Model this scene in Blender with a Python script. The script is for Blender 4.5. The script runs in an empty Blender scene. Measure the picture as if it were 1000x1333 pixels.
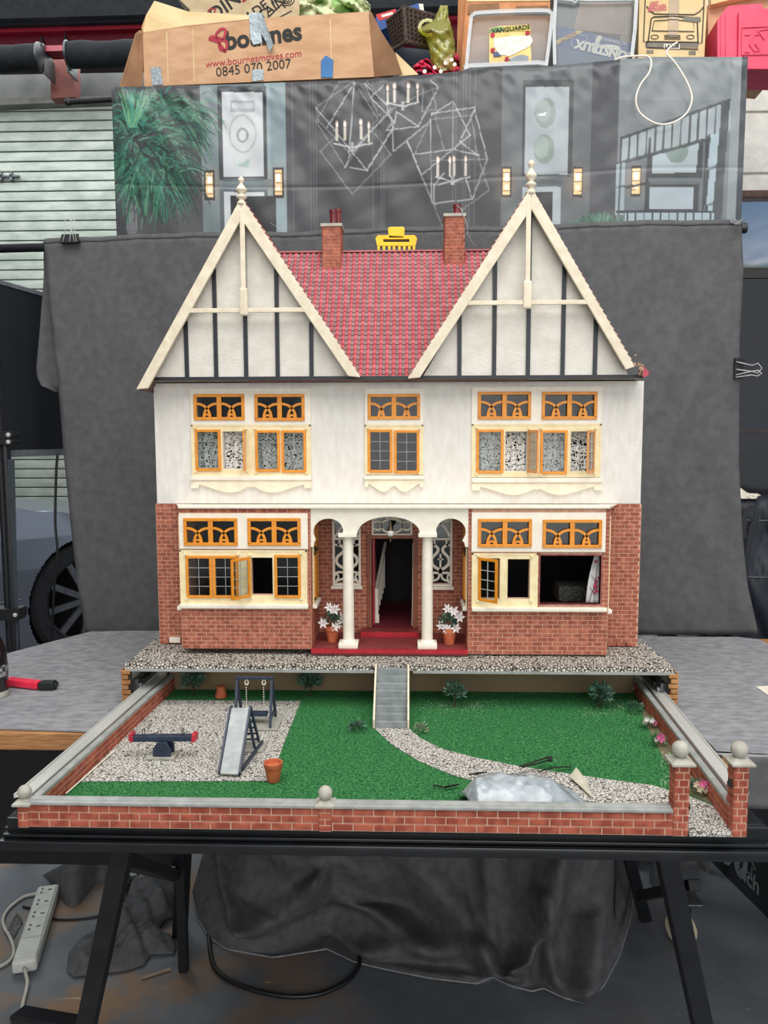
import bpy, bmesh, math, random
import numpy as np
from mathutils import Vector, Matrix
R = math.radians
random.seed(7)
S = bpy.context.scene
COL = S.collection

# ---------------------------------------------------------------- camera
CAM_LOC = Vector((0.0, -1.5, 1.25)); PITCH = 5.5; YAW = 1.85; ROLL = -0.15; FPX = 1000.0
cam_d = bpy.data.cameras.new('camera'); cam = bpy.data.objects.new('camera', cam_d); COL.objects.link(cam)
cam_rot = Matrix.Rotation(R(YAW), 3, 'Z') @ Matrix.Rotation(R(90 - PITCH), 3, 'X') @ Matrix.Rotation(R(ROLL), 3, 'Z')
cam.location = CAM_LOC; cam.rotation_euler = cam_rot.to_euler()
cam_d.sensor_fit = 'VERTICAL'; cam_d.sensor_height = 36.0; cam_d.lens = 36.0 * FPX / 1333.0
cam_d.clip_start = 0.02; cam_d.clip_end = 60
S.camera = cam

# ---------------------------------------------------------------- light
world = bpy.data.worlds.new('daylight'); S.world = world; world.use_nodes = True
wn = world.node_tree.nodes; wl = world.node_tree.links
wn['Background'].inputs['Color'].default_value = (0.88, 0.94, 1.0, 1); wn['Background'].inputs['Strength'].default_value = 0.52

def area(name, loc, rot, sx, sy, power, color=(1, 1, 1)):
    l = bpy.data.lights.new(name, 'AREA'); l.shape = 'RECTANGLE'; l.size = sx; l.size_y = sy; l.energy = power; l.color = color
    o = bpy.data.objects.new(name, l); COL.objects.link(o); o.location = loc; o.rotation_euler = [R(a) for a in rot]; return o
area('roof_skylight', (0.2, -1.45, 3.5), (16, 0, 0), 3.2, 2.4, 84, (1.0, 0.98, 0.95))
area('open_garage_doorway', (0.8, -4.6, 1.7), (86, 0, 8), 3.4, 2.6, 52, (1.0, 0.98, 0.95))
area('far_roof_skylight', (-2.6, 3.6, 4.0), (0, 0, 0), 3.0, 2.6, 95, (0.93, 1.0, 1.0))
S.view_settings.view_transform = 'Standard'; S.view_settings.look = 'None'; S.view_settings.gamma = 1
S.view_settings.use_curve_mapping = False; S.view_settings.exposure = 0.32

# ---------------------------------------------------------------- helpers: pixels of the photograph to points on real planes
def ray(px, py):
    return cam_rot @ Vector(((px - 500.0) / FPX, (666.5 - py) / FPX, -1.0))
def hit(px, py, o, n):
    d = ray(px, py); t = (o - CAM_LOC).dot(n) / d.dot(n); return CAM_LOC + d * t
def PY(px, py, Y): return hit(px, py, Vector((0, Y, 0)), Vector((0, 1, 0)))
def PZ(px, py, Z): return hit(px, py, Vector((0, 0, Z)), Vector((0, 0, 1)))
class Frame:
    """vertical plane frame: u right, z up, w away from the viewer"""
    def __init__(s, o, deg):
        a = R(deg); s.o = Vector(o); s.U = Vector((math.cos(a), math.sin(a), 0)); s.N = Vector((-math.sin(a), math.cos(a), 0))
    def px(s, px, py, w=0.0): return hit(px, py, s.o + s.N * w, s.N)
    def at(s, u, z, w=0.0): return s.o + s.U * u + s.N * w + Vector((0, 0, z - s.o.z))
    def uv(s, px, py, w=0.0):
        p = s.px(px, py, w) - s.o; return p.dot(s.U), p.z + s.o.z
HF = Frame((0, 0, 0), 0)               # front of the dolls' house
BF = Frame((0, 0.48, 0), -4.0)         # hanging backdrop

def lin(c):
    return tuple((v / 255 / 12.92) if v / 255 <= 0.04045 else ((v / 255 + 0.055) / 1.055) ** 2.4 for v in c)

# ---------------------------------------------------------------- materials
MATS = {}
def mat(name, c, c2=None, rough=0.6, metal=0.0, scale=30, detail=3, lo=0.35, hi=0.65, bump=0.0, bscale=None, coat=0.0, stretch=None, emit=0.0, alpha=1.0, spec=None):
    m = bpy.data.materials.new(name); m.use_nodes = True; nt = m.node_tree; N = nt.nodes; L = nt.links
    b = N['Principled BSDF']; b.inputs['Roughness'].default_value = rough; b.inputs['Metallic'].default_value = metal
    if spec is not None: b.inputs['Specular IOR Level'].default_value = spec
    if coat: b.inputs['Coat Weight'].default_value = coat; b.inputs['Coat Roughness'].default_value = 0.15
    if alpha < 1: b.inputs['Alpha'].default_value = alpha
    g = N.new('ShaderNodeNewGeometry'); src = g.outputs['Position']
    if stretch:
        mp = N.new('ShaderNodeMapping'); mp.inputs['Scale'].default_value = stretch; L.new(src, mp.inputs['Vector']); src = mp.outputs['Vector']
    nz = N.new('ShaderNodeTexNoise'); nz.inputs['Scale'].default_value = scale; nz.inputs['Detail'].default_value = detail; L.new(src, nz.inputs['Vector'])
    cr = N.new('ShaderNodeValToRGB'); cr.color_ramp.elements[0].position = lo; cr.color_ramp.elements[1].position = hi
    c2 = c2 or tuple(v * 0.88 for v in c)
    cr.color_ramp.elements[0].color = lin(c2) + (1,); cr.color_ramp.elements[1].color = lin(c) + (1,)
    L.new(nz.outputs['Fac'], cr.inputs['Fac']); L.new(cr.outputs['Color'], b.inputs['Base Color'])
    if emit:
        L.new(cr.outputs['Color'], b.inputs['Emission Color']); b.inputs['Emission Strength'].default_value = emit
    if bump:
        n2 = N.new('ShaderNodeTexNoise'); n2.inputs['Scale'].default_value = bscale or scale * 3; n2.inputs['Detail'].default_value = 4; L.new(src, n2.inputs['Vector'])
        bp = N.new('ShaderNodeBump'); bp.inputs['Strength'].default_value = bump; bp.inputs['Distance'].default_value = 0.004
        L.new(n2.outputs['Fac'], bp.inputs['Height']); L.new(bp.outputs['Normal'], b.inputs['Normal'])
    MATS[name] = m; return m
def mat_cobble(name, scale, stone, stone2, joint, width=0.12, rough=0.7):
    m = mat(name, stone, stone2, rough=rough, scale=scale * 0.7); nt = m.node_tree; N = nt.nodes; L = nt.links; b = N['Principled BSDF']
    cr = [n for n in N if n.type == 'VALTORGB'][0]
    g = [n for n in N if n.type == 'NEW_GEOMETRY'][0]
    v = N.new('ShaderNodeTexVoronoi'); v.feature = 'DISTANCE_TO_EDGE'; v.inputs['Scale'].default_value = scale; L.new(g.outputs['Position'], v.inputs['Vector'])
    r = N.new('ShaderNodeValToRGB'); r.color_ramp.elements[0].position = width * 0.55; r.color_ramp.elements[1].position = width; L.new(v.outputs['Distance'], r.inputs['Fac'])
    mx = N.new('ShaderNodeMix'); mx.data_type = 'RGBA'; L.new(r.outputs['Color'], mx.inputs['Factor'])
    mx.inputs['A'].default_value = lin(joint) + (1,); L.new(cr.outputs['Color'], mx.inputs['B']); L.new(mx.outputs['Result'], b.inputs['Base Color'])
    bp = N.new('ShaderNodeBump'); bp.inputs['Strength'].default_value = 0.4; bp.inputs['Distance'].default_value = 0.001
    L.new(r.outputs['Color'], bp.inputs['Height']); L.new(bp.outputs['Normal'], b.inputs['Normal']); return m
def mat_attr(name, rough=0.5, coat=0.0, bump=0.0, bscale=200):
    m = mat(name, (255, 255, 255), rough=rough, coat=coat, bump=bump, bscale=bscale); nt = m.node_tree
    a = nt.nodes.new('ShaderNodeAttribute'); a.attribute_name = 'Col'
    nt.links.new(a.outputs['Color'], nt.nodes['Principled BSDF'].inputs['Base Color']); return m
def mat_glass(name, tint=(220, 228, 230), refl=0.10, rough=0.05, haze=0.0, hazecol=(200, 200, 200)):
    m = bpy.data.materials.new(name); m.use_nodes = True; N = m.node_tree.nodes; L = m.node_tree.links; N.clear()
    o = N.new('ShaderNodeOutputMaterial'); t = N.new('ShaderNodeBsdfTransparent'); t.inputs['Color'].default_value = lin(tint) + (1,)
    g = N.new('ShaderNodeBsdfGlossy'); g.inputs['Roughness'].default_value = rough
    mx = N.new('ShaderNodeMixShader'); mx.inputs['Fac'].default_value = refl; L.new(t.outputs[0], mx.inputs[1]); L.new(g.outputs[0], mx.inputs[2]); out = mx.outputs[0]
    if haze:
        d = N.new('ShaderNodeBsdfDiffuse'); d.inputs['Color'].default_value = lin(hazecol) + (1,)
        m2 = N.new('ShaderNodeMixShader'); m2.inputs['Fac'].default_value = haze; L.new(out, m2.inputs[1]); L.new(d.outputs[0], m2.inputs[2]); out = m2.outputs[0]
    L.new(out, o.inputs['Surface']); MATS[name] = m; return m
def mat_lace(name):
    m = bpy.data.materials.new(name); m.use_nodes = True; N = m.node_tree.nodes; L = m.node_tree.links; b = N['Principled BSDF']
    g = N.new('ShaderNodeNewGeometry')
    mp = N.new('ShaderNodeMapping'); mp.inputs['Scale'].default_value = (1, 0.01, 1); L.new(g.outputs['Position'], mp.inputs['Vector'])
    n = N.new('ShaderNodeTexNoise'); n.inputs['Scale'].default_value = 60; n.inputs['Detail'].default_value = 1; L.new(mp.outputs[0], n.inputs['Vector'])
    ad = N.new('ShaderNodeMixRGB'); ad.blend_type = 'ADD'; ad.inputs['Fac'].default_value = 0.03; L.new(mp.outputs[0], ad.inputs[1]); L.new(n.outputs['Color'], ad.inputs[2])
    v = N.new('ShaderNodeTexVoronoi'); v.feature = 'DISTANCE_TO_EDGE'; v.inputs['Scale'].default_value = 170; L.new(ad.outputs[0], v.inputs['Vector'])
    w = N.new('ShaderNodeTexWave'); w.wave_type = 'RINGS'; w.inputs['Scale'].default_value = 26; w.inputs['Distortion'].default_value = 14; w.inputs['Detail'].default_value = 1; w.inputs['Detail Scale'].default_value = 3; L.new(mp.outputs[0], w.inputs['Vector'])
    r1 = N.new('ShaderNodeMath'); r1.operation = 'LESS_THAN'; r1.inputs[1].default_value = 0.11; L.new(v.outputs['Distance'], r1.inputs[0])
    r2 = N.new('ShaderNodeMath'); r2.operation = 'GREATER_THAN'; r2.inputs[1].default_value = 0.52; L.new(w.outputs['Fac'], r2.inputs[0])
    mxx = N.new('ShaderNodeMath'); mxx.operation = 'MAXIMUM'; L.new(r1.outputs[0], mxx.inputs[0]); L.new(r2.outputs[0], mxx.inputs[1])
    L.new(mxx.outputs[0], b.inputs['Alpha']); b.inputs['Base Color'].default_value = lin((235, 232, 226)) + (1,); b.inputs['Roughness'].default_value = 0.8
    b.inputs['Emission Strength'].default_value = 0; MATS[name] = m; return m

# ---------------------------------------------------------------- mesh building
class MB:
    def __init__(s): s.v = []; s.f = []; s.c = []
    def quad(s, *p):
        i = len(s.v); s.v += [Vector(q) for q in p]; s.f.append(tuple(range(i, i + len(p)))); return s
    def hexa(s, p):   # p: 8 points, bottom ring 0-3, top ring 4-7
        i = len(s.v); s.v += [Vector(q) for q in p]
        for f in ((3, 2, 1, 0), (4, 5, 6, 7), (0, 1, 5, 4), (1, 2, 6, 5), (2, 3, 7, 6), (3, 0, 4, 7)): s.f.append(tuple(i + k for k in f))
        return s
    def box(s, x0, x1, y0, y1, z0, z1):
        if x0 > x1: x0, x1 = x1, x0
        if y0 > y1: y0, y1 = y1, y0
        if z0 > z1: z0, z1 = z1, z0
        return s.hexa([(x0, y0, z0), (x1, y0, z0), (x1, y1, z0), (x0, y1, z0), (x0, y0, z1), (x1, y0, z1), (x1, y1, z1), (x0, y1, z1)])
    def cbox(s, x0, x1, y0, y1, z0, z1, c):   # chamfered box (cheap rounded)
        if x0 > x1: x0, x1 = x1, x0
        if y0 > y1: y0, y1 = y1, y0
        if z0 > z1: z0, z1 = z1, z0
        bm = bmesh.new(); bmesh.ops.create_cube(bm, size=1)
        for v in bm.verts: v.co = Vector(((x0 + x1) / 2 + v.co.x * (x1 - x0), (y0 + y1) / 2 + v.co.y * (y1 - y0), (z0 + z1) / 2 + v.co.z * (z1 - z0)))
        bmesh.ops.bevel(bm, geom=bm.edges[:], offset=min(c, (x1 - x0) * .45, (y1 - y0) * .45, (z1 - z0) * .45), segments=2, affect='EDGES', profile=0.6)
        s.addbm(bm); return s
    def addbm(s, bm, M=None):
        bm.verts.ensure_lookup_table(); bm.verts.index_update(); i = len(s.v)
        s.v += [(M @ v.co if M else v.co.copy()) for v in bm.verts]; s.f += [tuple(i + v.index for v in f.verts) for f in bm.faces]; bm.free()
    def bar(s, a, b, w, h, up=(0, 0, 1)):   # rectangular bar from a to b
        a = Vector(a); b = Vector(b); d = (b - a).normalized(); up = Vector(up)
        sx = d.cross(up); sx = sx.normalized() if sx.length > 1e-6 else Vector((1, 0, 0)); u = sx.cross(d).normalized()
        sx *= w / 2; u *= h / 2
        return s.hexa([a - sx - u, a + sx - u, b + sx - u, b - sx - u, a - sx + u, a + sx + u, b + sx + u, b - sx + u])
    def tube(s, pts, r, n=8, caps=True):
        pts = [Vector(p) for p in pts]; m = len(pts); rs = r if isinstance(r, (list, tuple)) else [r] * m
        t0 = (pts[1] - pts[0]).normalized(); ref = Vector((0, 0, 1)) if abs(t0.z) < .9 else Vector((1, 0, 0)); nx = t0.cross(ref).normalized(); base = len(s.v)
        for k in range(m):
            t = (pts[min(k + 1, m - 1)] - pts[max(k - 1, 0)]).normalized(); nx = (nx - t * nx.dot(t)).normalized(); ny = t.cross(nx)
            for j in range(n):
                a = 2 * math.pi * j / n; s.v.append(pts[k] + (nx * math.cos(a) + ny * math.sin(a)) * rs[k])
        for k in range(m - 1):
            for j in range(n): s.f.append((base + k * n + j, base + k * n + (j + 1) % n, base + (k + 1) * n + (j + 1) % n, base + (k + 1) * n + j))
        if caps: s.f.append(tuple(base + j for j in range(n))[::-1]); s.f.append(tuple(base + (m - 1) * n + j for j in range(n)))
        return s
    def lathe(s, prof, c, n=20, axis=None, ref=None, caps=True):   # prof [(r, h)] about c along axis
        c = Vector(c); ax = Vector(axis).normalized() if axis else Vector((0, 0, 1)); rf = Vector(ref) if ref else (Vector((1, 0, 0)) if abs(ax.x) < .9 else Vector((0, 1, 0)))
        nx = (rf - ax * rf.dot(ax)).normalized(); ny = ax.cross(nx); base = len(s.v)
        for r, h in prof:
            for j in range(n):
                a = 2 * math.pi * j / n; s.v.append(c + ax * h + (nx * math.cos(a) + ny * math.sin(a)) * r)
        for k in range(len(prof) - 1):
            for j in range(n): s.f.append((base + k * n + j, base + k * n + (j + 1) % n, base + (k + 1) * n + (j + 1) % n, base + (k + 1) * n + j))
        if caps: s.f.append(tuple(base + j for j in range(n))[::-1]); s.f.append(tuple(base + (len(prof) - 1) * n + j for j in range(n)))
        return s
    def ball(s, c, r, n=16, sc=(1, 1, 1)):
        m = n // 2; prof = [(max(r * math.sin(math.pi * k / m), r * .01) , -r * math.cos(math.pi * k / m)) for k in range(m + 1)]; b = len(s.v); s.lathe(prof, (0, 0, 0), n)
        for i in range(b, len(s.v)): s.v[i] = Vector(c) + Vector((s.v[i].x * sc[0], s.v[i].y * sc[1], s.v[i].z * sc[2]))
        return s
    def prism(s, front, depth):   # front: list of world points; depth: vector
        n = len(front); i = len(s.v); d = Vector(depth); s.v += [Vector(p) for p in front] + [Vector(p) + d for p in front]
        s.f.append(tuple(range(i, i + n))); s.f.append(tuple(range(i + 2 * n - 1, i + n - 1, -1)))
        for k in range(n): s.f.append((i + k, i + n + k, i + n + (k + 1) % n, i + (k + 1) % n))
        return s
    def ribbon(s, pts, w, n, depth):   # flat strip following points, in the plane with normal n, extruded by depth along n
        pts = [Vector(p) for p in pts]; n = Vector(n).normalized(); L = []; Rr = []
        for k in range(len(pts)):
            t = (pts[min(k + 1, len(pts) - 1)] - pts[max(k - 1, 0)]).normalized(); sd = t.cross(n).normalized() * (w / 2); L.append(pts[k] + sd); Rr.append(pts[k] - sd)
        d = n * depth
        for k in range(len(pts) - 1): s.hexa([L[k], L[k + 1], Rr[k + 1], Rr[k], L[k] + d, L[k + 1] + d, Rr[k + 1] + d, Rr[k] + d])
        return s
    def grid(s, P, nu, nv):
        i = len(s.v)
        for b in range(nv + 1):
            for a in range(nu + 1): s.v.append(Vector(P(a / nu, b / nv)))
        for b in range(nv):
            for a in range(nu):
                k = i + b * (nu + 1) + a; s.f.append((k, k + 1, k + nu + 2, k + nu + 1))
        return s
    def colour(s, c):   # colour all vertices added since the last call
        s.c += [c] * (len(s.v) - len(s.c)); return s

WLOC = {}
def parent_origin(p):
    return WLOC[p.name] if p is not None else Vector((0, 0, 0))
def obj(name, mb, m, parent=None, smooth=False, bevel=0.0, kind=None, solid=0.0, sub=0, label=None, mesh=None, normals=True):
    o0 = parent_origin(parent)
    if mesh is None:
        mesh = bpy.data.meshes.new(name); mesh.from_pydata([tuple(v - o0) for v in mb.v], [], mb.f); mesh.update()
        if normals:
            bm = bmesh.new(); bm.from_mesh(mesh); bmesh.ops.recalc_face_normals(bm, faces=bm.faces[:]); bm.to_mesh(mesh); bm.free()
        if mb.c:
            s_ = mb; at = mesh.color_attributes.new('Col', 'FLOAT_COLOR', 'POINT'); arr = np.ones((len(s_.v), 4), dtype=np.float32)
            arr[:, :3] = np.array([lin(c) for c in s_.c[:len(s_.v)]]) if len(s_.c) else 1; at.data.foreach_set('color', arr.ravel())
        mesh.materials.append(m)
        if smooth:
            mesh.polygons.foreach_set('use_smooth', [True] * len(mesh.polygons))
            if smooth != 'all': mesh.set_sharp_from_angle(angle=R(40))
    o = bpy.data.objects.new(name, mesh); COL.objects.link(o); WLOC[o.name] = o0.copy()
    if parent is not None: o.parent = parent
    if bevel:
        b = o.modifiers.new('bevel', 'BEVEL'); b.width = bevel; b.segments = 2; b.limit_method = 'ANGLE'
    if solid: q = o.modifiers.new('solid', 'SOLIDIFY'); q.thickness = solid; q.offset = 0
    if sub: q = o.modifiers.new('sub', 'SUBSURF'); q.levels = sub; q.render_levels = sub
    if kind: o['kind'] = kind
    if label: o['label'] = label
    return o
def thing(name, label, cat, loc=(0, 0, 0), group=None):
    o = bpy.data.objects.new(name, None); COL.objects.link(o); o.location = loc; o.empty_display_size = 0.02; WLOC[o.name] = Vector(loc)
    o['label'] = label; o['category'] = cat
    if group: o['group'] = group
    return o
def tag(o, label, cat, group=None):
    o['label'] = label; o['category'] = cat
    if group: o['group'] = group
    return o
def structure(name, mb, m, **k):
    o = obj(name, mb, m, **k); o['kind'] = 'structure'; return o
def text_mb(txt, size, place, bold=0.0, depth=0.0003, sx=1.0, shear=0.0, align='CENTER'):
    """text as mesh; place(x, y) gives a world point (x right, y up, in metres from the text's middle)"""
    c = bpy.data.curves.new('t', 'FONT'); c.body = txt; c.size = size; c.align_x = align; c.align_y = 'CENTER'; c.offset = bold; c.shear = shear; c.resolution_u = 3
    o = bpy.data.objects.new('t', c); COL.objects.link(o); bpy.context.view_layer.update()
    me = bpy.data.meshes.new_from_object(o.evaluated_get(bpy.context.evaluated_depsgraph_get()))
    mb = MB(); mb.v = [Vector(place(v.co.x * sx, v.co.y)) for v in me.vertices]; mb.f = [tuple(p.vertices) for p in me.polygons]
    bpy.data.objects.remove(o); bpy.data.curves.remove(c); bpy.data.meshes.remove(me); return mb
def noise1(x, y=0.0, s=0.0):
    return math.sin(x * 1.7 + s) * math.cos(y * 2.3 + s * 1.3) + .5 * math.sin(x * 4.1 + y * 3.7 + s * 2.1) + .25 * math.sin(x * 9.3 - y * 7.1 + s)

# ---------------------------------------------------------------- material library
M_white = mat('facade_white_paint', (226, 221, 213), (216, 210, 201), rough=.75, scale=90, bump=.25, bscale=500, stretch=(1, 1, .35))
M_panel = mat('gable_white_paint', (222, 216, 205), (210, 204, 192), rough=.7, scale=40, bump=.3, bscale=350)
M_trim = mat('white_trim_paint', (238, 230, 214), (230, 220, 202), rough=.5, scale=60)
M_cream = mat('cream_paint', (240, 224, 180), (230, 210, 162), rough=.5, scale=60)
M_barge = mat('aged_cream_paint', (226, 214, 190), (212, 198, 172), rough=.5, scale=50)
M_orange = mat('orange_window_paint', (228, 146, 34), (214, 130, 24), rough=.42, scale=80)
M_paleorange = mat('faded_orange_paint', (226, 158, 92), (212, 140, 74), rough=.5, scale=80)
M_bar = mat('pale_glazing_bar', (205, 205, 198), rough=.4, scale=50)
M_darkbar = mat('grey_glazing_bar', (168, 170, 166), rough=.4, scale=50)
M_timber = mat('black_timber_paint', (30, 36, 42), (24, 28, 34), rough=.45, scale=60)
M_brick = mat('red_brick', (174, 101, 76), (142, 73, 54), rough=.75, scale=75, detail=1, lo=.38, hi=.62, bump=.2, bscale=900)
M_mortar = mat('brick_mortar', (206, 166, 142), (190, 146, 122), rough=.85, scale=120)
M_gbrick = mat('garden_brick', (172, 90, 66), (140, 63, 44), rough=.75, scale=55, detail=1, lo=.38, hi=.62, bump=.2, bscale=900)
M_cap = mat('grey_stone_paint', (176, 172, 160), (158, 154, 142), rough=.6, scale=60, bump=.15)
M_capline = mat('grey_coping_paint', (160, 162, 158), (140, 142, 138), rough=.45, scale=60)
M_metal = mat('galvanised_runner', (214, 214, 208), (190, 190, 184), rough=.35, metal=.35, scale=40, stretch=(1, .1, 1))
M_darkmetal = mat('runner_steel', (120, 122, 124), (90, 92, 94), rough=.35, metal=.8, scale=60)
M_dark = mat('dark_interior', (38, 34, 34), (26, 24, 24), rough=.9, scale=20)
M_darkpink = mat('dim_pink_interior', (120, 78, 92), (90, 60, 72), rough=.9, scale=14)
M_redpaint = mat('red_gloss_paint', (176, 20, 40), (156, 14, 32), rough=.4, scale=60)
M_floorred = mat('dull_red_floor', (128, 54, 52), (112, 44, 44), rough=.6, scale=70)
M_carpet = mat('crimson_carpet', (120, 16, 36), (96, 10, 28), rough=.95, scale=200)
M_frame = mat('brown_door_paint', (140, 78, 48), (120, 62, 38), rough=.5, scale=40)
M_glass = mat_glass('window_glass', tint=(240, 243, 243), refl=.025)
M_hazy = mat_glass('scratched_acrylic', refl=.10, haze=.28, hazecol=(215, 185, 160))
M_lace = mat_lace('white_lace')
M_terra = mat('terracotta', (196, 106, 66), (176, 88, 54), rough=.75, scale=80)
M_soil = mat('dark_soil', (46, 38, 32), (30, 26, 22), rough=1, scale=200)
M_gravel = mat_cobble('gravel_paper', 180, (224, 216, 202), (196, 186, 172), (50, 46, 44), width=.17)
M_gravel2 = mat_cobble('crazy_paving_paper', 185, (212, 208, 198), (188, 182, 172), (72, 68, 64), width=.10)
M_black = mat('black_table_paint', (28, 30, 33), (20, 22, 24), rough=.24, scale=30, coat=.3)
M_blackleg = mat('black_leg_steel', (22, 24, 28), (14, 16, 20), rough=.45, scale=30)
M_cloth = mat('charcoal_suede', (94, 94, 95), (84, 84, 85), rough=.95, scale=45, detail=10, bump=.35, bscale=420, spec=.2)
M_cloth2 = mat('suede_tabletop_lit', (152, 152, 154), (126, 126, 129), rough=.95, scale=40, detail=12, bump=.4, bscale=300, stretch=(1, 2, 1), spec=.2)  # charcoal suede again, overhead light on the tabletops painted in as paler grey
def wall_mb(mb, x0, x1, z0, z1, y0, y1, holes):
    xs = sorted({x0, x1} | {h[i] for h in holes for i in (0, 1) if x0 < h[i] < x1}); zs = sorted({z0, z1} | {h[i] for h in holes for i in (2, 3) if z0 < h[i] < z1})
    for i in range(len(xs) - 1):
        for j in range(len(zs) - 1):
            cx, cz = (xs[i] + xs[i + 1]) / 2, (zs[j] + zs[j + 1]) / 2
            if any(h[0] < cx < h[1] and h[2] < cz < h[3] for h in holes): continue
            mb.box(xs[i], xs[i + 1], y0, y1, zs[j], zs[j + 1])
    return mb
# ================================================================ FLOOR AND WALLS
def mat_floor():
    m = mat('worn_painted_floor', (112, 117, 122), (84, 88, 94), rough=.6, scale=5, detail=8, lo=.3, hi=.7, bump=.25, bscale=60); nt = m.node_tree; N = nt.nodes; L = nt.links
    b = N['Principled BSDF']; cr = [n for n in N if n.type == 'VALTORGB'][0]; g = [n for n in N if n.type == 'NEW_GEOMETRY'][0]
    n2 = N.new('ShaderNodeTexNoise'); n2.inputs['Scale'].default_value = 3.4; n2.inputs['Detail'].default_value = 7; n2.inputs['Roughness'].default_value = .62; L.new(g.outputs['Position'], n2.inputs['Vector'])
    r2 = N.new('ShaderNodeValToRGB'); r2.color_ramp.elements[0].position = .49; r2.color_ramp.elements[1].position = .60; L.new(n2.outputs['Fac'], r2.inputs['Fac'])
    # more brown wear towards the left
    sx = N.new('ShaderNodeSeparateXYZ'); L.new(g.outputs['Position'], sx.inputs[0]); mr = N.new('ShaderNodeMapRange'); mr.inputs['From Min'].default_value = .2; mr.inputs['From Max'].default_value = -.7; mr.inputs['To Min'].default_value = .12; mr.inputs['To Max'].default_value = 1.0; L.new(sx.outputs['X'], mr.inputs['Value'])
    ml = N.new('ShaderNodeMath'); ml.operation = 'MULTIPLY'; L.new(r2.outputs['Color'], ml.inputs[0]); L.new(mr.outputs[0], ml.inputs[1])
    mx = N.new('ShaderNodeMix'); mx.data_type = 'RGBA'; L.new(ml.outputs[0], mx.inputs['Factor']); L.new(cr.outputs['Color'], mx.inputs['A']); mx.inputs['B'].default_value = lin((136, 106, 78)) + (1,)
    # scratches
    w = N.new('ShaderNodeTexNoise'); w.inputs['Scale'].default_value = 42; w.inputs['Detail'].default_value = 2; mp = N.new('ShaderNodeMapping'); mp.inputs['Scale'].default_value = (.25, 1.4, 1); mp.inputs['Rotation'].default_value = (0, 0, .1); L.new(g.outputs['Position'], mp.inputs[0]); L.new(mp.outputs[0], w.inputs['Vector'])
    r3 = N.new('ShaderNodeValToRGB'); r3.color_ramp.elements[0].position = .70; r3.color_ramp.elements[1].position = .76; L.new(w.outputs['Fac'], r3.inputs['Fac'])
    m3 = N.new('ShaderNodeMix'); m3.data_type = 'RGBA'; L.new(r3.outputs['Color'], m3.inputs['Factor']); L.new(mx.outputs['Result'], m3.inputs['A']); m3.inputs['B'].default_value = lin((178, 154, 126)) + (1,); L.new(m3.outputs['Result'], b.inputs['Base Color']); return m
structure('floor', MB().box(-4.5, 3.5, -5.5, 4.9, -.05, 0), mat_floor())
M_wallgrey = mat("stained_grey_wall", (96, 95, 92), (70, 70, 70), rough=.9, scale=4, bump=.2)
YW = 4.5                                    # garage end wall with the roller shutter, 6 m from the camera
sh = [PY(-70, 131, YW), PY(330, 131, YW)]; zs_top = PY(60, 131, YW).z
structure('wall_back', wall_mb(MB(), -4.5, 3.5, 0, 4.6, YW + .02, YW + .12, [(-4.2, -.2, 0, zs_top)]), M_wallgrey)
structure('wall_left', MB().box(-4.6, -4.5, -5.5, 4.62, 0, 4.6), M_wallgrey)
M_dkwall = mat('dim_breezeblock', (52, 50, 50), (40, 38, 38), rough=.95, scale=6)
# roller shutter, one slat at a time
M_slat = mat('white_shutter_slat', (186, 192, 182), (156, 164, 154), rough=.55, scale=7, detail=7, stretch=(1, 1, 2), bump=.05)
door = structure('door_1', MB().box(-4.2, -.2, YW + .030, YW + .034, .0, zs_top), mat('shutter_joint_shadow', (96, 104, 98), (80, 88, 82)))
pitch = (PY(60, 151, YW).z - PY(60, 281, YW).z) / 10; zt = zs_top; k = 0; me = None
while zt > .02:
    hgt = min(pitch, zt); mb = MB(); x0, x1, z1, z0 = -4.2, -.2, zt - .003, zt - hgt + .003; pf = [(z0, .012), (z0 + .004, .004), ((z0 + z1) / 2, .003), (z1 - .004, .004), (z1, .012)]
    i = 0
    for z, y in pf: mb.v += [Vector((x0, YW + y, z)), Vector((x1, YW + y, z))]
    for j in range(4): mb.f.append((2 * j, 2 * j + 1, 2 * j + 3, 2 * j + 2))
    obj('shutter_slat', mb, M_slat, door, normals=False); zt -= pitch; k += 1
lk = PY(9, 230, YW - .01); mb = MB(); mb.box(lk.x - .10, lk.x + .10, YW - .03, YW - .004, lk.z - .006, lk.z + .006); mb.box(lk.x - .05, lk.x - .03, YW - .03, YW - .004, lk.z - .03, lk.z + .03); mb.box(lk.x + .03, lk.x + .05, YW - .03, YW - .004, lk.z - .03, lk.z + .03); obj('lock_bar', mb, M_darkmetal, door)
# beams above the shutter
def beam(y0, y1, Y, m, name, nm2=None, slope=8, thick=.12, x0=-60, x1=700):
    a, b = PY(x0, y0 + slope * .5, Y), PY(x1, y0 - slope * 2.2, Y); c, d = PY(x0, y1 + slope * .5, Y), PY(x1, y1 - slope * 2.2, Y)
    return structure(name, MB().prism([c, d, b, a], (0, thick, 0)), m)
beam(-60, 22, YW - .55, mat('charcoal_fascia', (62, 66, 70), (50, 54, 58), rough=.6), 'trim_1', thick=.3)
beam(22, 31, YW - .50, mat('dark_fascia_lip', (34, 38, 44)), 'trim_2', thick=.2)
beam(31, 40, YW - .46, mat('bright_red_steel', (176, 30, 56), (160, 24, 48), rough=.45), 'trim_3', thick=.1)
beam(40, 66, YW - .40, mat('red_steel_beam', (132, 30, 48), (112, 24, 40), rough=.5), 'trim_4', thick=.1)
q = [PY(66, 60, YW - .2), PY(97, 60, YW - .2), PY(97, 126, YW - .2), PY(66, 128, YW - .2)]
structure('trim_5', MB().prism(q, (0, .1, 0)), mat('rusty_post_paint', (120, 62, 54), (96, 50, 44), rough=.7, scale=12))
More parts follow.
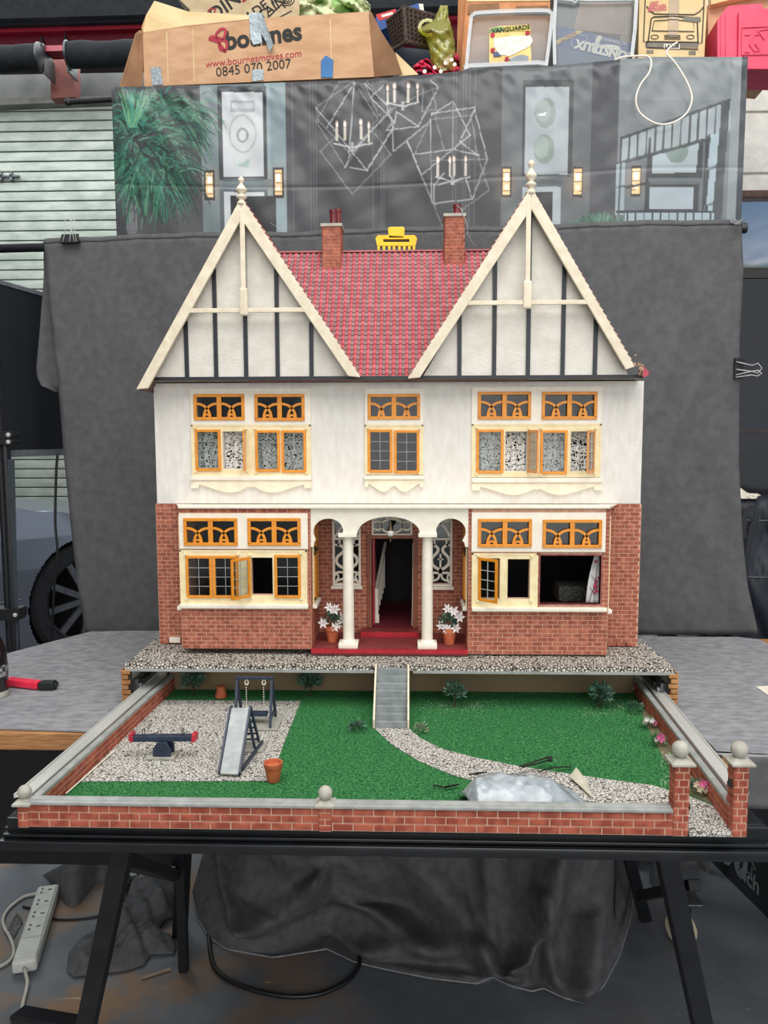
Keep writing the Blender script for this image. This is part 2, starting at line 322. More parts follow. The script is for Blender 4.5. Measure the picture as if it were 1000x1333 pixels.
structure('trim_6', MB().prism([PY(-60, 130, YW - .12), PY(160, 124, YW - .12), PY(160, 130, YW - .12), PY(-60, 139, YW - .12)], (0, .1, 0)), mat('grey_lintel', (120, 118, 112), (88, 84, 80), scale=8))
M_drum = mat('black_roller_drum', (30, 31, 34), (22, 23, 26), rough=.9, scale=12, spec=.1)
for (xa, ya, xb_, yb_, r, lab) in ((-80, 79, 52, 75, .085, 'black shutter roller running out of the left of the frame'), (92, 72, 240, 68, .085, 'black shutter roller ending behind the big cardboard box')):
    a, b = PY(xa, ya, YW - .42), PY(xb_, yb_, YW - .42); t = thing('shutter_roller', lab, 'roller', (a + b) / 2)
    n_ = 8; obj('drum', MB().tube([a + (b - a) * i / n_ + Vector((0, 0, .004 * math.sin(i * 2))) for i in range(n_ + 1)], [r + .003 * math.sin(i * 1.7) for i in range(n_ + 1)], 20), M_drum, t, smooth=True)
    e = b if xa < 0 else a; s_ = 1 if xa < 0 else -1
    obj('end_plate', MB().prism([e + Vector((.02 * s_, -.02, r * 1.6)), e + Vector((.02 * s_, .0, -r * 1.25)), e + Vector((.02 * s_, .16, -r * 1.25)), e + Vector((.02 * s_, .16, r * .3))], (.012 * s_, 0, 0)), M_blackleg, t)
    obj('bearing', MB().lathe([(r * 1.12, 0), (r * 1.12, .015), (r * .5, .03)], e, 18, axis=(s_, 0, 0)), M_blackleg, t, smooth=True)
# right-hand wall: white painted blockwork, near
YRW = 1.15
blk = structure('wall_right', MB().box(.85, 3.5, YRW + .004, YRW + .12, 0, 3.2), mat('white_block_mortar', (196, 192, 184), (180, 176, 168), rough=.9, scale=30))
M_blk = mat('white_painted_block', (222, 218, 210), (206, 202, 194), rough=.85, scale=20, bump=.6, bscale=70)
zz = [PY(965, y, YRW).z for y in (252, 227, 147, 66, -14)]
for j in range(4):
    z0, z1 = zz[j], zz[j + 1]; x = .9 + (-.20 if j % 2 else 0) - .1
    while x < 2.6:
        x0, x1 = max(x, .86) + .004, x + .44 - .004
        if x1 > x0 + .02: obj('wall_block', MB().cbox(x0, x1, YRW - .004, YRW + .006, z0 + .004, z1 - .004, .004), M_blk, blk)
        x += .44
structure('trim_7', MB().cbox(PY(955, 250, YRW - .05).x, 2.2, YRW - .05, YRW - .0045, PY(965, 258, YRW - .05).z, PY(965, 247, YRW - .05).z, .006), mat('brown_picture_rail', (92, 62, 48), (70, 46, 36)))
# ================================================================ helpers for walls
def rect(a, b, c, d, Y):   # left, top, right, bottom pixels -> x0, x1, z0, z1 on plane Y
    mx, my = (a + c) / 2, (b + d) / 2
    return PY(a, my, Y).x, PY(c, my, Y).x, PY(mx, d, Y).z, PY(mx, b, Y).z
def courses(u0, u1, v0, v1, bw, bh, joint, holes=(), off=0, keep=0.25):
    out = []; n = max(1, round((v1 - v0) / bh)); bh = (v1 - v0) / n
    for r in range(n):
        a, b = v0 + r * bh + joint / 2, v0 + (r + 1) * bh - joint / 2; u = u0 - (bw / 2 if (r + off) % 2 else 0)
        while u < u1 - 1e-6:
            p, q = max(u, u0) + joint / 2, min(u + bw, u1) - joint / 2; u += bw
            segs = [(p, q)]
            for h in holes:
                if b > h[2] and a < h[3]:
                    ns = []
                    for s_, e_ in segs:
                        if e_ <= h[0] or s_ >= h[1]: ns.append((s_, e_)); continue
                        if s_ < h[0]: ns.append((s_, h[0]))
                        if e_ > h[1]: ns.append((h[1], e_))
                    segs = ns
            out += [(s_, e_, a, b) for s_, e_ in segs if e_ - s_ > bw * keep * .4]
    return out
BR = {}
def brick_parts(cells, fr_o, U, V, N, thick, parent, m, name='brick'):
    """each brick an object; alike bricks share one mesh. N points outwards"""
    U, V, N = Vector(U), Vector(V), Vector(N); o0 = parent_origin(parent)
    for (a, b, c, d) in cells:
        w, h = b - a, d - c; key = (round(w, 4), round(h, 4), tuple(round(q, 3) for q in (*U, *N)), m.name, thick)
        if key not in BR:
            mb = MB(); e = min(w, h) * .10; z = Vector((0, 0, 0))
            bk = [z, U * w, U * w + V * h, V * h]; ft = [U * e + V * e, U * (w - e) + V * e, U * (w - e) + V * (h - e), U * e + V * (h - e)]
            me_mb = MB(); me_mb.v = bk + [p + N * thick for p in ft]; me_mb.f = [(4, 5, 6, 7), (0, 1, 5, 4), (1, 2, 6, 5), (2, 3, 7, 6), (3, 0, 4, 7)]
            me = bpy.data.meshes.new('brick'); me.from_pydata([tuple(v) for v in me_mb.v], [], me_mb.f); me.materials.append(m)
            bm = bmesh.new(); bm.from_mesh(me)
            if (bm.faces[:][0].normal.dot(N)) < 0: bmesh.ops.reverse_faces(bm, faces=bm.faces[:])
            bm.to_mesh(me); bm.free(); BR[key] = me
        o = bpy.data.objects.new(name, BR[key]); COL.objects.link(o); o.parent = parent
        o.location = Vector(fr_o) + U * a + V * c + N * random.uniform(-.1, .15) * thick - o0
def brick_stuff(mb, cells, fr_o, U, V, N, thick):
    U, V, N, O = Vector(U), Vector(V), Vector(N), Vector(fr_o)
    for (a, b, c, d) in cells:
        e = min(b - a, d - c) * .1; i = len(mb.v); t = thick * random.uniform(.85, 1.15)
        mb.v += [O + U * a + V * c, O + U * b + V * c, O + U * b + V * d, O + U * a + V * d]
        mb.v += [O + U * (a + e) + V * (c + e) + N * t, O + U * (b - e) + V * (c + e) + N * t, O + U * (b - e) + V * (d - e) + N * t, O + U * (a + e) + V * (d - e) + N * t]
        for f in ((4, 5, 6, 7), (0, 1, 5, 4), (1, 2, 6, 5), (2, 3, 7, 6), (3, 0, 4, 7)): mb.f.append(tuple(i + k for k in f))

# ================================================================ THE DOLLS' HOUSE
YB = -0.07            # front of the ground-floor bays
YR = 0.055            # porch recess wall
YD = 0.37             # back of the house
XL, XR = PY(203, 600, 0).x, PY(835.5, 600, 0).x
ZU0, ZU1 = PY(520, 655.5, 0).z, PY(520, 497.5, 0).z        # upper wall
ZLEDGE = PZ(520, 865, 0).z if False else PY(190, 838.5, 0).z
ZB = ZLEDGE + .001
house = thing('dolls_house', "large twin-gabled dolls' house with red tiled roof standing on the gravel-topped plinth", "dolls' house", (0, 0.15, ZB))

# window definitions in pixels
UP = [dict(p=(249, 506, 405, 553), tr=[(253, 513, 319, 547), (332, 513, 397, 548)], low=(250, 553, 405, 619), sill=(250, 619, 406, 626), ap=(250, 626, 406, 641),
           cs=[('closed', (255, 559, 288, 613)), ('edge', (289, 560, 321, 612)), ('closed', (333, 560, 365, 614)), ('closed', (367, 560, 399, 615))], lace=True),
      dict(p=(475, 506, 551, 553), tr=[(479, 513, 547, 546)], low=(475, 553, 551, 618), sill=(474, 619, 552, 625), ap=(475, 625, 551, 640),
           cs=[('closed', (479, 559, 511, 615)), ('closed', (513, 560, 546, 616))], lace=False),
      dict(p=(614, 504, 783, 552), tr=[(622, 510, 691, 546), (705, 510, 777, 546)], low=(614, 552, 782, 621), sill=(614, 622, 783, 629), ap=(614, 629, 783, 644),
           cs=[('closed', (620, 559, 655, 616)), ('openout', (656, 560, 688, 615)), ('closed', (703, 560, 738, 617)), ('openout', (741, 560, 774, 615))], lace=True)]
LOW = [dict(p=(234, 668, 401, 714), tr=[(240, 674, 310, 710), (323, 674, 392, 710)], low=(235, 716, 400, 786), sill=(235, 786, 402, 792), ap=None,
            cs=[('closed', (243, 723, 277, 778)), ('closed', (278, 723, 311, 778)), ('open', (326, 724, 357, 776)), ('closed', (358, 722, 392, 778))], lace=False),
       dict(p=(614, 667, 788, 718), tr=[(622, 675, 692, 712), (706, 676, 783, 713)], low=(614, 720, 700, 790), sill=(614, 790, 789, 796), ap=None,
            cs=[('open', (622, 725, 652, 781)), ('open', (659, 726, 691, 781))], lace=False)]
def inset(r, e): return (r[0] + e, r[1] + e, r[2] - e, r[3] - e)

# -- upper wall with holes
holesU = [rect(*inset(t, 3), 0) for g in UP for t in g['tr']] + [rect(*inset(c[1], 2), 0) for g in UP for c in g['cs']]
mb = wall_mb(MB(), XL, XR, ZU0, ZU1, 0, .012, holesU)
mb.box(XL, XL + .012, .012, YD, ZU0, ZU1); mb.box(XR - .012, XR, .012, YD, ZU0, ZU1); mb.box(XL, XR, YD, YD + .01, ZU0, ZU1)
obj('upper_wall', mb, M_white, house)
# floors / interior
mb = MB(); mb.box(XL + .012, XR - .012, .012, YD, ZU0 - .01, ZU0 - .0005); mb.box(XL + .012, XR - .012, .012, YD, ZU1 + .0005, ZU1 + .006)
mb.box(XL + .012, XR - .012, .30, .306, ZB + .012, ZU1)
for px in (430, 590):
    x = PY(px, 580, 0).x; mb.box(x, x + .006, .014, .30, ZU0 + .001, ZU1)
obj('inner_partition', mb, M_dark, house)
# -- ground floor wall: side strips beyond the bays + behind
xl0, xr1 = PY(205.5, 750, 0).x, PY(832.5, 750, 0).x
bx = [(PY(235, 750, YB).x, PY(404.5, 750, YB).x), (PY(610, 750, YB).x, PY(792.5, 750, YB).x)]
ZBT = PY(320, 662, YB).z                  # top of bay brickwork, under the canopy slab
mb = MB()
mb.box(xl0, bx[0][0] + .004, 0, .012, ZB, ZU0 - .0005); mb.box(bx[1][1] - .004, xr1, 0, .012, ZB, ZU0 - .0005)
mb.box(xl0, xl0 + .012, .012, YD, ZB, ZU0 - .0005); mb.box(xr1 - .012, xr1, .012, YD, ZB, ZU0 - .0005); mb.box(xl0, xr1, YD, YD + .01, ZB, ZU0 - .0005)
mb.box(xl0 + .012, xr1 - .012, .0, YD, ZB, ZB + .008)
obj('lower_wall', mb, M_mortar, house)
BW, BH, BJ, BT = .0187, .0082, .0013, .0008
stuff = MB(); U, V, F = (1, 0, 0), (0, 0, 1), (0, -1, 0)
brick_stuff(stuff, courses(xl0, bx[0][0], ZB, ZU0, BW, BH, BJ), (0, 0, 0), U, V, F, BT)
brick_stuff(stuff, courses(bx[1][1], xr1, ZB, ZU0, BW, BH, BJ), (0, 0, 0), U, V, F, BT)
brick_stuff(stuff, courses(.0, YD, ZB, ZU0, BW, BH, BJ), (xl0, 0, 0), (0, 1, 0), V, (-1, 0, 0), BT)
brick_stuff(stuff, courses(.0, YD, ZB, ZU0, BW, BH, BJ), (xr1, 0, 0), (0, 1, 0), V, (1, 0, 0), BT)
mb = MB(); r = rect(221, 829, 235, 836, 0); mb.box(r[0], r[1], -.003, .0, r[2], r[3]); obj('air_vent', mb, M_trim, house)

# -- bays
ZBB = [PY(320, 844.5, YB).z, PY(700, 852, YB).z]
ZBB = [max(ZBB[0], ZLEDGE + .001), max(ZBB[1], ZLEDGE + .001)]
for k, g in enumerate(LOW):
    x0, x1 = bx[k]; zb = ZBB[k]
    holes = [rect(*inset(t, 3), YB) for t in g['tr']] + [rect(*inset(c[1], 2), YB) for c in g['cs']]
    if k == 1: gap = rect(703, 723, 782, 786, YB); holes.append(gap)
    mb = wall_mb(MB(), x0, x1, zb, ZBT, YB, YB + .010, holes)
    # returns with a small side window opening
    zs0, zs1 = PY(410, 788, YB + .04).z, PY(410, 672, YB + .04).z
    for xx, sgn in ((x0, 1), (x1, -1)):
        a, b = (xx, xx + .010) if sgn > 0 else (xx - .010, xx)
        inner = (k == 0 and sgn < 0) or (k == 1 and sgn > 0); ye = YR if inner else .0
        mb.box(a, b, YB + .010, ye, zb, ZBT)
        nrm = (-1, 0, 0) if sgn > 0 else (1, 0, 0)
        brick_stuff(stuff, courses(YB, ye, zb, ZBT, BW, BH, BJ), (xx, 0, 0), (0, 1, 0), V, nrm, BT)
    obj('bay_wall', mb, M_mortar, house)
    zs = rect(*g['sill'], YB)[2]
    brick_parts(courses(x0, x1, zb, zs, BW, BH, BJ, off=k), (0, YB, 0), U, V, F, BT, house, M_brick)
    pan = rect(g['p'][0], g['p'][1], g['p'][2], g['low'][3], YB)
    hl = [(pan[0], pan[1], pan[2], pan[3])] if k == 0 else [(pan[0], pan[1], rect(*g['p'], YB)[2], pan[3]), rect(*g['low'], YB), rect(703, 719, 784, 787, YB)]
    brick_stuff(stuff, courses(x0, x1, zs, ZBT, BW, BH, BJ, holes=hl, keep=.1), (0, YB, 0), U, V, F, BT)
    # side windows facing the porch and outer sides
    for xx, sgn in ((x0, -1), (x1, 1)):
        inner = (k == 0 and sgn > 0) or (k == 1 and sgn < 0)
        w = .0015 * sgn; y0, y1 = (YB + .03, YB + .085) if inner else (YB + .012, YB + .055)
        mb = MB(); mb.box(xx, xx + 2.2 * w, y0 - .006, y1 + .006, zs, zs1 + .004); fr = obj('side_window', mb, M_cream, house)
        mb = MB()
        zm = zs + .62 * (zs1 - zs)
        for za, zc in ((zs + .010, zm - .004), (zm + .004, zs1 - .002)):
            for (p, q, s_, t_) in ((y0, y1, za, za + .005), (y0, y1, zc - .005, zc), (y0, y0 + .006, za, zc), (y1 - .006, y1, za, zc), ((y0 + y1) / 2 - .003, (y0 + y1) / 2 + .003, za, zc)):
                mb.box(xx + 2 * w, xx + 3.6 * w, p, q, s_, t_)
        obj('casement', mb, M_orange, fr)
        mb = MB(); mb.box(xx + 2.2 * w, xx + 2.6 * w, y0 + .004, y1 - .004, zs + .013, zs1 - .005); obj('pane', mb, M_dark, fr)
        mb = MB(); mb.box(xx, xx + 6 * w, y0 - .010, y1 + .010, zs - .0045, zs + .003); obj('sill', mb, M_trim, fr, bevel=.001)
obj('brickwork', stuff, M_brick, house, kind='stuff')

# -- windows
M_apron = mat('apron_cream', (240, 228, 202), (228, 214, 186), rough=.5, scale=60)
def transom(r, Y, parent, m=M_orange):
    x0, x1, z0, z1 = rect(*r, Y); f = .0060; yf = Y - .0066; mb = MB(); y1_ = Y - .001
    mb.cbox(x0, x1, yf, y1_, z1 - f, z1, .0008); mb.cbox(x0, x1, yf, y1_, z0, z0 + f, .0008); mb.cbox(x0, x0 + f, yf, y1_, z0 + f * .6, z1 - f * .6, .0008); mb.cbox(x1 - f, x1, yf, y1_, z0 + f * .6, z1 - f * .6, .0008)
    xm = (x0 + x1) / 2; mb.cbox(xm - f * .75, xm + f * .75, yf + .0004, y1_, z0 + f * .6, z1 - f * .6, .0008)
    for a, b in ((x0 + f, xm - f * .75), (xm + f * .75, x1 - f)):
        w, h = b - a, z1 - z0 - 2 * f; rr = .67 * h; zb = z0 + f; sq = min(1.0, w * .72 / rr)
        for cx, s in ((a, 1), (b, -1)):
            mb.ribbon([(cx + s * rr * sq * math.cos(t), y1_ - .0035, zb + rr * math.sin(t)) for t in [R(92 - 92 * i / 9) for i in range(10)]], .0047, (0, -1, 0), -.003)
        mb.ribbon([((a + b) / 2 + .0055 * math.cos(t), y1_ - .0037, zb + .0052 * math.sin(t)) for t in [R(180 * i / 8) for i in range(9)]], .0038, (0, -1, 0), -.003)
    o = obj('transom_light', mb, m, parent)
def sash_mb(x0, x1, z0, z1, y0, y1, f=.0052):
    mb = MB(); c = .0007
    mb.cbox(x0, x1, y0, y1, z1 - f, z1, c); mb.cbox(x0, x1, y0, y1, z0, z0 + f, c); mb.cbox(x0, x0 + f, y0, y1, z0 + f * .7, z1 - f * .7, c); mb.cbox(x1 - f, x1, y0, y1, z0 + f * .7, z1 - f * .7, c); return mb
def bars_mb(x0, x1, z0, z1, y, f=.0052, rows=4, t=.0009):
    mb = MB(); xm = (x0 + x1) / 2; mb.box(xm - t / 2, xm + t / 2, y, y + .0012, z0 + f, z1 - f)
    for i in range(1, rows):
        z = z0 + f + (z1 - z0 - 2 * f) * i / rows; mb.box(x0 + f, x1 - f, y, y + .0012, z - t / 2, z + t / 2)
    return mb
def swing(mb, hx, hy, ang):   # rotate about vertical axis through hinge
    M = Matrix.Translation((hx, hy, 0)) @ Matrix.Rotation(R(ang), 4, 'Z') @ Matrix.Translation((-hx, -hy, 0)); mb.v = [M @ v for v in mb.v]; return mb
def casement(kind, r, Y, parent, ang=None, hinge='L', pale=False, hollow=False):
    x0, x1, z0, z1 = rect(*r, Y); m = M_paleorange if pale else M_orange; ya, yb = Y - .0058, Y - .0025
    fm = sash_mb(x0, x1, z0, z1, ya, yb); bm_ = bars_mb(x0, x1, z0, z1, (ya + yb) / 2 - .0015); pm = MB().box(x0 + .004, x1 - .004, (ya + yb) / 2, (ya + yb) / 2 + .0006, z0 + .004, z1 - .004)
    if ang is not None:
        hx = x0 if hinge == 'L' else x1
        for q in (fm, bm_, pm): swing(q, hx, ya, ang)
    obj('casement', fm, m, parent); obj('glazing_bar', bm_, M_bar if ang is not None else M_darkbar, parent); obj('pane', pm, M_hazy if pale else M_glass, parent)
def window(g, Y, name='window', lower_only_left=False):
    P = rect(*g['p'], Y); Lw = rect(*g['low'], Y)
    root = obj(name, wall_mb(MB(), *P, Y - .0038, Y - .0001, [rect(*inset(t, 3), Y) for t in g['tr']]), M_trim, house)
    holes = [rect(*inset(c[1], 1.5), Y) for c in g['cs']]
    fr = wall_mb(MB(), *Lw, Y - .0026, Y - .0001, holes)
    if g['cs'][0][0] and not lower_only_left:
        xm = (Lw[0] + Lw[1]) / 2
    fr.box(Lw[0], Lw[1], Y - .0034, Y - .0022, Lw[3] - .003, Lw[3]); fr.box(Lw[0], Lw[0] + .003, Y - .0034, Y - .0022, Lw[2], Lw[3]); fr.box(Lw[1] - .003, Lw[1], Y - .0034, Y - .0022, Lw[2], Lw[3])
    for c in g['cs']:
        x0, x1, z0, z1 = rect(*c[1], Y)
        for hx in ((x0 if g['cs'].index(c) % 2 == 0 else x1),):
            for hz in (z1 + .001, z0 - .0035): fr.cbox(hx - .002, hx + .0028, Y - .0072, Y - .002, hz, hz + .0045, .0008)
        if c[0] != 'closed':
            a, b, cc, d = x0 + .002, x1 - .002, z0 + .002, z1 - .002
            fr.box(a - .002, a, Y - .004, Y, cc, d); fr.box(b, b + .002, Y - .004, Y, cc, d)
    obj('casement_surround', fr, M_cream, root)
    s = rect(*g['sill'], Y); sm = MB(); sm.cbox(s[0], s[1], Y - .010, Y, s[2] + .002, s[3], .0012); sm.cbox(s[0] + .002, s[1] - .002, Y - .006, Y, s[2], s[2] + .004, .0006); obj('sill', sm, M_trim, root)
    if g['ap']:
        a = rect(*g['ap'], Y); W = a[1] - a[0]; H = a[3] - a[2]; pts = [(0, 1), (0, .45), (.05, .45), (.065, .62)]; n = 2 
        def half(t): return (.065 + .435 * t, .62 - .66 * (math.sin(math.pi * (t ** 1.25) * .93 - .0) ** 1.5 if 0 < t < 1 else 0) + .0)
        wave = [(.065 + (.5 - .065) * i / 16, .70 - .70 * max(0, math.sin(math.pi * ((i / 16) ** 1.35)))) for i in range(17)]
        wave[-1] = (.5, .45); wave = [(u, v) for u, v in wave]
        left = [(0, 1), (0, .40), (.06, .40)] + wave; right = [(1 - u, v) for u, v in reversed(left[:-1])]
        poly = [(a[0] + u * W, Y - .0065, a[2] + v * H) for u, v in left + right]
        obj('apron', MB().prism(poly, (0, .0065, 0)), M_apron, root)
    for t in g['tr']:
        transom(t, Y, root); q = rect(*inset(t, 2.5), Y); obj('pane', MB().box(q[0], q[1], Y + .001, Y + .0015, q[2], q[3]), M_glass, root)
    for i, c in enumerate(g['cs']):
        if c[0] == 'closed': casement('closed', c[1], Y, root)
    return root
def curtain(x0, x1, z0, z1, y, n, amp, m, parent, name='lace_curtain'):
    mb = MB().grid(lambda u, v: (x0 + u * (x1 - x0), y + amp * math.sin(u * n * 2 * math.pi + .6 * math.sin(v * 3)), z0 + v * (z1 - z0)), n * 8, 6); return obj(name, mb, m, parent, smooth='all')
for g in UP:
    w = window(g, 0.0)
    for i, c in enumerate(g['cs']):
        if c[0] == 'edge': casement('open', c[1], 0.0, w, ang=99, hinge='R', pale=False)
        if c[0] == 'openout': casement('open', c[1], 0.0, w, ang=104 if i == 1 else 62, hinge='R', pale=True)
    if g['lace']:
        q = rect(g['cs'][0][1][0], 548, g['cs'][1][1][2] + 1, 619, 0); curtain(q[0], q[1], q[2], q[3], .022, 5, .004, M_lace, w)
        q = rect(g['cs'][2][1][0] - 1, 548, g['cs'][3][1][2], 619, 0); curtain(q[0], q[1], q[2], q[3], .022, 5, .004, M_lace, w)
for k, g in enumerate(LOW):
    w = window(g, YB)
    if k == 0: casement('open', g['cs'][2][1], YB, w, ang=-128, hinge='L', pale=False)
    else: casement('open', g['cs'][0][1], YB, w, ang=-42, hinge='L')
# missing light in the right bay: brick reveal, curtain, cushion glimpsed inside
gap = rect(703, 723, 782, 786, YB); mb = MB(); e = .0022
for (a, b, c, d) in ((gap[0] - e, gap[1] + e, gap[3], gap[3] + e), (gap[0] - e, gap[1] + e, gap[2] - e, gap[2]), (gap[0] - e, gap[0], gap[2], gap[3]), (gap[1], gap[1] + e, gap[2], gap[3])): mb.box(a, b, YB - .002, YB + .012, c, d)
obj('window_reveal', mb, mat('bare_reveal_wood', (158, 88, 84), (120, 60, 60), rough=.8, scale=120), house)
M_curt = mat('white_curtain_cotton', (222, 220, 218), (205, 200, 200), rough=.9, scale=60)
q = rect(764, 720, 784, 789, YB + .02)
mb = MB().grid(lambda u, v: (q[0] + (q[1] - q[0]) * (u + (1 - u) * .55 * v * v), YB + .022 + .003 * math.sin(u * 12), q[2] + v * (q[3] - q[2])), 16, 8)
cu = obj('printed_curtain', mb, M_curt, house, smooth='all', solid=.0006)
mb = MB(); yy = YB + .0175
def cp(px, py): p = PY(px, py, yy); return (p.x, yy, p.z)
for a, b in (((766, 785), (776, 752)), ((776, 760), (769, 748)), ((772, 768), (780, 760)), ((774, 775), (768, 765)), ((775, 758), (783, 750))): mb.tube([cp(*a), cp((a[0] + b[0]) / 2 + 1, (a[1] + b[1]) / 2), cp(*b)], .0005, 5)
obj('printed_stem', mb, M_timber, cu)
mb = MB()
for x, y, r_ in ((776, 757, 2.6), (775, 763, 3.2), (777, 769, 2.6), (774, 771, 2), (776, 731, 2.2), (779, 752, 1.6)): mb.ball(cp(x, y), r_ * .00135, 8, (1, .2, 1.1))
obj('printed_flower', mb, mat('dusky_rose', (200, 80, 110), (170, 50, 84)), cu, kind='stuff')
pc = PY(745, 775, YB + .10); mb = MB(); mb.cbox(pc.x - .03, pc.x + .035, YB + .09, YB + .15, pc.z - .012, pc.z + .022, .008)
obj('chair_cushion', mb, mat_cobble('checked_cushion', 260, (120, 118, 104), (96, 94, 84), (40, 40, 38), width=.2), house, smooth=True)

# -- canopy slab over bays and porch
c0 = PY(232, 660, YB - .004); c1 = PY(794, 660, YB - .004); zt = PY(500, 658.5, YB - .004).z; zu = PY(500, 662, YB - .004).z
poly = [(c0.x, YB - .006, zt), (c1.x, YB - .006, zt), (PY(806, 655, 0).x, 0, PY(500, 656, 0).z - .0005), (PY(228, 655, 0).x, 0, PY(500, 656, 0).z - .0005)]
obj('canopy_roof', MB().hexa([Vector((c0.x, YB - .006, zu)), Vector((c1.x, YB - .006, zu)), Vector((c1.x, -.0005, zu)), Vector((c0.x, -.0005, zu)), Vector(poly[0]), Vector(poly[1]), Vector((poly[2][0] - .002, -.0005, poly[2][2])), Vector((poly[3][0] + .002, -.0005, poly[3][2]))]), M_trim, house, bevel=.0008)
# -- porch screen
def arc(cx, cy, rx, ry, a0, a1, n): return [(cx + rx * math.cos(R(a0 + (a1 - a0) * i / n)), cy - ry * math.sin(R(a0 + (a1 - a0) * i / n))) for i in range(n + 1)]
pts = [(404.5, 661), (610, 661), (610, 712), (606, 712), (604.5, 706), (602, 704)] + arc(587, 692, 19.5, 17, -28, 174, 18) + [(569, 694), (547, 694)] + arc(506, 694, 40.5, 21.5, 0, 180, 22) + [(465, 694), (446, 694)] + arc(427.5, 692, 19.5, 17, 6, 206, 18) + [(411, 703), (409, 706), (408, 712), (404.5, 712)]
ys = YB + .002
P = [Vector((PY(a, b, ys).x, ys, PY(a, b, ys).z)) for a, b in pts]
obj('arched_porch_screen', MB().prism(P, (0, .006, 0)), M_trim, house)
# -- porch floor, step, columns
px0, px1 = bx[0][1] + .0005, bx[1][0] - .0005
zf = PY(507, 846, YB - .006).z; zf = max(zf, ZB + .006)
mb = MB(); mb.box(px0, px1, YB - .005, YR - .0005, ZB, zf); obj('porch_floor', mb, M_floorred, house)
mb = MB(); mb.box(px0, px1, YB - .009, YB - .005, zf - .0065, zf + .0012); obj('porch_floor_edge', mb, M_redpaint, house)
s = rect(470, 827, 545, 835, .015); zst = zf + .0105
mb = MB(); mb.box(s[0], s[1], .017, YR - .0005, zf, zst); st = obj('door_step', mb, M_floorred, house)
mb = MB(); mb.box(s[0], s[1], .013, .017, zf + .0004, zst + .0008); obj('step_edge', mb, M_redpaint, st)
yc = YB + .016
for cx, top in ((453.6, 694), (556.4, 694)):
    p = PY(cx, 760, yc); x = p.x; zc = PY(cx, 694, yc - .012).z
    col = obj('porch_column', MB().lathe([(.0108, zf + .014), (.0106, zf + .09), (.0100, zc - .008)], (x, yc, 0), 28), M_trim, house, smooth=True)
    obj('capital', MB().cbox(x - .0175, x + .0175, yc - .0175, yc + .0175, zc - .0075, zc, .001), M_trim, col)
    b = MB(); b.cbox(x - .0185, x + .0185, yc - .0185, yc + .0185, zf + .0005, zf + .010, .0012); b.lathe([(.0145, zf + .009), (.0145, zf + .012), (.0110, zf + .015)], (x, yc, 0), 28); obj('base', b, M_trim, col, smooth=True)
# -- recess wall with door opening and fretwork windows
D = rect(483, 701, 539, 819, YR); zr1 = zu
TR = rect(484, 672, 537, 697, YR); SW = [rect(433, 675, 470, 762, YR), rect(558, 675, 589, 763, YR)]
holes = [(D[0], D[1], zf, D[3]), inset((TR[0], TR[2], TR[1], TR[3]), 0) and (TR[0] + .004, TR[1] - .004, TR[2] + .004, TR[3] - .004)] + [(q[0] + .005, q[1] - .005, q[2] + .006, q[3] - .004) for q in SW]
obj('porch_inner_wall', wall_mb(MB(), px0, px1, zf, zr1, YR, YR + .010, holes), M_mortar, house)
mb = MB(); brick_stuff(mb, courses(px0, px1, zf, zr1, BW, BH, BJ, holes=[(D[0] - .008, D[1] + .008, zf, D[3] + .008), TR] + SW, keep=.15), (0, YR, 0), U, V, F, BT); obj('porch_brickwork', mb, M_brick, house, kind='stuff')
mb = MB(); zd0 = zst + .001; fw = .0075
mb.cbox(D[0] - fw, D[0], YR - .005, YR + .012, zd0, D[3] + fw, .001); mb.cbox(D[1], D[1] + fw, YR - .005, YR + .012, zd0, D[3] + fw, .001); mb.cbox(D[0] - fw, D[1] + fw, YR - .0055, YR + .012, D[3], D[3] + fw, .001)
mb.box(D[0] - fw * .4, D[0] + .002, YR - .007, YR, zd0, D[3]); mb.box(D[1] - .002, D[1] + fw * .4, YR - .007, YR, zd0, D[3])
door = obj('door_frame', mb, M_frame, house)
mb = MB(); mb.box(D[0] + .003, D[0] + .007, YR + .014, YR + .10, zd0, D[3] - .002); obj('open_front_door', mb, M_redpaint, door)
mb = MB(); mb.tube([(D[1] - .004, YR + .002, zd0 + .002), (D[1] - .003, YR + .001, zd0 + .05), (D[1] - .002, YR + .002, D[3] - .01)], .0009, 6); obj('draught_strip', mb, M_trim, door)
mb = MB(); mb.box(D[0] - .06, D[1] + .06, YR + .010, .30, zf + .003, zst + .0005); obj('hall_carpet', mb, M_carpet, house)
sx = PY(487, 780, YR + .04).x
mb = MB(); mb.cbox(sx - .001, sx + .009, YR + .035, YR + .045, zst + .001, zst + .05, .001); mb.cbox(sx - .003, sx + .011, YR + .033, YR + .047, zst + .001, zst + .018, .001)
mb.box(sx + .001, sx + .008, YR + .035, YR + .042, zst + .05, zst + .075); mb.bar((sx + .004, YR + .04, zst + .068), (sx + .02, YR + .19, zst + .15), .006, .006)
for i in range(6): mb.tube([(sx + .005 + .0025 * i, YR + .055 + .022 * i, zst + .01 + .008 * i), (sx + .005 + .0025 * i, YR + .055 + .022 * i, zst + .076 + .012 * i)], .002, 6)
obj('stair_balustrade', mb, M_trim, house)
def fret_frame(q, y, f, parentname):
    mb = MB(); mb.cbox(q[0], q[1], y - .004, y, q[3] - f, q[3], .0008); mb.cbox(q[0], q[1], y - .004, y, q[2], q[2] + f, .0008); mb.cbox(q[0], q[0] + f, y - .004, y, q[2] + f * .5, q[3] - f * .5, .0008); mb.cbox(q[1] - f, q[1], y - .004, y, q[2] + f * .5, q[3] - f * .5, .0008)
    return mb
def curve_pts(q, pl, y): return [(q[0] + u * (q[1] - q[0]), y, q[2] + v * (q[3] - q[2])) for u, v in pl]
